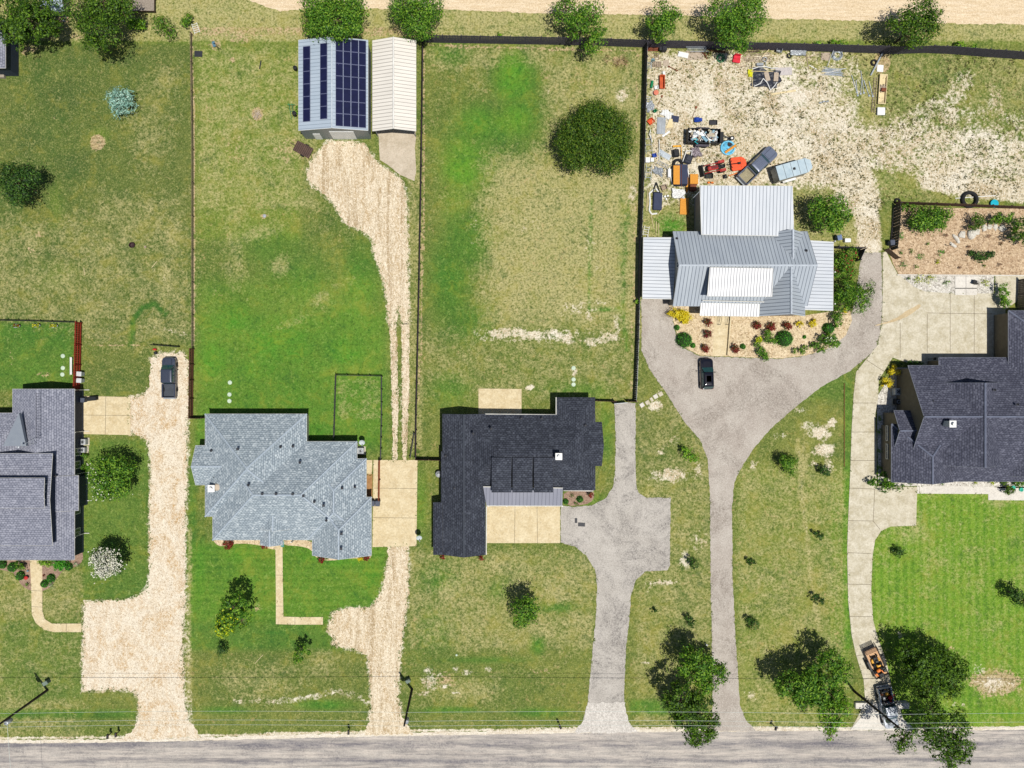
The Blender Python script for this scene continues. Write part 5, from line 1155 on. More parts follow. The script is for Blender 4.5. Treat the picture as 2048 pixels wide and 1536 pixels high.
# ================================================================ fences, poles and yard fixtures
m_fence = plain('dark_fence_boards', pc(92, 88, 98), pc(66, 62, 72), .85, scale=4)
m_fence2 = plain('brown_fence_boards', pc(92, 66, 54), pc(70, 48, 40), .85, scale=4)
m_red = plain('red_stained_boards', pc(168, 56, 34), pc(132, 40, 26), .8, scale=4)
m_iron = plain('black_iron', pc(30, 30, 34), rough=.5)
def fence(name, label, pts, hgt, mat, boards=True, pitch=.22, post=2.4, cap=None, cat='fence'):
    """boarded fence along a polyline of ground pixels: boards, rails, posts"""
    b0 = G(*pts[0]); root = empty(name, b0, 0, label, cat)
    P = [G(*p) - b0 for p in pts]; bd = MB(); rl = MB(); k = 0
    for a, b in zip(P[:-1], P[1:]):
        L = (b - a).length; ang = math.atan2((b - a).y, (b - a).x)
        if boards:
            n = max(1, int(L / pitch))
            for i in range(n):
                t = (i + .5) / n; c = a + (b - a) * t
                z = hgt * random.uniform(.97, 1.02)
                bd.at(c.x, c.y, 0, ang + random.uniform(-.03, .03)).box(0, random.uniform(-.008, .008), z / 2, L / n * .93, .03, z)
        for z in (.35, hgt * .55, hgt * .88):
            c = (a + b) / 2; rl.at(c.x, c.y, z, ang).box(0, .04, 0, L, .05, .09)
        m = max(1, int(round(L / post)))
        for i in range(m + (1 if b is P[-1] else 0)):
            c = a + (b - a) * (i / m)
            MB().at(c.x, c.y, 0, ang).box(0, .09, hgt * .51, .1, .1, hgt * 1.02).build('post', mat, root)
    if boards: bd.build('boards', mat, root)
    rl.build('rail', cap or mat, root)
    return root
fence('board_fence', 'tall black board fence between the grass strip and the bright meadow', [(849, 85), (960, 87), (1080, 89), (1180, 91), (1290, 95)], 2.2, m_fence)
fence('board_fence', 'tall black board fence behind the junk yard, sagging at its east end', [(1291, 95), (1420, 98), (1560, 101), (1700, 105), (1790, 108), (1850, 106), (1900, 108), (1960, 113), (2048, 119), (2300, 130)], 2.2, m_fence)
fence('board_fence', 'dark board fence between the meadow and the junk yard', [(1289, 96), (1287, 180), (1284, 300), (1280, 420), (1278, 476)], 1.85, m_fence, cap=m_steel)
fence('rail_fence', 'dark fence running down the east side of the meadow beside the carport roof', [(1278, 476), (1276, 560), (1273, 680), (1270, 760), (1268, 803)], 1.5, m_fence, pitch=.3, cap=m_steel)
fence('board_fence', 'low black fence between the gravel drive and the meadow', [(846, 86), (845, 200), (842, 400), (839, 560), (836, 700), (833, 830), (832, 917)], 1.3, plain('purple_black_boards', pc(58, 46, 54), rough=.85), pitch=.3)
fence('board_fence', 'short black fence joining the drive gate to the dark-roofed house', [(832, 918), (886, 919)], 1.6, m_fence2)
fence('board_fence', 'short black fence from the dark-roofed house toward its rear drive', [(1190, 802), (1228, 803)], 1.5, m_fence2)
fence('board_fence', 'stub of black fence closing the rear drive at the meadow corner', [(1252, 803), (1268, 803)], 1.5, m_fence2)
fence('red_fence', 'bright red-stained board fence beside the west patio', [(164, 646), (163, 690), (162, 730), (160, 782)], 1.8, m_red, pitch=.3)
fence('iron_fence', 'thin black rail fence at the top of the fenced west yard', [(-40, 641), (60, 643), (155, 646)], 1.2, m_iron, False, post=1.6)
fence('brown_fence', 'narrow brown board fence between the caliche drive and the hip-roofed house', [(388, 698), (387, 760), (386, 834)], 1.7, plain('russet_boards', pc(112, 72, 50), pc(84, 52, 38), .85))
fence('brown_fence', 'dark fence stub joining the hip-roofed house to the brown fence', [(386, 836), (411, 836)], 1.6, m_fence2)
fence('wire_fence', 'black kennel fence enclosing a lighter square of lawn', [(670, 883), (674, 751), (764, 753), (764, 830), (762, 918)], 1.3, m_iron, False, post=1.8)
fence('iron_fence', 'dark fence at the end of the carport side of the fenced gravel garden', [(1789, 408), (1900, 412), (2048, 418), (2300, 426)], 1.3, m_fence2)
fence('rail_gate', 'grey metal panel gate on the west side of the gravel garden', [(1788, 411), (1786, 460), (1782, 500)], 1.7, plain('grey_brown_boards', pc(88, 80, 72), rough=.8), pitch=.4, cap=m_steel)
fence('plank_gate', 'open brown plank gate at the corner of the gravel garden', [(1768, 501), (1790, 519)], 1.3, plain('plank_brown', pc(122, 100, 84), rough=.85), pitch=.25, cat='gate')
fence('board_fence', 'black fence and gate wing east of the metal-roofed house', [(1668, 497), (1720, 499)], 1.5, m_fence)
fence('swing_gate', 'black swing gate standing open over the loop drive', [(1720, 500), (1710, 522)], 1.6, m_fence, cat='gate')
fence('plank_gate', 'grey plank gate beside the slate-roofed house', [(2036, 560), (2034, 618)], 1.7, plain('grey_planks', pc(112, 104, 96), pc(90, 84, 78), .85), pitch=.25, cat='gate')
fence('brown_fence', 'rust-brown fence on the concrete beside the hip-roofed house', [(760, 919), (759, 998)], 1.5, plain('rust_boards', pc(150, 84, 48), pc(120, 62, 36), .8))
fence('wire_gate', 'leaning mesh gate at the foot of the low black fence', [(822, 914), (830, 866)], 1.2, m_iron, False, post=1.2, cat='gate')
fence('wire_fence', 'short black wire gate across the end of the caliche drive', [(308, 691), (360, 695)], 1.2, m_iron, False, post=1.3)
fence('wire_fence', 'faint wire fence line between the two north-west lawns', [(384, 70), (387, 300), (387, 500), (387, 695)], .9, plain('rusty_wire', pc(120, 104, 84)), False, post=4.5)
thing('metal_gate', MB().box(0, 0, .8, 1.9, .05, .06).box(0, 0, .2, 1.9, .05, .06).box(0, 0, 1.3, 1.9, .05, .06).box(-.93, 0, .75, .06, .05, 1.2).box(.93, 0, .75, .06, .05, 1.2).box(0, .02, .75, 1.8, .02, 1.1), m_steel, 'pale metal gate leaf at the top of the dark house rear drive', 'gate', G(1238, 806), .1)
# dog-run patio doors etc
# utility poles with transformer, arms and lines
m_pole = plain('pole_wood', pc(70, 58, 50), pc(46, 38, 34), .9)
m_wire = plain('line_wire', pc(216, 226, 220), rough=.5)
poles = [((95, 1380), 'utility pole with grey transformer on the west lawn'), ((824, 1378), 'utility pole with grey transformer beside the tan gravel drive'), ((1708, 1382), 'utility pole leaning over the parked pickup at the concrete drive')]
tops = []
for (px, py), lb in poles:
    b = G(px, py); r = empty('utility_pole', b, 0, lb, 'utility pole', 'utility poles along the street')
    MB().tube((0, 0, 0), (0, 0, 10.6), .19, .12, 10).build('pole', m_pole, r)
    MB().lathe([(.24, -.5), (.3, -.45), (.3, .45), (.24, .5), (.05, .56)], 14, .1, -.42, 8.4).tube((.02, -.42, 8.9), (.02, -.42, 9.2), .04).tube((.2, -.42, 8.9), (.2, -.42, 9.2), .04).build('transformer', m_steel, r, True)
    MB().box(0, -.12, 9.9, .12, .5, .1).tube((0, 0, 10.5), (0, 0, 10.85), .05).tube((0, -.35, 9.9), (0, -.35, 10.15), .05).build('cross_arm', m_pole, r)
    tops.append(b)
for z, yo, lb in ((10.8, 0, 'highest of the three power lines above the street verge'), (9.1, -.2, 'middle power line above the street verge'), (7.4, .15, 'lowest and northernmost cable above the street verge')):
    mb = MB(); pts = [Vector((-120, tops[0].y + yo, z))] + [Vector((t.x, t.y + yo, z)) for t in tops] + [Vector((120, tops[2].y + yo, z))]
    for a, b in zip(pts[:-1], pts[1:]):
        q = []
        for i in range(13):
            t = i / 12; p = a.lerp(b, t); q.append((p.x, p.y, p.z - .5 * 4 * t * (1 - t)))
        mb.path(q, .016, 5)
    thing('power_line', mb, m_wire, lb, 'power line', group='power lines along the street')
a = tops[0]; mb = MB()
mb.path([(a.x + 0, a.y, 8.6), (a.x + 1, a.y - 20, 7.9), (a.x + 2, a.y - 45, 8.6)], .02, 5)
thing('power_line', mb, m_wire, 'service wire crossing the street from the west pole', 'power line')
# mailboxes and verge bits
def mailbox(px, py, lb, rz=0, arm=False, mat=None):
    r = empty('mailbox', G(px, py), rz, lb, 'mailbox', 'mailboxes along the street')
    MB().box(0, 0, .55, .1, .1, 1.1).build('post', m_black, r)
    m = MB(); n = 8
    prof = [(-.14, 0), (.14, 0)] + [(.14 * math.cos(math.pi * i / n), .14 + .14 * math.sin(math.pi * i / n)) for i in range(n + 1)]
    m.rings([[(x, y, 1.1 + z) for x, z in prof] for y in (-.3, .3)]); m.build('box', mat or m_black, r)
    MB().box(.16, .1, 1.3, .02, .05, .2).build('flag', plain('flag_red', pc(180, 40, 30)), r)
mailbox(224, 1464, 'left one of a pair of black mailboxes by the caliche drive', -.1)
mailbox(240, 1461, 'right one of a pair of black mailboxes by the caliche drive', .05)
mailbox(700, 1456, 'black mailbox west of the tan gravel drive', 0)
mailbox(1118, 1445, 'black mailbox west of the asphalt driveway mouth', .4)
mailbox(1545, 1448, 'black mailbox east of the stem drive mouth', -.4)
# pale pedestal boxes
for px, py, lb, s in ((97, 1362, 'green-grey utility pedestal beside the west pole', .7), (817, 1358, 'green-grey utility pedestal beside the middle pole', .6)):
    thing('utility_pedestal', MB().box(0, 0, .4, s, s * .7, .8, bev=.05).box(0, 0, .83, s + .06, s * .7 + .06, .06, bev=.02), plain('pedestal_green', pc(120, 136, 124)), lb, 'utility box', G(px, py), .5)
# septic lids
mc = plain('lid_green_white', pc(206, 224, 200), rough=.6)
for px, py, lb in ((460, 765, 'topmost of three round lids in a column on the deep green lawn'), (459, 789, 'middle one of three round lids in a column on the deep green lawn'), (459, 802, 'lowest of three round lids in a column on the deep green lawn'),
                   (126, 712, 'topmost of three round lids near the red fence'), (126, 736, 'middle one of three round lids near the red fence'), (125, 749, 'lowest of three round lids near the red fence'),
                   (1147, 736, 'topmost of three round lids on the lower meadow'), (1147, 759, 'middle one of three round lids on the lower meadow'), (1147, 769, 'lowest of three round lids on the lower meadow'), (913, 1310, 'tiny pale lid on the lawn of the dark-roofed house')):
    s = .27 if px != 913 else .12
    thing('septic_lid', MB().lathe([(s + .04, 0), (s + .04, .05), (s, .09), (.05, .11), (.01, .11)], 20), mc, lb, 'lid', G(px, py), 0, 'round septic lids', False)
# air conditioners
def ac(px, py, lb, s=.8, rz=0, col=None):
    r = empty('air_conditioner', G(px, py), rz, lb, 'air conditioner', 'air conditioners')
    MB().box(0, 0, .05, s + .3, s + .3, .1).build('pad', m_conc2, r)
    MB().box(0, 0, .5, s, s, .8, bev=.04).build('case', col or plain('ac_grey', pc(196, 198, 200)), r)
    f = MB().torus(s * .34, .03, 0, 0, .91); f.lathe([(s * .3, .9), (s * .3, .905)], 16); f.build('fan_ring', m_steel, r)
    g = MB()
    for i in range(5): g.at(0, 0, 0, i * 1.2566).box(s * .15, 0, .915, s * .28, .1, .01)
    g.at().lathe([(.07, .91), (.07, .94)], 8).build('fan', m_black, r)
ac(172, 883, 'upper air conditioner of the two beside the west house'); ac(171, 899, 'lower air conditioner of the two beside the west house', .7)
ac(723, 901, 'air conditioner in the notch of the hip-roofed house', .9)
ac(1790, 783, 'larger pale air conditioner beside the slate-roofed house', 1.0, 0, plain('ac_pale', pc(206, 208, 206)))
ac(1790, 803, 'smaller dark air conditioner beside the slate-roofed house', .75, 0, m_black)
# dishes
def dish(px, py, z, lb, rz, s=.42):
    r = empty('satellite_dish', G(px, py), rz, lb, 'satellite dish', 'satellite dishes')
    MB().tube((0, 0, 0), (0, 0, z), .04).build('mast', m_steel, r)
    d = MB().at(0, 0, z, 0, .7); n = 18
    d.rings([[(q * s * math.cos(2 * math.pi * i / n), q * s * 1.15 * math.sin(2 * math.pi * i / n), q * q * .12) for i in range(n)] for q in (.03, .4, .75, 1.0)], 0, False)
    d.build('dish', plain('dish_grey', pc(206, 216, 220)), r, True)
    MB().at(0, 0, z, 0, .7).tube((0, -s, .1), (0, -.1, .6), .02).box(0, -.1, .62, .12, .12, .1).build('feed_arm', m_steel, r)
dish(728, 882, 1.8, 'satellite dish by the north-east corner of the hip-roofed house', .2); dish(840, 1069, 1.8, 'satellite dish on the grass strip left of the dark-roofed house', .3)
thing('propane_tank', MB().lathe([(.05, 0), (.42, .1), (.5, .5), (.42, .95), (.18, 1.05), (.18, 1.2), (.02, 1.2)], 18), plain('tank_white', pc(196, 200, 204)), 'round white-topped tank against the west wall of the dark-roofed house', 'tank', G(878, 947), 0, None, True)
# wheelie bins
def bin_(px, py, lb, mat, rz=0):
    r = empty('wheelie_bin', G(px, py), rz, lb, 'bin', 'wheelie bins')
    MB().rings([[(-.24, -.26, .06), (.24, -.26, .06), (.24, .26, .06), (-.24, .26, .06)], [(-.3, -.34, 1.0), (.3, -.34, 1.0), (.3, .34, 1.0), (-.3, .34, 1.0)]]).build('body', mat, r)
    MB().box(0, 0, 1.04, .66, .74, .08, bev=.03).box(0, .38, 1.0, .5, .06, .05).build('lid', mat, r)
    for s in (-1, 1): MB().at(s * .27, .3, .12, 0, 0, math.pi / 2).lathe([(.12, -.03), (.12, .03)], 12).build('wheel', m_rub, r)
mb_g = plain('bin_grey', pc(84, 90, 106)); mb_w = plain('bin_white', pc(216, 218, 220))
bin_(166, 748, 'white bin against the red fence, upper of two', mb_w, 1.5); bin_(166, 761, 'white bin against the red fence, lower of two', mb_w, 1.5)
bin_(172, 800, 'dark grey bin at the north-west corner of the west patio', mb_g, 1.5); bin_(747, 1005, 'grey bin left of its twin at the rust-brown fence end', mb_g, 0); bin_(757, 1005, 'grey bin right of its twin at the rust-brown fence end', mb_g, 0)
bin_(1777, 488, 'grey bin beside the metal panel gate of the gravel garden', mb_g, .1); bin_(1672, 478, 'blue-grey bin at the north-east corner of the metal-roofed house', plain('bin_blue', pc(112, 132, 170)), .2)
thing('storage_box', MB().box(0, 0, .25, .8, .5, .5, bev=.04).box(0, 0, .53, .84, .54, .06, bev=.02), m_white, 'small white storage box near the blue-grey bin', 'box', G(1692, 482))
thing('barbecue_grill', MB().box(0, 0, .8, 1.3, .6, .3, bev=.08).box(-.5, -.2, .35, .06, .06, .7).box(.5, -.2, .35, .06, .06, .7).box(-.5, .2, .35, .06, .06, .7).box(.5, .2, .35, .06, .06, .7).box(0, 0, .3, 1.0, .5, .04), m_black, 'black barbecue grill on the west patio beside the dark bin', 'grill', G(190, 797), .1)
thing('garden_chair', MB().box(0, 0, .4, .6, .6, .06, bev=.02).box(0, -.3, .75, .6, .06, .7, bev=.02).box(.3, 0, .55, .05, .55, .05).box(-.3, 0, .55, .05, .55, .05).box(.25, .25, .2, .05, .05, .4).box(-.25, .25, .2, .05, .05, .4).box(.25, -.25, .2, .05, .05, .4).box(-.25, -.25, .2, .05, .05, .4), m_black, 'dark chair on the pale stepping slabs of the pebble bed', 'chair', G(1946, 565), -.3)
# slabs in pebble bed, stepping stones
for i in range(3):
    for j in range(2):
        thing('paving_slab', MB().box(0, 0, .07, 1.55, 1.05 if i else .8, .08, bev=.02), m_conc3, '%s pale slab in the %s column of the pebble bed' % (('top', 'middle', 'bottom')[i], ('left', 'right')[j]), 'slab', G(1920 + j * 22, 557 + i * 12.5 + 1), 0, 'stepping slabs of the pebble bed')
for k, (px, py, lb) in enumerate(((1284, 810, 'cream stepping stone nearest the rear drive, lowest of its row'), (1295, 805, 'grey stepping stone, second from the rear drive'), (1303, 799, 'narrow stepping stone in the middle of its row'), (1311, 793, 'speckled stepping stone, fourth from the rear drive'), (1321, 788, 'broken stepping stone nearest the loop drive'))):
    thing('stepping_stone', MB().box(0, 0, .05, .62 if k != 2 else .4, .6, .1, bev=.03), m_conc3 if k in (0, 3) else m_conc2, lb, 'stone', G(px, py), .55, 'stepping stones beside the rear drive')
# limestone boulders of the dry stream bed
def boulder(px, py, sx, sy, sz, lb, seed, mat=None, name='boulder', group=None):
    r = random.Random(seed); n = 11; mb = MB(); rs = []
    ph = [r.uniform(.78, 1.2) for _ in range(n)]
    for q, z in ((.92, 0), (1.05, .3), (.95, .65), (.6, .95), (.12, 1.03)):
        rs.append([(sx * q * ph[i] * r.uniform(.93, 1.06) * math.cos(2 * math.pi * i / n), sy * q * ph[i] * math.sin(2 * math.pi * i / n), sz * z * r.uniform(.92, 1.08)) for i in range(n)])
    mb.rings(rs)
    return thing(name, mb, mat or plain('limestone', pc(226, 222, 212), pc(188, 180, 166), .9, scale=4, bump=.5, bscale=8), lb, 'rock', G(px, py), r.uniform(0, 3), group)
for a in ((1905, 490, .6, .25, .25, 'white rock at the low south-west end of the dry stream', 1), (1912, 478, .7, .3, .3, 'long narrow white rock curving up the dry stream', 2), (1923, 470, .55, .5, .35, 'hollow grey rock in the bend of the dry stream', 3), (1941, 468, .75, .65, .5, 'largest white boulder of the dry stream', 4), (1954, 464, .4, .4, .25, 'tan rock right of the largest boulder', 5), (1967, 456, .5, .4, .35, 'square white rock near the upper shrub', 6), (1978, 454, .45, .4, .35, 'cracked white rock beside the square one', 7), (1990, 454, .5, .35, .2, 'flat tan rock near the end of the dry stream', 8), (2003, 457, .6, .5, .35, 'grey rock in the shade at the east of the dry stream', 9)):
    boulder(*a, group='rocks of the dry stream')
thing('garden_stake', MB().tube((0, 0, 0), (0, 0, 1.0), .04).box(0, 0, 1.0, .14, .14, .1), m_black, 'thin dark stake by a blue-green grass tuft', 'stake', G(1892, 492))
# walls at the drive mouth, handrails, small kerbs
for px, lb in ((1722, 'west concrete wing wall at the mouth of the concrete drive'), (1801, 'east concrete wing wall at the mouth of the concrete drive')):
    thing('headwall', MB().box(0, 0, .22, 2.0, .85, .45, bev=.03), m_conc3, lb, 'wall', G(px, 1409))
for px, lb in ((1438, 'left black handrail of the garden steps'), (1454, 'right black handrail of the garden steps')):
    thing('handrail', MB().tube((-.12, 0, .9), (-.22, -1.2, .5), .025).tube((.12, 0, .9), (.05, -1.2, .5), .025).tube((-.22, -1.2, .5), (.05, -1.2, .5), .025).tube((-.12, 0, 0), (-.12, 0, .9), .025).tube((.12, 0, 0), (.12, 0, .9), .025).tube((-.22, -1.2, 0), (-.22, -1.2, .5), .025).tube((.05, -1.2, 0), (.05, -1.2, .5), .025), m_iron, lb, 'handrail', G(px, 633))
thing('path_wall', MB().box(0, 0, .2, .18, 5.6, .4), m_conc, 'low kerb wall along the right side of the garden path', 'wall', G(1457, 672), -.075)
thing('garden_kerb', MB().box(9.5, 0, .08, 19.5, .14, .16), m_conc3, 'white kerb between the gravel garden and the pebble bed', 'kerb', G(1797, 550), -.005)
thing('lamp_post_base', MB().tube((0, 0, 0), (0, 0, 1.3), .05).lathe([(.12, 1.3), (.2, 1.4), (.2, 1.6), (.05, 1.7)], 10), m_black, 'black urn-shaped lamp in the shadow above the slate roof', 'lamp', G(1856, 718))
# deck in the north
r = empty('wooden_deck', G(292, 8), .0, 'weathered wooden deck at the north edge of the photo', 'deck')
d = MB()
for i in range(22): d.box(0, -1.35 + i * .145 + random.uniform(-.004, .004), .82, 3.1, .13, .04)
d.build('planks', plain('deck_grey', pc(170, 158, 144), pc(136, 124, 112), .9, scale=5), r)
for x in (-1.45, 1.45):
    for y in (-1.3, 1.6): MB().box(x, y, .4, .12, .12, .8).build('post', m_fence2, r)
MB().box(0, -1.4, .7, 3.1, .05, .2).box(1.53, 0, .7, .05, 3.0, .2).build('skirt', m_fence2, r)
thing('play_slide', MB().at(0, 0, 0, 0, -.5).box(0, 0, .7, .6, 1.4, .05).box(-.3, 0, .78, .05, 1.4, .16).box(.3, 0, .78, .05, 1.4, .16).at().box(.2, .8, .6, .06, .06, 1.2), plain('slide_orange', pc(240, 150, 30)), 'orange slide beside the wooden deck', 'slide', G(311, 0))
thing('kettle_grill', MB().lathe([(.05, .55), (.3, .6), (.42, .8), (.42, .85), (.3, 1.05), (.03, 1.12)], 16).tube((-.25, -.2, 0), (-.1, -.1, .6), .03).tube((.25, -.2, 0), (.1, -.1, .6), .03).tube((0, .3, 0), (0, .1, .6), .03), plain('dark_maroon', pc(66, 34, 40), rough=.35), 'dark round kettle grill on the pavers by the tin-roofed shed', 'grill', G(103, 27))
thing('paint_bucket', MB().lathe([(.18, 0), (.22, .4), (.2, .4), (.17, .05), (.01, .05)], 14), m_white, 'white bucket under the corner tree near the kettle grill', 'bucket', G(97, 35))
for px, py, lb in ((133, 36, 'white pot at the edge of the pavers, upper of two'), (130, 43, 'white pot at the edge of the pavers, lower of two')):
    thing('plant_pot', MB().lathe([(.12, 0), (.17, .3), (.13, .3), (.12, .2), (.01, .2)], 12), m_steel, lb, 'pot', G(px, py), 0, 'pots by the pavers')
# ================================================================ vehicles (local +y is forward)
def outline(L, W, rf, rr, y0=None, y1=None, n=7):
    """plan outline with rounded front (rf) and rear (rr)"""
    y0 = -L / 2 if y0 is None else y0; y1 = L / 2 if y1 is None else y1
    p = []
    for i in range(n):
        a = math.pi / 2 * i / (n - 1); p.append((W / 2 - rf[0] + rf[0] * math.cos(a), y1 - rf[1] + rf[1] * math.sin(a)))
    for i in range(n):
        a = math.pi / 2 + math.pi / 2 * i / (n - 1); p.append((-W / 2 + rf[0] + rf[0] * math.cos(a), y1 - rf[1] + rf[1] * math.sin(a)))
    for i in range(n):
        a = math.pi + math.pi / 2 * i / (n - 1); p.append((-W / 2 + rr[0] + rr[0] * math.cos(a), y0 + rr[1] + rr[1] * math.sin(a)))
    for i in range(n):
        a = 1.5 * math.pi + math.pi / 2 * i / (n - 1); p.append((W / 2 - rr[0] + rr[0] * math.cos(a), y0 + rr[1] + rr[1] * math.sin(a)))
    return p
def ring(pl, s, z, cy=0, dz=None):
    return [(x * s, cy + (y - cy) * (1 - (1 - s) * .5), z + (dz(x, y) if dz else 0)) for x, y in pl]
def wheels(root, xs_, ys_, R, wd=.24, rim=None):
    for y in ys_:
        for s in (-1, 1):
            t = MB().at(s * xs_, y, R, 0, 0, math.pi / 2).lathe([(R * .6, -wd / 2), (R * .94, -wd / 2), (R, -wd / 3), (R, wd / 3), (R * .94, wd / 2), (R * .6, wd / 2)], 18).build('wheel', m_rub, root, True)
            MB().at(s * xs_, y, R, 0, 0, math.pi / 2).lathe([(.05, -wd * .45), (R * .6, -wd * .42), (R * .6, wd * .42), (.05, wd * .45)], 12).build('rim', rim or m_steel, t)
def glass_quad(root, name, q, th=.02, m=None):
    q = [Vector(p) for p in q]; n = (q[1] - q[0]).cross(q[3] - q[0]).normalized() * th
    MB().add([tuple(p) for p in q] + [tuple(p + n) for p in q], [(3, 2, 1, 0), (4, 5, 6, 7), (0, 1, 5, 4), (1, 2, 6, 5), (2, 3, 7, 6), (3, 0, 4, 7)]).build(name, m or m_carglass, root)
m_carglass = plain('car_glass', pc(40, 84, 88), rough=.06, spec=1.0, fine=0)
def car_paint(name, c, rough=.25):
    n = NB(name); n.b.inputs['Coat Weight'].default_value = .6; n.b.inputs['Coat Roughness'].default_value = .08
    col = n.mix(n.mapr(n.noise(3, 4), .4, .7, 0, .3), c, tuple(v * .7 for v in c[:3]) + (1,))
    return n.fin(col, rough, .3, .5)
def cabin(root, paint, W, y0, y1, yr0, yr1, zb, zr, tw=.78, ribs=False):
    w0, w1 = W / 2 * .93, W / 2 * tw
    A = [(-w0, y0, zb), (w0, y0, zb), (w0, y1, zb), (-w0, y1, zb)]; B = [(-w1, yr0, zr), (w1, yr0, zr), (w1, yr1, zr), (-w1, yr1, zr)]
    MB().rings([[(x * .97, y * 1, z) for x, y, z in A], [(x * .95, y * .985 + .0, z - .02) for x, y, z in B]]).build('cab_frame', paint, root)
    sh = lambda P, Q, t: tuple(P[i] + (Q[i] - P[i]) * t for i in range(3))
    ws = [sh(A[3], B[3], .08), sh(A[2], B[2], .08), sh(A[2], B[2], .93), sh(A[3], B[3], .93)]
    ws = [(x * .93, y + .015, z + .015) for x, y, z in ws]; glass_quad(root, 'windshield', ws[::-1] if False else [ws[1], ws[0], ws[3], ws[2]], .03)
    rw = [sh(A[0], B[0], .15), sh(A[1], B[1], .15), sh(A[1], B[1], .85), sh(A[0], B[0], .85)]
    rw = [(x * .88, y - .015, z + .01) for x, y, z in rw]; glass_quad(root, 'rear_window', rw, .03)
    for s in (0, 1):
        a0, a1 = (A[0], A[3]) if s == 0 else (A[2], A[1]); b0, b1 = (B[0], B[3]) if s == 0 else (B[2], B[1]); sg = -1 if s == 0 else 1
        for u0, u1 in ((.06, .48), (.53, .94)):
            p = [sh(a0, a1, u0), sh(a0, a1, u1), sh(b0, b1, u1), sh(b0, b1, u0)]
            q = [sh(p[0], p[3], .15), sh(p[1], p[2], .15), sh(p[1], p[2], .88), sh(p[0], p[3], .88)]
            glass_quad(root, 'side_window', [(x + sg * .01, y, z) for x, y, z in q][::-1], .03)
    pl = outline(1, w1 * 2 + .06, (.14, .16), (.12, .12), yr0 - .04, yr1 + .04, 4)
    cy = (yr0 + yr1) / 2
    r = MB().rings([[(x, y, zr - .03) for x, y in pl], [(x, y, zr + .01) for x, y in pl], [(x * .9, cy + (y - cy) * .93, zr + .05) for x, y in pl], [(x * .5, cy + (y - cy) * .6, zr + .07) for x, y in pl]])
    r.build('roof', paint, root, True)
    if ribs:
        rb = MB()
        for k in (-2, -1, 0, 1, 2): rb.box(k * w1 * .3, cy, zr + .075, .05, (yr1 - yr0) * .7, .03, bev=.01)
        rb.build('roof_ribs', paint, root)
def lights(root, W, yf, yr, zf, zr_):
    for s in (-1, 1):
        MB().box(s * W * .37, yf, zf, .34, .16, .16, bev=.05).build('headlight', plain('lamp_glass', pc(220, 224, 228), rough=.1), root)
        MB().box(s * W * .43, yr, zr_, .14, .08, .3, bev=.03).build('taillight', plain('tail_red', pc(150, 20, 20), rough=.2), root)
        MB().box(s * (W / 2 + .14), yf - 1.75, 1.12, .22, .12, .16, bev=.04).box(s * (W / 2 + .03), yf - 1.75, 1.08, .12, .05, .05).build('mirror', m_black, root)
def pickup(px, py, rz, paint, label, L=5.8, W=1.98, bedmat=None, ribs=True, cablen=2.1, bed_ribs=True, cover=False, hood=None):
    root = empty('pickup_truck', G(px, py), rz, label, 'pickup truck')
    yb = -L / 2 + 2.0 if cablen > 1.9 else -L / 2 + 2.3   # cab rear
    pl = outline(L, W, (.42, .55), (.04, .04), yb, L / 2, 6)
    cr = lambda x, y: .05 * (1 - (x / (W / 2)) ** 2) - .05 * max(0, (y - L / 2 + 1.2)) ** 2
    MB().rings([ring(pl, .95, .34, 1), ring(pl, 1.0, .5, 1), ring(pl, 1.0, .86, 1), ring(pl, .95, 1.02, 1, cr), ring(pl, .6, 1.06, 1, cr)]).build('body', paint, root, False)
    yh = yb + cablen + .55
    cabin(root, paint, W, yb + .05, yh, yb + .16, yb + cablen - .12, 1.0, 1.72, .77, ribs)
    MB().box(0, (yh + L / 2) / 2 - .05, 1.085, .9, L / 2 - yh - .35, .03, bev=.012).box(.5, (yh + L / 2) / 2 - .1, 1.07, .03, L / 2 - yh - .3, .03).box(-.5, (yh + L / 2) / 2 - .1, 1.07, .03, L / 2 - yh - .3, .03).build('hood', paint, root)
    y0 = -L / 2; yl = yb - y0 - .03; yc = (y0 + yb - .03) / 2
    b = MB()
    for s in (-1, 1): b.box(s * (W / 2 - .09), yc, .78, .18, yl, .6, bev=.04)
    b.box(0, y0 + .05, .78, W - .36, .1, .58, bev=.02).box(0, yb - .08, .8, W - .36, .08, .62).build('bed_walls', paint, root)
    f = MB().box(0, yc, .56, W - .34, yl - .12, .06)
    if bed_ribs:
        for i in range(11): f.box(-W / 2 + .25 + i * (W - .5) / 10, yc, .61, .07, yl - .16, .05)
    f.build('bed_floor', bedmat or plain('bed_liner', pc(120, 122, 126)), root)
    MB().box(0, y0 - .1, .5, W * .92, .2, .2, bev=.05).build('bumper', m_steel, root); MB().box(0, L / 2 - .06, .6, W * .8, .16, .28, bev=.05).build('grille', m_black, root)
    wheels(root, W / 2 - .13, (L / 2 - 1.05, -L / 2 + 1.15), .39, .27); lights(root, W, L / 2 - .22, y0 + .02, .82, .85)
    return root
p_grey = car_paint('blue_grey_paint', pc(72, 78, 94)); p_sil = car_paint('slate_silver_paint', pc(118, 126, 146)); p_blk = car_paint('black_paint', pc(20, 20, 32), .12); p_wht = car_paint('white_paint_car', pc(196, 202, 212))
pickup(343, 755, 0.0, p_grey, 'blue-grey crew cab pickup parked nose-up on the caliche drive', 5.75, 1.95, plain('dark_liner', pc(74, 80, 90)))
pickup(1511, 334, -math.atan2(70, 67), p_sil, 'long slate-silver pickup parked diagonally between the orange mower deck and the white trailer', 6.35, 2.0, plain('tan_bed', pc(170, 160, 130)))
r5 = pickup(1769, 1410, math.radians(180 + 11), p_wht, 'white pickup with a loaded bed, parked head-down at the street end of the concrete drive', 5.9, 2.0, m_black, False, 1.7)
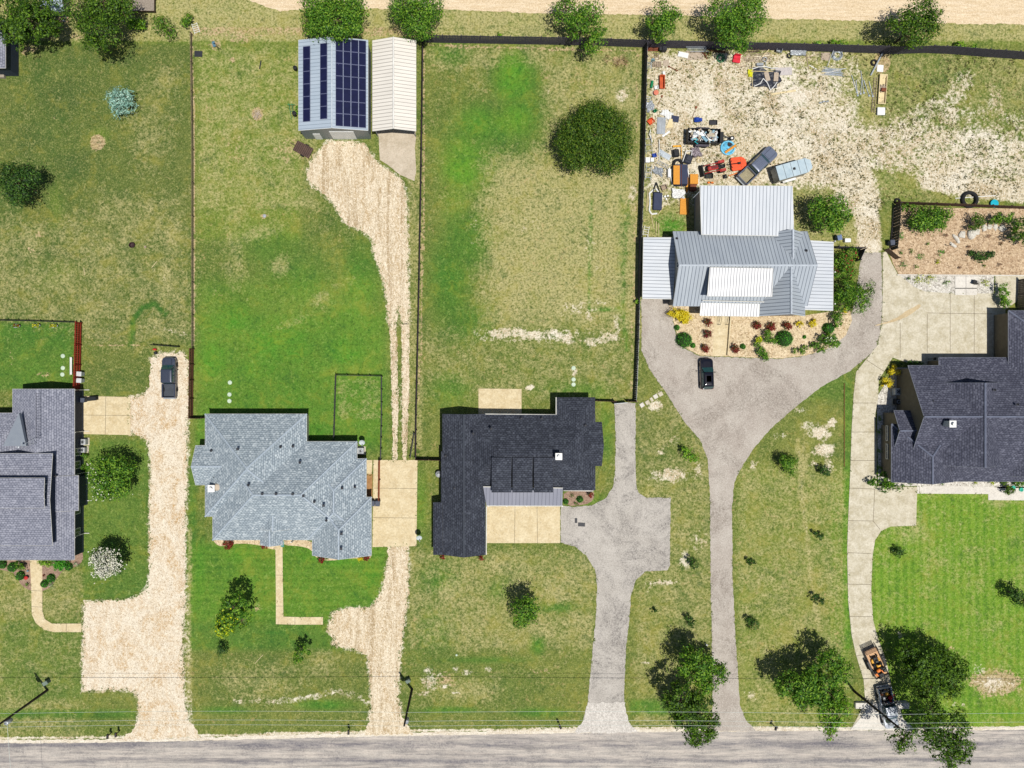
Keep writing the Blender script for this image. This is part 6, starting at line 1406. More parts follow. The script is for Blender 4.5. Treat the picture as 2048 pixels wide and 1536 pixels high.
# black hatchback / small suv on the loop
def suv(px, py, rz, paint, label, L=4.5, W=1.85):
    root = empty('parked_suv', G(px, py), rz, label, 'car')
    pl = outline(L, W, (.5, .5), (.35, .3), None, None, 7)
    cr = lambda x, y: .06 * (1 - (x / (W / 2)) ** 2) - .09 * max(0, (y - L / 2 + 1.1)) ** 2
    MB().rings([ring(pl, .93, .28), ring(pl, 1.0, .45), ring(pl, 1.0, .8), ring(pl, .95, .95, 0, cr), ring(pl, .62, 1.0, 0, cr)]).build('body', paint, root, False)
    cabin(root, paint, W, -L / 2 + .12, .95, -L / 2 + .5, .2, .94, 1.6, .72)
    for s in (-1, 1): MB().tube((s * .6, -1.5, 1.68), (s * .6, .1, 1.68), .025).build('roof_rail', m_black, root)
    MB().box(0, -.7, 1.66, .7, .9, .02, bev=.008).build('sunroof', m_carglass, root)
    wheels(root, W / 2 - .1, (L / 2 - .85, -L / 2 + .85), .34, .22); lights(root, W, L / 2 - .25, -L / 2 + .1, .75, .8)
    return root
suv(1410, 748, 0.03, p_blk, 'glossy black hatchback with teal windscreen parked nose-up on the loop drive', 4.45, 1.85)
# load in the white pickup's bed: a top-level heap piece each
def on(root, name, mb, mats, label, cat, loc, rz=0, group=None, smooth=False):
    p = Matrix.Translation(root.location) @ Matrix.Rotation(root.rotation_euler[2], 4, 'Z') @ Vector(loc)
    return thing(name, mb, mats, label, cat, p, root.rotation_euler[2] + rz, group, smooth)
red_ = plain('red_plastic', pc(206, 50, 50), rough=.45); org = plain('orange_plastic', pc(240, 130, 40), rough=.5); yel_ = plain('yellow_paint', pc(240, 176, 50), rough=.4)
blu_ = plain('blue_plastic', pc(30, 70, 170), rough=.4); grn_ = plain('green_plastic', pc(20, 140, 90), rough=.5); osb = plain('osb_board', pc(226, 160, 66), pc(204, 134, 46), .85, scale=9, bscale=50, fine=.3); ply = plain('weathered_ply', pc(196, 180, 160), pc(168, 152, 136), .9, scale=5)
gas = lambda: MB().box(0, 0, .18, .26, .36, .36, bev=.05).tube((0, .1, .36), (0, .22, .5), .04).box(0, -.05, .4, .05, .2, .05)
bl = MB().box(0, 0, .25, .5, .4, .3, bev=.08).lathe([(.16, .1), (.2, .3), (.1, .5)], 10, .05, .3).tube((.1, .4, .2), (.15, .9, .1), .06, .05)
for k, (x, y, mt, lb, nm, m_) in enumerate(((-.55, -.9, red_, 'red fuel can at the rear left of the loaded truck bed', 'fuel_can', gas), (.1, -.8, red_, 'red fuel can at the rear middle of the loaded truck bed', 'fuel_can', gas), (.55, -1.0, m_black, 'black leaf blower at the rear right of the loaded truck bed', 'leaf_blower', lambda: bl),
     (-.5, -1.5, red_, 'red leaf blower in the middle of the loaded truck bed', 'leaf_blower', lambda: bl), (.3, -1.6, m_white, 'white jug in the loaded truck bed', 'jug', gas), (-.2, -2.1, yel_, 'yellow-orange blower nearest the cab side of the truck bed', 'leaf_blower', lambda: bl), (.55, -2.2, org, 'orange fuel can in the corner of the truck bed', 'fuel_can', gas), (0.0, -2.5, m_steel, 'small silver pail by the truck bed wall', 'pail', gas))):
    on(r5, nm, m_(), mt, lb, 'garden tool' if nm != 'jug' else 'jug', (x, y + .15, .64), k * .7)
MBx = MB().box(0, .0, 0, 1.8, .1, .08).box(0, -.9 * 2, 0, 1.8, .1, .08).box(-.88, -.9, 0, .06, 1.9, .08).box(.88, -.9, 0, .06, 1.9, .08)
for x in (-.88, .88):
    for y in (0, -1.8): MBx.box(x, y, -.3, .06, .06, .6)
on(r5, 'bed_rack', MBx, m_black, 'black steel rack standing over the loaded truck bed', 'rack', (0, -.95, 1.7))
# landscaping trailer with mower
rt = empty('utility_trailer', G(1747, 1322), math.radians(204), 'tan-decked landscaping trailer with folded ramp behind the white pickup', 'trailer')
tn = plain('tan_plywood', pc(218, 178, 138), pc(198, 156, 116), .85, scale=3)
MB().box(0, 0, .5, 1.8, 4.2, .1, bev=.02).build('deck', tn, rt)
fr = MB()
for s in (-1, 1): fr.box(s * .95, 0, .62, .08, 4.3, .3).tube((s * .5, 2.1, .5), (0, 3.1, .48), .05)
fr.box(0, 2.12, .62, 1.9, .08, .3).tube((0, 3.0, .48), (0, 3.35, .48), .06).build('frame', m_black, rt)
rp = MB().at(0, -2.3, .85, 0, .5)
for i in range(9): rp.box(0, -.5 + i * .13, 0, 1.8, .06, .03)
rp.box(-.9, 0, 0, .06, 1.2, .06).box(.9, 0, 0, .06, 1.2, .06); rp.build('ramp', m_black, rt)
for s in (-1, 1): MB().rings([[(s * 1.0, -.9, .75), (s * 1.28, -.9, .75), (s * 1.28, .9, .75), (s * 1.0, .9, .75)], [(s * 1.0, -.7, .92), (s * 1.26, -.7, .92), (s * 1.26, .7, .92), (s * 1.0, .7, .92)]]).build('fender', m_black, rt)
wheels(rt, 1.13, (-.42, .42), .33, .2)
def mower(root, loc, rz, body, label, big=True):
    p = Matrix.Translation(root.location) @ Matrix.Rotation(root.rotation_euler[2], 4, 'Z') @ Vector(loc) if root else Vector(loc)
    r = empty('riding_mower', p, (root.rotation_euler[2] if root else 0) + rz, label, 'mower')
    MB().box(0, 0, .35, .7, 1.3, .3, bev=.06).build('chassis', m_black, r)
    MB().rings([ring(outline(.9, 1.25, (.4, .4), (.3, .3)), 1, .12), ring(outline(.9, 1.25, (.4, .4), (.3, .3)), 1, .26), ring(outline(.9, 1.25, (.4, .4), (.3, .3)), .85, .32)]).build('deck', body, r)
    MB().box(0, -.5, .62, .6, .45, .34, bev=.1).build('engine_cover', body, r)
    MB().box(0, .02, .62, .5, .46, .12, bev=.05).box(0, -.22, .85, .5, .12, .5, bev=.05).build('seat', m_black, r)
    MB().torus(.17, .02, 0, .42, .85).tube((0, .5, .4), (0, .42, .85), .025).tube((-.3, .2, .5), (-.3, .45, .95), .02).tube((.3, .2, .5), (.3, .45, .95), .02).build('steering', m_black, r)
    wheels(r, .5, (-.45,), .3, .24); wheels(r, .42, (.72,), .18, .14)
    return r
mower(rt, (0, -.35, .55), 3.1, yel_, 'yellow and black mower in the middle of the landscaping trailer')
mower(rt, (.2, 1.35, .55), .2, org, 'orange mower at the front of the landscaping trailer')
bw = on(rt, 'engine_bagger', MB().box(0, 0, .3, .55, .7, .5, bev=.1).box(0, .1, .62, .4, .4, .1, bev=.04), m_black, 'black grass bagger beside the orange mower', 'bagger', (-.55, 1.1, .55), .2)
# silver stock trailer
rs_ = empty('stock_trailer', G(1575, 347), math.radians(-74), 'silver enclosed trailer with pointed nose beside the slate-silver pickup', 'trailer')
sil = plain('trailer_roof_paint', pc(190, 206, 214), pc(164, 184, 196), .4, scale=1.2)
nose = [(-1.0, -2.5), (1.0, -2.5), (1.0, 1.7), (.55, 2.4), (-.55, 2.4), (-1.0, 1.7)]
MB().prism(nose, .55, 2.25).build('body', plain('trailer_wall', pc(186, 182, 172), pc(160, 156, 148), .7), rs_)
R_ = MB().prism([(x * 1.03, y * 1.01) for x, y in nose], 2.25, 2.33)
R_.build('roof', sil, rs_)
for y in (-1.5, -.45, .6, 1.6): MB().box(0, y, 2.34, 2.0, .035, .03).build('roof_seam', m_dtrim, rs_)
MB().box(0, -.1, 2.37, .34, .34, .1, bev=.03).build('roof_vent', m_black, rs_)
MB().box(0, -2.52, 1.4, 1.8, .04, 1.6).build('rear_door', m_steel, rs_)
for s in (-1, 1): MB().rings([[(s * 1.0, -1.3, .62), (s * 1.3, -1.3, .62), (s * 1.3, .7, .62), (s * 1.0, .7, .62)], [(s * 1.0, -1.0, .85), (s * 1.28, -1.0, .85), (s * 1.28, .4, .85), (s * 1.0, .4, .85)]]).build('fender', m_white, rs_)
wheels(rs_, 1.14, (-.75, .1), .34, .22)
MB().tube((-.4, 2.2, .5), (0, 3.4, .5), .05).tube((.4, 2.2, .5), (0, 3.4, .5), .05).tube((0, 3.2, .5), (0, 3.5, .5), .07).build('tongue', m_black, rs_)
# black dump trailer with rubble
rd = empty('dump_trailer', G(1402, 278), math.radians(-92), 'black high-sided dump trailer heaped with rubbish', 'trailer')
b = MB()
for s in (-1, 1):
    b.box(s * 1.0, 0, 1.0, .06, 4.6, .8)
    for i in range(10): b.box(s * 1.05, -2.2 + i * .49, .98, .06, .08, .78)
b.box(0, 2.3, 1.0, 2.0, .06, .8).box(0, -2.3, 1.0, 2.0, .06, .8).box(0, 0, .62, 2.0, 4.6, .06).build('box_body', m_black, rd)
MB().box(0, 2.65, .8, 1.5, .5, .5, bev=.04).tube((-.6, 2.4, .5), (-.1, 4.1, .5), .06).tube((.6, 2.4, .5), (.1, 4.1, .5), .06).tube((0, 3.9, .5), (0, 4.4, .55), .07).build('tongue', m_black, rd)
wheels(rd, 1.2, (-.5, .4), .36, .24)
for s in (-1, 1): MB().box(s * 1.22, -.05, .85, .32, 1.9, .05, bev=.02).build('fender', m_fence, rd)
t = MB().at(-.0, 4.2, .75, 0, .3).torus(.24, .1).build('spare_tyre', m_rub, rd, True); MB().at(0, 4.2, .75, 0, .3).lathe([(.02, 0), (.17, .02), (.17, .05), (.02, .06)], 12).build('rim', m_white, t)
tonek = [('white', m_white), ('grey', m_steel), ('cream', m_wall_cream), ('pale blue', plain('pale_blue', pc(140, 180, 200))), ('brown', m_fence2), ('tan', ply)]
kinds = ['long', 'short', 'narrow', 'wide', 'cracked', 'bent', 'flat', 'tilted', 'broken', 'square', 'thin', 'splintered']
zone = ['near the tailgate', 'left of centre', 'in the middle', 'right of centre', 'near the tongue end']
seen = set()
for k in range(60):
    tn_, mt = random.choice(tonek); kd = random.choice(kinds); y = random.uniform(-2.05, 2.05); zn = zone[min(4, int((y + 2.1) / .84))]
    lb = '%s %s board scrap %s of the dump trailer load' % (kd, tn_, zn)
    if lb in seen: continue
    seen.add(lb)
    ln = random.uniform(.3, 1.5); wd_ = random.uniform(.08, .45)
    on(rd, 'board_scrap', MB().at(0, 0, 0, 0, random.uniform(-.3, .3), random.uniform(-.2, .2)).box(0, 0, 0, ln, wd_, .05).box(ln * .3, 0, .04, .08, wd_, .03), mt, lb, 'board', (random.uniform(-.6, .6), y * .86, 1.15 + random.uniform(-.15, .25)), random.uniform(0, 3), 'scraps in the dump trailer')
on(rd, 'drain_pan', MB().lathe([(.2, 0), (.32, .16), (.3, .16), (.18, .03), (.01, .03)], 16), m_white, 'white round pan in the dump trailer', 'pan', (.3, -1.4, 1.25)); on(rd, 'toilet_seat', MB().torus(.2, .05), m_white, 'white toilet seat ring near the tongue end of the dump trailer', 'toilet seat', (-.5, 1.7, 1.3))
on(rd, 'teal_strap', MB().path([(-.1, 0, .1), (.2, .3, .15), (.5, .2, .1), (.3, -.2, .12), (.9, -.1, -.1)], .05), plain('teal_plastic', pc(40, 190, 200)), 'tangle of teal strap on the edge of the dump trailer', 'strap', (.6, -1.5, 1.35), 1.0)
on(rd, 'white_pipe', MB().tube((0, -1.0, 0), (0, 1.0, .15), .06), m_white, 'long white pipe lying across the dump trailer load', 'pipe', (0, .2, 1.4), -.9); on(rd, 'white_plank', MB().box(0, 0, 0, .2, 1.7, .05), m_white, 'broad white plank on the left of the dump trailer load', 'plank', (-.1, -.8, 1.42), .6)
# red compact tractor with loader + orange rotary cutter
ra = empty('tractor', G(1434, 337), math.radians(102), 'small red tractor with front loader bucket facing the fence', 'tractor')
MB().box(0, .9, .85, .62, 1.5, .5, bev=.12).build('hood', plain('tractor_red', pc(196, 64, 56), pc(160, 50, 46), .5), ra)
MB().box(0, .75, 1.13, .36, .9, .05, bev=.02).build('hood_vent', plain('dark_maroon_v', pc(120, 40, 44)), ra)
MB().box(0, -.3, .65, .5, 1.2, .4, bev=.05).box(0, -.45, .95, .45, .45, .1, bev=.04).box(0, -.68, 1.15, .45, .1, .35, bev=.04).build('seat', m_black, ra)
MB().torus(.18, .02, 0, .05, 1.25).tube((0, .25, .9), (0, .05, 1.25), .03).build('steering_wheel', m_black, ra)
for s in (-1, 1):
    MB().box(s * .55, .9, .95, .1, 2.2, .12, bev=.03).tube((s * .55, 1.9, .95), (s * .55, 2.3, .45), .06).build('loader_arm', plain('tractor_red', pc(196, 64, 56)), ra)
    MB().rings([[(s * .42, -.85, 1.0), (s * .82, -.85, 1.0), (s * .82, .05, 1.0), (s * .42, .05, 1.0)], [(s * .44, -.6, 1.12), (s * .8, -.6, 1.12), (s * .8, -.15, 1.12), (s * .44, -.15, 1.12)]]).build('fender', plain('tractor_red', pc(196, 64, 56)), ra)
MB().rings([[(-.8, 2.2, .2), (.8, 2.2, .2), (.8, 2.2, .75), (-.8, 2.2, .75)], [(-.8, 2.65, .15), (.8, 2.65, .15), (.8, 2.35, .75), (-.8, 2.35, .75)]], 0).build('bucket', m_black, ra)
wheels(ra, .62, (-.4,), .5, .3, plain('rim_red', pc(200, 90, 70))); wheels(ra, .5, (1.25,), .3, .2, plain('rim_red', pc(200, 90, 70)))
rc = empty('rotary_cutter', G(1475, 329), math.radians(98), 'bright orange rotary mower deck hitched behind the red tractor', 'mower deck')
orr = plain('cutter_orange', pc(246, 96, 44), pc(226, 78, 34), .5)
pl = outline(2.2, 1.9, (.3, .3), (.9, .9)); MB().rings([ring(pl, 1, .25), ring(pl, 1, .48), ring(pl, .96, .52)]).build('deck', orr, rc)
MB().box(0, .3, .6, .1, 1.6, .1).box(.5, .1, .55, .05, 1.7, .06).box(-.5, .1, .55, .05, 1.7, .06).box(0, -.3, .55, 1.7, .06, .06).build('stiffeners', orr, rc)
MB().box(0, 0, .65, .3, .4, .3, bev=.06).tube((0, .2, .7), (0, 1.5, .7), .07).tube((-.5, 1.0, .55), (0, 1.4, .95), .04).tube((.5, 1.0, .55), (0, 1.4, .95), .04).build('gearbox', m_black, rc)
MB().tube((0, -1.0, .5), (0, -1.35, .35), .04).at(0, -1.4, .2, 0, 0, math.pi / 2).lathe([(.05, -.06), (.2, -.06), (.2, .06), (.05, .06)], 12).build('tail_wheel', m_rub, rc)
# small brown trailer at the barn
rb = empty('flatbed_trailer', G(608, 301), math.radians(62), 'little rusty brown flatbed trailer at the corner of the solar barn', 'trailer')
dk = plain('brown_steel', pc(104, 82, 72), pc(80, 62, 56), .85)
f = MB()
for i in range(9): f.box(0, -1.1 + i * .27, .5, 1.45, .22, .05)
f.build('deck', dk, rb); MB().box(.74, 0, .52, .06, 2.5, .12).box(-.74, 0, .52, .06, 2.5, .12).box(0, 1.24, .52, 1.5, .06, .12).box(0, -1.24, .52, 1.5, .06, .12).box(0, .2, .56, 1.4, .05, .06).tube((0, 1.2, .5), (0, 2.1, .45), .05).build('frame', dk, rb); wheels(rb, .82, (-.2,), .3, .18)

# ================================================================ loose things lying about the work yard
def plank(L, W, T=.05): return MB().box(0, 0, T / 2 + .02, L, W, T, bev=.008).box(L * .32, 0, T + .025, .05, W * .8, .01).box(-L * .34, 0, T + .025, .05, W * .8, .01)
def ribbed(L, W, n=8, T=.04):
    m = MB().box(0, 0, .04, L, W, .03)
    for i in range(n): m.box(0, -W / 2 + (i + .5) * W / n, .07, L * .995, W / n * .35, .04)
    return m
def pallet(L=1.2, W=1.0, n=6):
    m = MB()
    for i in range(n): m.box(-L / 2 + (i + .5) * L / n, 0, .13, L / n * .6, W, .02)
    for y in (-W / 2 + .06, 0, W / 2 - .06): m.box(0, y, .07, L, .08, .1)
    return m
def ladder(L, W=.4, n=8):
    m = MB().box(0, -W / 2, .08, L, .05, .08).box(0, W / 2, .08, L, .05, .08)
    for i in range(n): m.box(-L / 2 + (i + .5) * L / n, 0, .09, .05, W, .04)
    return m
def tarp(L, W, seed=1, amp=.12, n=16, edge=.12):
    r = random.Random(seed); ph = [r.uniform(0, 6) for _ in range(8)]; m = MB(); rs = []
    for j in range(n + 1):
        row = []
        for i in range(n + 1):
            u, v = i / n - .5, j / n - .5
            k = 1 + edge * math.sin(6 * math.atan2(v, u) + ph[0]) + edge * .7 * math.sin(3 * math.atan2(v, u) + ph[1])
            z = .06 + amp * (abs(math.sin(u * 11 + ph[2] + v * 5)) * .5 + abs(math.sin(v * 13 + ph[3] - u * 7)) * .5 + r.uniform(0, .3))
            row.append((u * L * k, v * W * k, z))
        rs.append(row)
    vs = [p for row in rs for p in row]; fs = [(j * (n + 1) + i, j * (n + 1) + i + 1, (j + 1) * (n + 1) + i + 1, (j + 1) * (n + 1) + i) for j in range(n) for i in range(n)]
    low = [(x, y, .01) for x, y, z in vs]
    m.add(vs, fs); m.add(low, [f[::-1] for f in fs]); N = n + 1
    per = list(range(N)) + [N * j + n for j in range(1, N)] + [N * n + i for i in range(n - 1, -1, -1)] + [N * j for j in range(n - 1, 0, -1)]
    for a, b in zip(per, per[1:] + per[:1]): m.add([vs[a], vs[b], low[b], low[a]], [(3, 2, 1, 0)])
    return m
def tub(L, W, Hh, t=.05):
    return MB().rings([[(-L / 2 * .85, -W / 2 * .85, 0), (L / 2 * .85, -W / 2 * .85, 0), (L / 2 * .85, W / 2 * .85, 0), (-L / 2 * .85, W / 2 * .85, 0)], [(-L / 2, -W / 2, Hh), (L / 2, -W / 2, Hh), (L / 2, W / 2, Hh), (-L / 2, W / 2, Hh)],
        [(-L / 2 + t, -W / 2 + t, Hh), (L / 2 - t, -W / 2 + t, Hh), (L / 2 - t, W / 2 - t, Hh), (-L / 2 + t, W / 2 - t, Hh)], [(-L / 2 * .8, -W / 2 * .8, .06), (L / 2 * .8, -W / 2 * .8, .06), (L / 2 * .8, W / 2 * .8, .06), (-L / 2 * .8, W / 2 * .8, .06)]])
def bundle(L, n, seed, sp=.1, r=.03, wob=.06):
    q = random.Random(seed); m = MB()
    for i in range(n):
        a = q.uniform(-wob, wob); l = L * q.uniform(.7, 1) / 2; y = (i - n / 2) * sp + q.uniform(-.04, .04); x = q.uniform(-.15, .15) * L
        m.tube((x - l * math.cos(a), y - l * math.sin(a), .05 + q.uniform(0, .08)), (x + l * math.cos(a), y + l * math.sin(a), .05 + q.uniform(0, .12)), r)
    return m
def heap(R, n, seed, sz=.2):
    q = random.Random(seed); m = MB()
    for i in range(n):
        a, d = q.uniform(0, 6.28), R * q.random() ** .6; s = sz * q.uniform(.5, 1.3)
        m.at(d * math.cos(a), d * math.sin(a), .08 + (R - d) * .35 * q.random(), q.uniform(0, 6), q.uniform(-.5, .5), q.uniform(-.5, .5)).box(0, 0, 0, s * 2.2, s * .5, s * .3)
    return m.at()
def loop_coil(R, n, seed, r=.02):
    q = random.Random(seed); m = MB()
    for k in range(n):
        R_ = R * q.uniform(.6, 1.05); cx, cy = q.uniform(-.1, .1), q.uniform(-.1, .1)
        m.path([(cx + R_ * math.cos(t / 14 * 6.28), cy + R_ * math.sin(t / 14 * 6.28), .04 + k * .02 + .02 * math.sin(t)) for t in range(15)], r, 5)
    return m
alu = plain('aluminium', pc(206, 214, 220), pc(176, 186, 196), .4, metal=.3); rust = plain('rusty_iron', pc(140, 78, 50), pc(100, 58, 42), .85); oldw = plain('old_wood', pc(178, 160, 140), pc(138, 120, 104), .9, scale=4); lumber = plain('new_lumber', pc(238, 218, 172), rough=.8); tarpb = plain('black_tarp', pc(34, 36, 46), pc(54, 58, 70), .45, scale=5); navy = plain('navy_foam', pc(52, 60, 88), pc(44, 52, 76), .7); tankblue = plain('pool_blue', pc(50, 176, 226), pc(150, 214, 236), .4, scale=2.5)
def Y(name, label, cat, px, py, mb, mt, deg=0, h=0, group=None):
    """deg: rotation as seen in the photo, counter-clockwise from pointing right"""
    p = G(px, py, h); p.z = h
    return thing(name, mb, mt, label, cat, p, math.radians(deg), group)
Y('terracotta_planks', 'stack of red-brown planks in the north-west corner of the junk yard', 'planks', 1305, 98, MB().box(0, -.25, .1, 1.7, .2, .08).box(.05, 0, .12, 1.75, .22, .1).box(0, .26, .1, 1.65, .2, .08), rust, 0)
Y('smoker_grill', 'boxy grey smoker with a white knob beside the red-brown planks', 'grill', 1326, 102, MB().box(0, 0, .6, .7, .6, .7, bev=.05).box(0, 0, .98, .5, .45, .06, bev=.02).lathe([(.1, 1.0), (.1, 1.08), (.02, 1.1)], 10).box(-.5, 0, .75, .35, .5, .05).box(.28, .22, .15, .06, .06, .3).box(-.28, .22, .15, .06, .06, .3).box(.28, -.22, .15, .06, .06, .3).box(-.28, -.22, .15, .06, .06, .3), m_dtrim, 0)
Y('wooden_crate', 'upright slatted brown rack below the smoker', 'rack', 1313, 113, ladder(1.1, .6, 4), oldw, 90)
Y('wooden_rack', 'flat slatted brown rack with a broad foot near the fence', 'rack', 1314, 129, pallet(1.3, .8, 5), oldw, 0)
Y('board', 'small square tan board right of the brown rack', 'board', 1332, 126, plank(.85, .8), ply, 5)
Y('basin', 'round pale blue basin between the brown racks', 'basin', 1306, 121, MB().lathe([(.15, 0), (.26, .14), (.24, .14), (.14, .03), (.01, .03)], 16), tonek[3][1])
Y('metal_shelf', 'white wire shelf standing by the fence left of the brown rack', 'shelf', 1298, 131, ladder(1.0, .7, 5), alu, 90)
Y('particle_board', 'large pale particle board lying by the stacked steel gates', 'board', 1390, 111, plank(2.5, 1.25), ply, 2)
Y('steel_gate', 'silver tubular gate leaning on the black fence', 'gate', 1398, 95, bundle(3.2, 6, 3, .2, .035, 0), alu, 0, .5)
Y('broken_rake', 'rusty broken implement right of the small tan board', 'tool', 1348, 138, MB().tube((-.7, .3, .1), (.5, -.35, .15), .05).box(-.75, .3, .12, .3, .2, .1).tube((.3, -.4, .1), (.6, -.1, .1), .04), rust)
Y('plough_blade', 'dark curved plough blade at the corner of the particle board', 'tool', 1407, 112, MB().tube((-.3, .5, .15), (.1, .1, .2), .07).tube((.1, .1, .2), (.5, -.5, .1), .06).torus(.25, .04, .4, .25, .2), rust)
Y('iron_bars', 'row of rusty bars under the widest oak', 'bars', 1434, 103, bundle(3.0, 4, 5, .09, .035), rust, -5)
Y('hose_heap', 'green garden hose heap left of the red cushions', 'hose', 1440, 117, loop_coil(.55, 7, 2, .03), plain('hose_green', pc(60, 150, 100)), 20)
Y('red_cushion_chair', 'bright red folded lounger left of the leaning ladders', 'lounger', 1472, 121, MB().box(0, .32, .25, 1.0, .5, .25, bev=.06).box(0, -.15, .2, 1.1, .5, .2, bev=.06).box(0, .6, .5, .95, .12, .5, bev=.04), plain('lounger_red', pc(230, 46, 66)), -8)
for k, (dx, dy, a, lb) in enumerate(((0, 0, 12, 'longest of the weathered rails stacked right of the red lounger'), (2, 7, 7, 'second weathered rail in the stack right of the red lounger'), (0, 14, 4, 'third weathered rail in the stack right of the red lounger'), (4, 19, 2, 'lowest weathered rail in the stack right of the red lounger'))):
    Y('fence_rail', lb, 'rail', 1512 + dx, 103 + dy, ladder(3.9, .22, 6), oldw, a, group='weathered rails')
Y('diagonal_rail', 'pale diagonal brace lying across the weathered rails', 'rail', 1531, 106, plank(1.6, .09), lumber, 45, .2)
Y('lattice_panel', 'brown lattice panel leaning on the black fence right of the widest oak', 'panel', 1504, 97, ladder(2.2, .9, 6), m_fence2, 0, .4)
Y('window_unit', 'dark box with pale frame leaning on the fence', 'box', 1557, 100, tub(.8, 1.0, .5), m_steel, -15, .1)
Y('metal_sheet', 'larger curved grey metal sheet against the fence', 'sheet', 1592, 104, tarp(1.7, 1.0, 4, .1, 8, .03), m_steel, -5, .1)
Y('metal_sheet', 'smaller folded grey metal sheet against the fence', 'sheet', 1607, 104, tarp(.7, 1.0, 5, .1, 8, .03), m_steel, -15, .1)
Y('tire', 'small dark tyre in front of the curved metal sheet', 'tyre', 1578, 112, MB().torus(.28, .1, 0, 0, .1), m_rub)
Y('corrugated_panel', 'square striped panel beside the brush heap', 'panel', 1651, 113, ribbed(1.3, 1.1, 9), ply)
Y('wire_heap', 'tangled ball of silver wire by the fence', 'wire', 1674, 111, loop_coil(.75, 12, 9, .025), alu)
Y('fence_post', 'thin silver post standing askew beside the striped panel', 'post', 1658, 120, MB().tube((-1.0, 0, .05), (1.2, 0, .6), .03), alu, 72)
Y('pipe_stack', 'heap of white pipes north of the caliche patch', 'pipes', 1665, 144, bundle(3.1, 14, 6, .075, .035, .12), alu, -7)
Y('loose_pipe', 'single white pipe lying diagonally over the pipe heap', 'pipe', 1669, 143, MB().tube((-1.5, 0, .25), (1.5, 0, .2), .035), m_white, 14)
for px, py, L, a, lb in ((1708, 168, 2.6, 108, 'grey pole with pale foot, first from the left'), (1713, 176, 2.2, 97, 'grey pole with pale foot, second from the left'), (1722, 172, 2.3, 85, 'grey pole with pale foot, third from the left'), (1724, 164, 3.2, 98, 'longest grey pole in the fan of poles'), (1732, 176, 2.4, 110, 'grey pole with pale foot, fifth from the left'), (1741, 178, 2.2, 105, 'grey pole nearest the long crate')):
    Y('metal_pole', lb, 'pole', px, py, MB().tube((-L / 2, 0, .05), (L / 2, 0, .12), .04).lathe([(.14, 0), (.16, .1), (.1, .16)], 9, -L / 2, 0), alu, a, group='fan of metal poles')
Y('long_ladder', 'long grey extension ladder beside the narrow crate', 'ladder', 1748, 190, ladder(5.1, .42, 15), oldw, 85)
cr_ = tub(4.3, 1.1, .35, .08); Y('long_crate', 'long open white-edged crate filled with scrap', 'crate', 1763, 180, cr_, lumber, 86)
Y('crate_scrap', 'white and rust-red scrap lying inside the long crate', 'scrap', 1763, 178, heap(.5, 24, 3, .22), ply, 86, .1); Y('red_tin', 'rust-red tin in the long crate', 'tin', 1765, 181, MB().box(0, 0, .3, .5, .7, .2, bev=.05), rust, 80, .1)
Y('white_square_lid', 'white square lid at the foot of the long crate', 'lid', 1760, 224, MB().box(0, 0, .3, 1.1, 1.1, .1, bev=.03).box(0, 0, .15, 1.0, 1.0, .3), m_white, -2)
Y('beam', 'dark steel beam leaning in front of the big tyre near the north-east fence', 'beam', 1752, 130, MB().box(0, 0, .2, 3.6, .1, .12).box(0, .1, .16, 3.6, .04, .2), alu, 62)
Y('tire', 'dark tyre behind the steel beam', 'tyre', 1747, 126, MB().torus(.36, .13, 0, 0, .13), m_rub); Y('white_board', 'small white board on the pink gravel by the steel beam', 'board', 1760, 137, plank(.9, 1.0), m_white, -5)
Y('black_tarp', 'big black plastic sheet weighed down by two boards', 'tarp', 1531, 157, tarp(4.0, 2.5, 7, .14, 22, .1), tarpb, -8)
Y('yellow_bag', 'bright yellow sack at the left edge of the black plastic', 'sack', 1500, 147, tarp(.7, 1.0, 8, .2, 8), plain('sack_yellow', pc(240, 240, 40)), 0)
Y('foam_strip', 'white foam strip outlining the top of the black plastic', 'strip', 1528, 137, MB().path([(-1.8, -.2, .25), (-.9, .1, .3), (.2, .12, .3), (1.0, -.1, .3), (1.9, 0, .25)], .06), m_white)
Y('foam_strip', 'zigzag white foam strip across the black plastic', 'strip', 1530, 166, MB().path([(-1.7, -.6, .3), (-.8, -.2, .32), (-.4, .5, .35), (.2, -.1, .3), (.7, -1.1, .2), (1.2, -.6, .3), (1.6, 0, .3)], .06), m_white)
Y('board', 'left of two small boards on the black plastic', 'board', 1534, 153, plank(1.3, .65), ply, 105, .22); Y('board', 'right of two small boards on the black plastic', 'board', 1552, 154, plank(1.25, .65), ply, 85, .22)
Y('slab_board', 'large pale board to the right of the black plastic', 'board', 1567, 143, plank(2.4, 1.1), plain('pale_board', pc(206, 198, 196), rough=.9, scale=6), 2, .05)
Y('white_pole', 'white pole along the left edge of the black plastic', 'pole', 1504, 152, MB().tube((-1.9, 0, .1), (1.9, 0, .3), .035), lumber, 90); Y('white_lath', 'white lath lying across the top of the black plastic', 'lath', 1524, 143, plank(3.2, .07), lumber, -1, .3)
Y('plank', 'cream plank alone on the caliche below the black plastic', 'plank', 1567, 185, plank(3.6, .24), lumber, 9); Y('plank', 'pale plank pointing at the red lounger', 'plank', 1481, 134, plank(1.8, .12), oldw, 12)
Y('fan_heap', 'grey chair frame above the black plastic', 'chair', 1528, 122, MB().torus(.3, .05, 0, .1, .3).tube((0, 0, .3), (.3, -.8, .1), .04).box(-.7, -.6, .25, 1.0, .4, .3, bev=.05), m_steel)
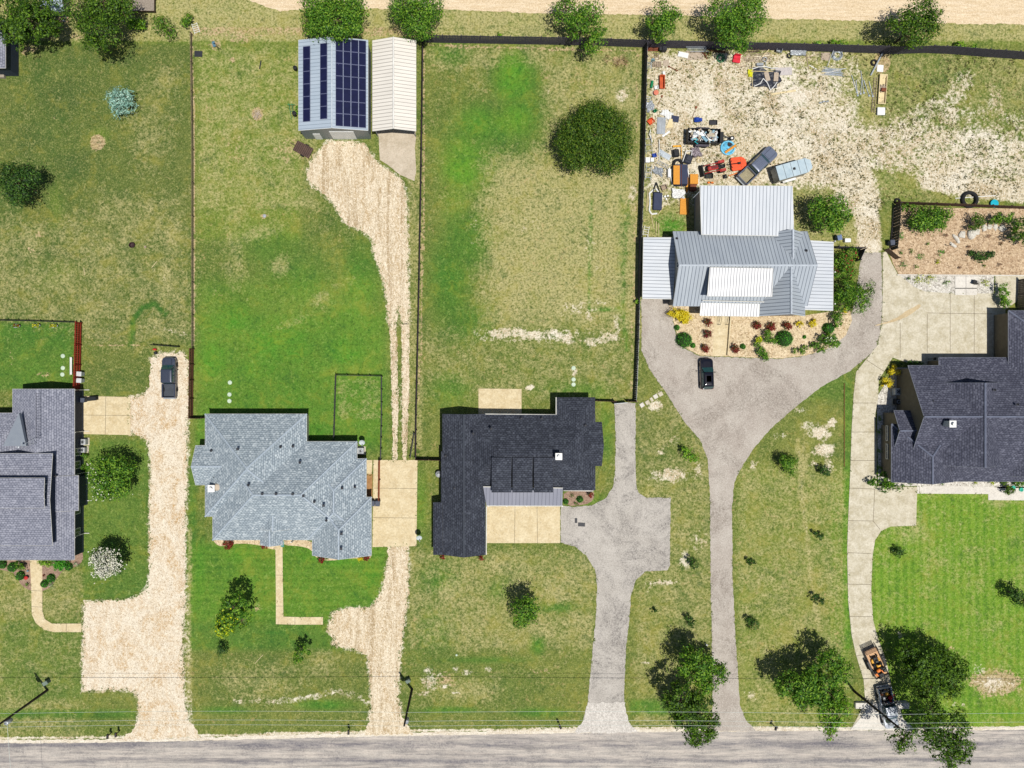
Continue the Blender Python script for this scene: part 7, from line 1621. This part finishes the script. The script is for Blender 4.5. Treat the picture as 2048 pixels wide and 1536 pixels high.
for k, (px, py, L, a, lb) in enumerate(((1614, 122, 2.4, 102, 'branching brown stick standing on the weedy patch'), (1626, 112, 2.0, 18, 'brown stick pointing toward the striped panel'), (1626, 135, 1.3, -30, 'white stick left of the pipe heap'), (1620, 145, 1.4, 35, 'brown stick lowest on the weedy patch'))):
    Y('stick', lb, 'stick', px, py, plank(L, .09), oldw if k != 2 else m_white, a, group='loose sticks')
Y('orange_trough', 'long orange-red metal trough near the dark fence', 'trough', 1323, 166, tub(.75, 2.0, .5, .08), plain('trough_orange', pc(206, 92, 40), pc(178, 70, 34), .6), 0)
Y('white_brick', 'white block above the orange trough', 'block', 1327, 148, MB().box(0, 0, .15, .35, .6, .3, bev=.04), m_white, 15)
Y('round_stool', 'pink and white round stool below the orange trough', 'stool', 1311, 187, MB().lathe([(.3, .3), (.38, .36), (.36, .4), (.2, .42), (.01, .42)], 16).tube((-.2, 0, 0), (-.15, 0, .3), .03).tube((.2, .1, 0), (.15, 0, .3), .03).tube((0, -.2, 0), (0, -.15, .3), .03), plain('pink_pad', pc(226, 130, 104)))
Y('wheelbarrow', 'upturned orange wheelbarrow tray beside the dark fence', 'wheelbarrow', 1301, 244, tub(.9, .8, .35), plain('barrow_orange', pc(230, 90, 40)), 40)
Y('watering_can', 'green bucket leaning near the white pole', 'bucket', 1309, 224, MB().lathe([(.16, 0), (.24, .45), (.2, .45), (.14, .05), (.01, .05)], 14).tube((.2, 0, .3), (.5, .1, .5), .04), grn_)
Y('white_pole', 'long white pole standing by the orange wheelbarrow tray', 'pole', 1305, 254, MB().tube((-1.9, 0, .05), (1.9, 0, .1), .05), lumber, 88)
Y('glass_door', 'grey glazed door panel lying by the long white pole', 'door', 1322, 252, MB().box(0, 0, .1, 2.4, 1.2, .08).box(0, -.15, .16, 2.1, .12, .04).box(0, .3, .16, 2.1, .3, .03), m_steel, 87)
Y('white_sheet', 'crumpled white sheeting at the top of the glazed door', 'sheeting', 1333, 229, tarp(1.5, 1.0, 12, .2), m_white, -35); Y('cushion', 'navy and white striped cushion right of the white sheeting', 'cushion', 1350, 238, ribbed(1.1, .9, 4), navy, -10)
Y('cream_board', 'cream triangular board beside the glazed door', 'board', 1338, 247, MB().prism([(-.5, -.7), (.5, -.6), (.5, .6), (.1, .7)], .03, .1), lumber); Y('white_plank', 'white plank leaning below the cream board', 'plank', 1332, 268, plank(1.3, .28), m_white, 35)
Y('vacuum_body', 'blue and black machine north of the dump trailer', 'machine', 1394, 241, MB().box(-.1, 0, .3, .8, .7, .4, bev=.12).box(-.1, 0, .55, .5, .4, .15, bev=.06).box(.45, .0, .25, .4, .5, .35, bev=.08), blu_); Y('black_mat', 'flat black tub right of the blue machine', 'tub', 1426, 246, tub(1.1, .7, .25), m_dtrim)
Y('window_frame', 'upper pair of grey window frames against the dark fence', 'window frame', 1297, 290, ladder(2.6, .9, 3), m_steel, 95, .3); Y('window_frame', 'lower pair of white window frames against the dark fence', 'window frame', 1297, 345, ladder(2.2, .8, 3), alu, 85, .3)
Y('white_cooler', 'white coolers grouped by the lower window frames', 'cooler', 1298, 322, MB().box(-.3, 0, .25, .6, .7, .5, bev=.05).box(.4, .1, .2, .5, .6, .4, bev=.05).box(-.3, 0, .53, .64, .74, .06, bev=.02), m_white)
Y('white_pole', 'white upright pole left of the yellow-framed cart', 'pole', 1318, 300, MB().tube((-1.4, 0, .05), (1.4, 0, .3), .05), m_white, 92); Y('louvre_panel', 'silver louvred panel beside the yellow-framed cart', 'panel', 1329, 310, ribbed(1.9, .8, 7), alu, -30); Y('aluminium_ladder', 'short folded aluminium ladder below the louvred panel', 'ladder', 1325, 329, ladder(1.8, .45, 6), m_steel, -28)
Y('cart', 'black bucket seat in a yellow frame left of the dump trailer', 'cart', 1350, 307, MB().box(0, -.1, .4, .9, 1.1, .5, bev=.12).box(0, -.2, .68, .6, .6, .06, bev=.03), m_black, 8); Y('cart_bracket', 'yellow frame behind the black bucket seat', 'frame', 1353, 300, MB().box(0, .45, .3, 1.2, .25, .06).box(.6, -.4, .3, .08, 1.9, .06), yel_, 3)
Y('go_kart', 'black chair with white frame below the dump trailer', 'chair', 1375, 320, MB().box(0, 0, .35, 1.1, 1.3, .4, bev=.15).box(0, .1, .6, .6, .7, .08, bev=.03), tarpb, -20); Y('tube_bracket', 'white tubular frame around the black chair', 'frame', 1375, 316, MB().path([(-.6, -.8, .3), (-.5, .8, .4), (.3, 1.0, .4), (.5, -.9, .3)], .06), m_white, -15)
Y('plastic_bag', 'dark crumpled plastic bag right of the black chair', 'bag', 1391, 305, tarp(1.2, 1.4, 21, .4, 12), plain('smoky_plastic', pc(96, 84, 92), pc(190, 180, 186), .3, scale=4), 20)
p0 = G(1455, 296); rpool = empty('paddling_pool', p0, .5, 'small blue and white paddling pool with a black patch', 'paddling pool')
MB().torus(.95, .14, 0, 0, .12, 28, 8).lathe([(.01, .05), (.9, .06), (.9, .02), (.01, .02)], 24).build('basin', tankblue, rpool, True); MB().lathe([(.01, .07), (.35, .08), (.35, .05)], 10, .5, .3).build('patch', m_black, rpool)
Y('orange_board', 'orange board lying across the paddling pool', 'board', 1461, 298, plank(1.9, .32), osb, 35, .28)
Y('truck_topper', 'dark shell with a tan board and red strap standing above the white sheet', 'shell', 1360, 352, MB().rings([[(-.95, -1.5, 0), (.95, -1.5, 0), (.95, 1.5, 0), (-.95, 1.5, 0)], [(-.85, -1.4, .9), (.85, -1.4, .9), (.85, 1.4, .9), (-.85, 1.4, .9)]]), navy, 0)
Y('osb_sheet', 'tan board lying on the left of the dark shell', 'board', 1353, 350, plank(2.7, .9), osb, 90, .9); Y('red_strap', 'thin red strap over the dark shell', 'strap', 1363, 352, plank(3.2, .05, .02), rust, 90, .95)
Y('tire', 'big black tyre above the dark shell', 'tyre', 1355, 329, MB().torus(.6, .2, 0, 0, .2), m_rub); Y('osb_plank', 'narrow orange board right of the dark shell', 'board', 1374, 362, plank(3.2, .3), osb, 88, .1); Y('white_edge_board', 'white-edged board leaning on the right of the dark shell', 'board', 1378, 356, plank(2.8, .12), m_white, 98, .3); Y('white_edge_board', 'white board leaning on the left of the dark shell', 'board', 1341, 352, plank(2.4, .14), m_white, 100, .2); Y('white_box', 'white narrow box left of the dark shell', 'box', 1337, 348, MB().box(0, 0, .3, .45, 1.15, .6, bev=.04), m_white)
Y('osb_box', 'orange particle board box beside the dark shell', 'box', 1385, 361, MB().box(0, 0, .4, 1.15, 1.4, .8, bev=.02), osb, 0); Y('rust_box', 'rusty brown box below the orange particle board box', 'box', 1384, 377, MB().box(0, 0, .3, .95, .9, .6, bev=.02).box(0, 0, .62, .8, .75, .05), rust, 0); Y('osb_sheet', 'orange particle board sheet lying flat beside the grey rear wing', 'board', 1368, 413, plank(2.35, 1.2, .12), osb, 88, .05)
Y('white_cover', 'white bulging cover below the dark shell', 'cover', 1356, 388, tarp(1.8, 1.3, 31, .3, 12, .06), m_white, -4, .1)
Y('navy_mattress', 'navy blue mattress lying by the dark fence', 'mattress', 1314, 404, MB().box(0, 0, .35, 1.25, 2.5, .3, bev=.08), navy, -2); Y('foam_wrap', 'white torn foam wrap around the navy mattress', 'wrap', 1311, 405, MB().path([(-.2, 1.9, .1), (-.9, 1.3, .1), (-.8, .2, .1), (-.9, -1.2, .1), (-.6, -1.7, .1), (.2, -1.6, .1)], .12).path([(0, 2.0, .1), (.6, 1.2, .15), (.9, 1.0, .2), (.75, -.8, .1)], .1), m_white); Y('triangle_bracket', 'triangular black frame at the head of the navy mattress', 'frame', 1312, 377, MB().path([(-.5, -.6, .2), (0, .8, .3), (.5, -.6, .2), (-.5, -.6, .2)], .07), m_black)
for px, py, L, a, lb in ((1294, 400, 3.2, 86, 'leftmost white pole in the row by the dark fence'), (1297, 396, 2.8, 82, 'second white pole in the row by the dark fence'), (1304, 441, 2.6, 102, 'white pole slanting below the navy mattress'), (1320, 423, 1.3, 55, 'short white pole right of the navy mattress'), (1312, 457, 2.0, 90, 'thin brown-white stake above the side carport'), (1317, 459, 1.8, 91, 'pale stake nearest the main gable above the side carport')):
    Y('white_pole', lb, 'pole', px, py, MB().tube((-L / 2, 0, .05), (L / 2, 0, .15), .045), lumber, a, group='white poles by the dark fence')
Y('white_chair', 'pair of white slatted chairs in the corner above the side carport', 'chair', 1292, 462, ladder(1.4, .7, 4), m_white, 80, .3)
Y('tire', 'huge tractor tyre lying by the fence north of the gravel garden', 'tyre', 1937, 400, MB().torus(1.0, .25, 0, 0, .25, 32, 10), m_rub); Y('tire', 'small tyre at the corner post of the gravel garden', 'tyre', 1794, 403, MB().torus(.33, .13, 0, 0, .13), m_rub)
Y('white_pvc_pipe', 'long white pipe lying behind the huge tractor tyre', 'pipe', 1950, 394, MB().tube((-2.9, 0, .06), (2.9, 0, .06), .06), m_white, 4); Y('blue_barrel_lid', 'bright cyan round tub against the fence', 'tub', 1986, 408, MB().lathe([(.5, 0), (.58, .3), (.56, .34), (.2, .36), (.01, .36)], 22), plain('cyan_plastic', pc(20, 190, 214), rough=.4))
Y('black_tub', 'square black tub between the tractor and the metal roof', 'tub', 1417, 353, tub(1.1, .75, .4), m_black); Y('push_mower', 'small black push mower beside the square tub', 'mower', 1449, 354, MB().box(0, 0, .25, .5, .6, .2, bev=.08).lathe([(.14, .35), (.16, .5), (.02, .52)], 12).tube((-.25, 0, .3), (-.6, .1, .9), .02), m_black, 10); Y('orange_pole', 'orange pole below the orange mower deck', 'pole', 1466, 349, plank(1.3, .12), org, 20, .2)
Y('orange_crates', 'two small orange boxes at the edge of the metal roof', 'box', 1420, 366, MB().box(-.25, 0, .15, .35, .25, .3, bev=.03).box(.25, 0, .15, .35, .25, .3, bev=.03), org)
Y('second_ladder', 'wooden step ladder lying at the top of the wire fence line', 'ladder', 392, 57, ladder(1.5, .75, 5), m_white, -72); Y('black_mat', 'flat dark mat beside the wire fence line', 'mat', 397, 108, MB().box(0, 0, .03, 1.15, .85, .05, bev=.01).box(0, 0, .06, 1.0, .7, .02), m_dtrim, -2)
r_ = empty('folding_chair', G(431, 92), .3, 'toppled blue and black folding chair east of the dark mat', 'chair'); MB().box(-.1, .2, .25, .4, .8, .05).build('seat', plain('chair_blue', pc(90, 130, 150)), r_); MB().tube((0, 0, .2), (.7, -.8, .1), .04).tube((.2, .2, .1), (.3, -.9, .15), .04).tube((-.2, .3, .2), (.1, .1, .5), .04).build('leg', m_black, r_)
Y('fire_bowl', 'dark round fire bowl alone on the north-west lawn', 'fire bowl', 266, 491, MB().lathe([(.15, 0), (.35, .1), (.42, .4), (.38, .4), (.3, .15), (.01, .12)], 18), plain('bowl_maroon', pc(60, 36, 40), rough=.5)); Y('stump', 'cut pale stump ring on the lawn right of the fire bowl', 'stump', 291, 494, MB().lathe([(.17, 0), (.16, .14), (.01, .15)], 12), oldw)
for px, py, L, a, lb in ((169, 543, 1.1, 96, 'thin white stick standing upright on the north-west lawn'), (309, 529, 1.2, 50, 'thin white stick slanting on the north-west lawn'), (518, 1318, 1.8, 48, 'thin pale pipe on the lawn beside the sapling')): Y('white_stick', lb, 'stick', px, py, MB().tube((-L / 2, 0, .04), (L / 2, 0, .06), .035), lumber, a)
Y('dark_log', 'short dark pipe on the strip lawn north-west of the barn', 'pipe', 521, 130, MB().tube((-.6, 0, .1), (.6, 0, .1), .09), m_dtrim, 80); Y('grey_rock_lid', 'round grey lid on the strip lawn', 'lid', 529, 432, MB().lathe([(.26, 0), (.24, .08), (.01, .1)], 14), m_steel)
Y('ash_heap', 'small ash and twig heap on a burnt patch of the strip lawn', 'ash heap', 515, 230, heap(.7, 40, 5, .14), ply); Y('green_easel', 'green tubular stand against the west wall of the solar barn', 'stand', 583, 225, MB().tube((0, -1.0, 0), (-.15, 1.0, .9), .03).tube((.45, -1.0, 0), (.25, 1.0, .9), .03).tube((-.35, .8, .9), (.75, .8, .9), .04).tube((0, 0, .5), (.4, 0, .5), .03), grn_); Y('dark_pot', 'lower black barrel by the green stand at the barn wall', 'barrel', 591, 230, MB().lathe([(.3, 0), (.36, .4), (.3, .8), (.02, .82)], 14), m_black); Y('dark_pot', 'upper black barrel at the barn wall', 'barrel', 592, 139, MB().lathe([(.28, 0), (.32, .4), (.28, .7), (.02, .72)], 14), m_black)
for k, (px, py, c, lb) in enumerate(((35, 652, org, 'orange flower tub, first along the iron fence'), (75, 651, yel_, 'yellow flower tub, second along the iron fence'), (110, 652, yel_, 'green and yellow flower tub, third along the iron fence'))):
    rr = empty('flower_tub', G(px, py), 0, lb, 'flower tub', 'flower tubs'); MB().rings([[(math.cos(t * .524) * .62 * q, math.sin(t * .524) * .3 * q, z) for t in range(12)] for q, z in ((.8, 0), (1, .35), (.9, .35))]).build('tub', m_steel, rr)
    p_ = RNG.uniform(-1, 1, size=(160, 3)) * np.array([.5, .22, .1]) + np.array([0, 0, .45]); leaf_mesh('flowers', p_[:90], RNG.normal(size=(90, 3)) * .4 + np.array([0, 0, 1]), .14, .12, lf_yflo if k else lf_red, rr); leaf_mesh('foliage', p_, RNG.normal(size=(160, 3)) * .4 + np.array([0, 0, 1]), .16, .08, lf_mid, rr)
Y('white_bench', 'white narrow bench along the inside of the red fence', 'bench', 144, 732, MB().box(0, 0, .4, .12, 2.5, .06).box(.16, 0, .4, .12, 2.5, .06).box(.08, -1.0, .2, .3, .06, .4).box(.08, 1.0, .2, .3, .06, .4), m_white)
Y('red_toy', 'red canister by the wire gate above the blue-grey pickup', 'canister', 311, 699, MB().box(0, 0, .2, .5, .25, .4, bev=.06), red_); Y('black_drum', 'black round drum by the wire gate above the blue-grey pickup', 'drum', 313, 706, MB().lathe([(.2, 0), (.24, .3), (.2, .45), (.02, .46)], 14), m_black)
Y('red_toy', 'red gazing ball on the mulch left of the west house path', 'ornament', 56, 1154, MB().lathe([(.08, 0), (.1, .2), (.26, .35), (.26, .5), (.1, .62), (.01, .63)], 14), red_); Y('garden_gnome', 'small blue and white ornament by the west house path', 'ornament', 57, 1141, MB().lathe([(.12, 0), (.14, .25), (.05, .4), (.01, .5)], 10), tonek[3][1]); Y('clay_pot', 'clay pot right of the west house path', 'pot', 89, 1150, MB().lathe([(.1, 0), (.16, .22), (.13, .22), (.1, .05), (.01, .05)], 12), rust)
Y('turquoise_bowl', 'left turquoise gazing bowl in the east pebble bed', 'bowl', 2025, 975, MB().lathe([(.1, 0), (.3, .2), (.27, .2), (.01, .06)], 16), plain('turquoise', pc(70, 200, 170), rough=.3)); Y('turquoise_bowl', 'right turquoise gazing bowl in the east pebble bed', 'bowl', 2041, 979, MB().lathe([(.1, 0), (.3, .2), (.27, .2), (.01, .06)], 16), plain('turquoise', pc(70, 200, 170), rough=.3))
Y('door_mat', 'teal mat at the front door of the hip-roofed house', 'mat', 565, 1088, MB().box(0, 0, .07, .5, .8, .04, bev=.01).box(0, 0, .1, .4, .65, .02), plain('teal_mat', pc(70, 150, 140)))
Y('oil_patch_board', 'left dark rubber mat on the asphalt beside the wide patio', 'mat', 1152, 1041, MB().box(0, 0, .035, .35, .7, .03, bev=.01).box(0, 0, .05, .25, .6, .02), m_dtrim); Y('oil_patch_board', 'right dark rubber mat on the asphalt beside the wide patio', 'mat', 1163, 1049, MB().box(0, 0, .035, 1.0, .55, .03, bev=.01).box(0, 0, .05, .85, .4, .02), m_dtrim, -3)
Y('stake', 'small white stake at the lip of the stem drive', 'stake', 1411, 1287, MB().box(0, 0, .3, .12, .12, .6, bev=.02).box(0, 0, .62, .2, .2, .08), m_white); Y('landscape_edging', 'rust-brown edging along the caliche patch east of the lawn', 'edging', 1688, 850, MB().box(0, 0, .06, .06, 12, .12), rust)

for nm, lb, cat, px, py, mb, mt, a in (
    ('wire_bedstead', 'grey wire bed frame against the dark fence below the pink stool', 'frame', 1293, 205, ladder(1.9, .9, 7), alu, 80),
    ('plastic_sheet', 'torn milky plastic sheet by the fence above the green bucket', 'sheet', 1299, 213, tarp(1.2, 1.3, 41, .15), m_steel, 20),
    ('garden_fork', 'red-handled fork lying beside the pink stool', 'tool', 1319, 203, MB().tube((-.8, 0, .05), (.7, 0, .08), .03).box(.8, 0, .08, .3, .25, .04), rust, 65),
    ('mesh_roll', 'short roll of green mesh between the fence and the orange trough', 'roll', 1303, 170, MB().tube((-.5, 0, .2), (.5, 0, .2), .18, .18, 12), grn_, 80),
    ('white_bottle_crate', 'white crate left of the lower end of the orange trough', 'crate', 1312, 176, tub(.6, .5, .3), m_white, 10),
    ('gutter_piece', 'bent white gutter piece leaning by the upper window frames', 'gutter', 1300, 273, MB().path([(-.9, 0, .1), (.2, .1, .5), (.8, -.3, .3)], .06), m_white, 110),
    ('blue_crate', 'small blue crate between the coolers and the louvred panel', 'crate', 1308, 312, tub(.6, .55, .35), blu_, 15),
    ('tarp_scrap', 'rumpled grey tarp scrap below the folded aluminium ladder', 'tarp', 1316, 343, tarp(1.4, 1.0, 43, .2), m_steel, -20),
    ('brown_box', 'open brown cardboard box above the navy mattress', 'box', 1327, 376, tub(.8, .7, .4), oldw, 20),
    ('paint_tins', 'cluster of white paint tins right of the navy mattress', 'tins', 1332, 394, MB().lathe([(.15, 0), (.15, .3), (.02, .3)], 12, -.2, 0).lathe([(.15, 0), (.15, .3), (.02, .3)], 12, .2, .1).lathe([(.13, 0), (.13, .25), (.02, .25)], 12, 0, -.35), m_white, 0),
    ('cinder_blocks', 'loose row of grey cinder blocks by the stock trailer side of the yard', 'blocks', 1640, 206, MB().box(0, 0, .1, .4, .2, .2, bev=.02).box(.5, .05, .1, .4, .2, .2, bev=.02).box(1.0, -.04, .1, .4, .2, .2, bev=.02), m_steel, 12),
    ('shovel', 'long shovel lying above the blue machine', 'tool', 1388, 226, MB().tube((-.8, 0, .05), (.7, 0, .08), .025).box(.85, 0, .06, .35, .28, .04, bev=.015), rust, 70),
    ('rope_coil', 'pale rope coil below the black plastic bag', 'rope', 1398, 321, loop_coil(.4, 6, 12, .03), lumber, 0),
    ('fridge_door', 'white appliance door beside the large particle board', 'door', 1366, 110, MB().box(0, 0, .07, 1.5, .75, .1, bev=.04).box(.5, .3, .15, .3, .05, .05), m_white, -12)):
    Y(nm, lb, cat, px, py, mb, mt, a)
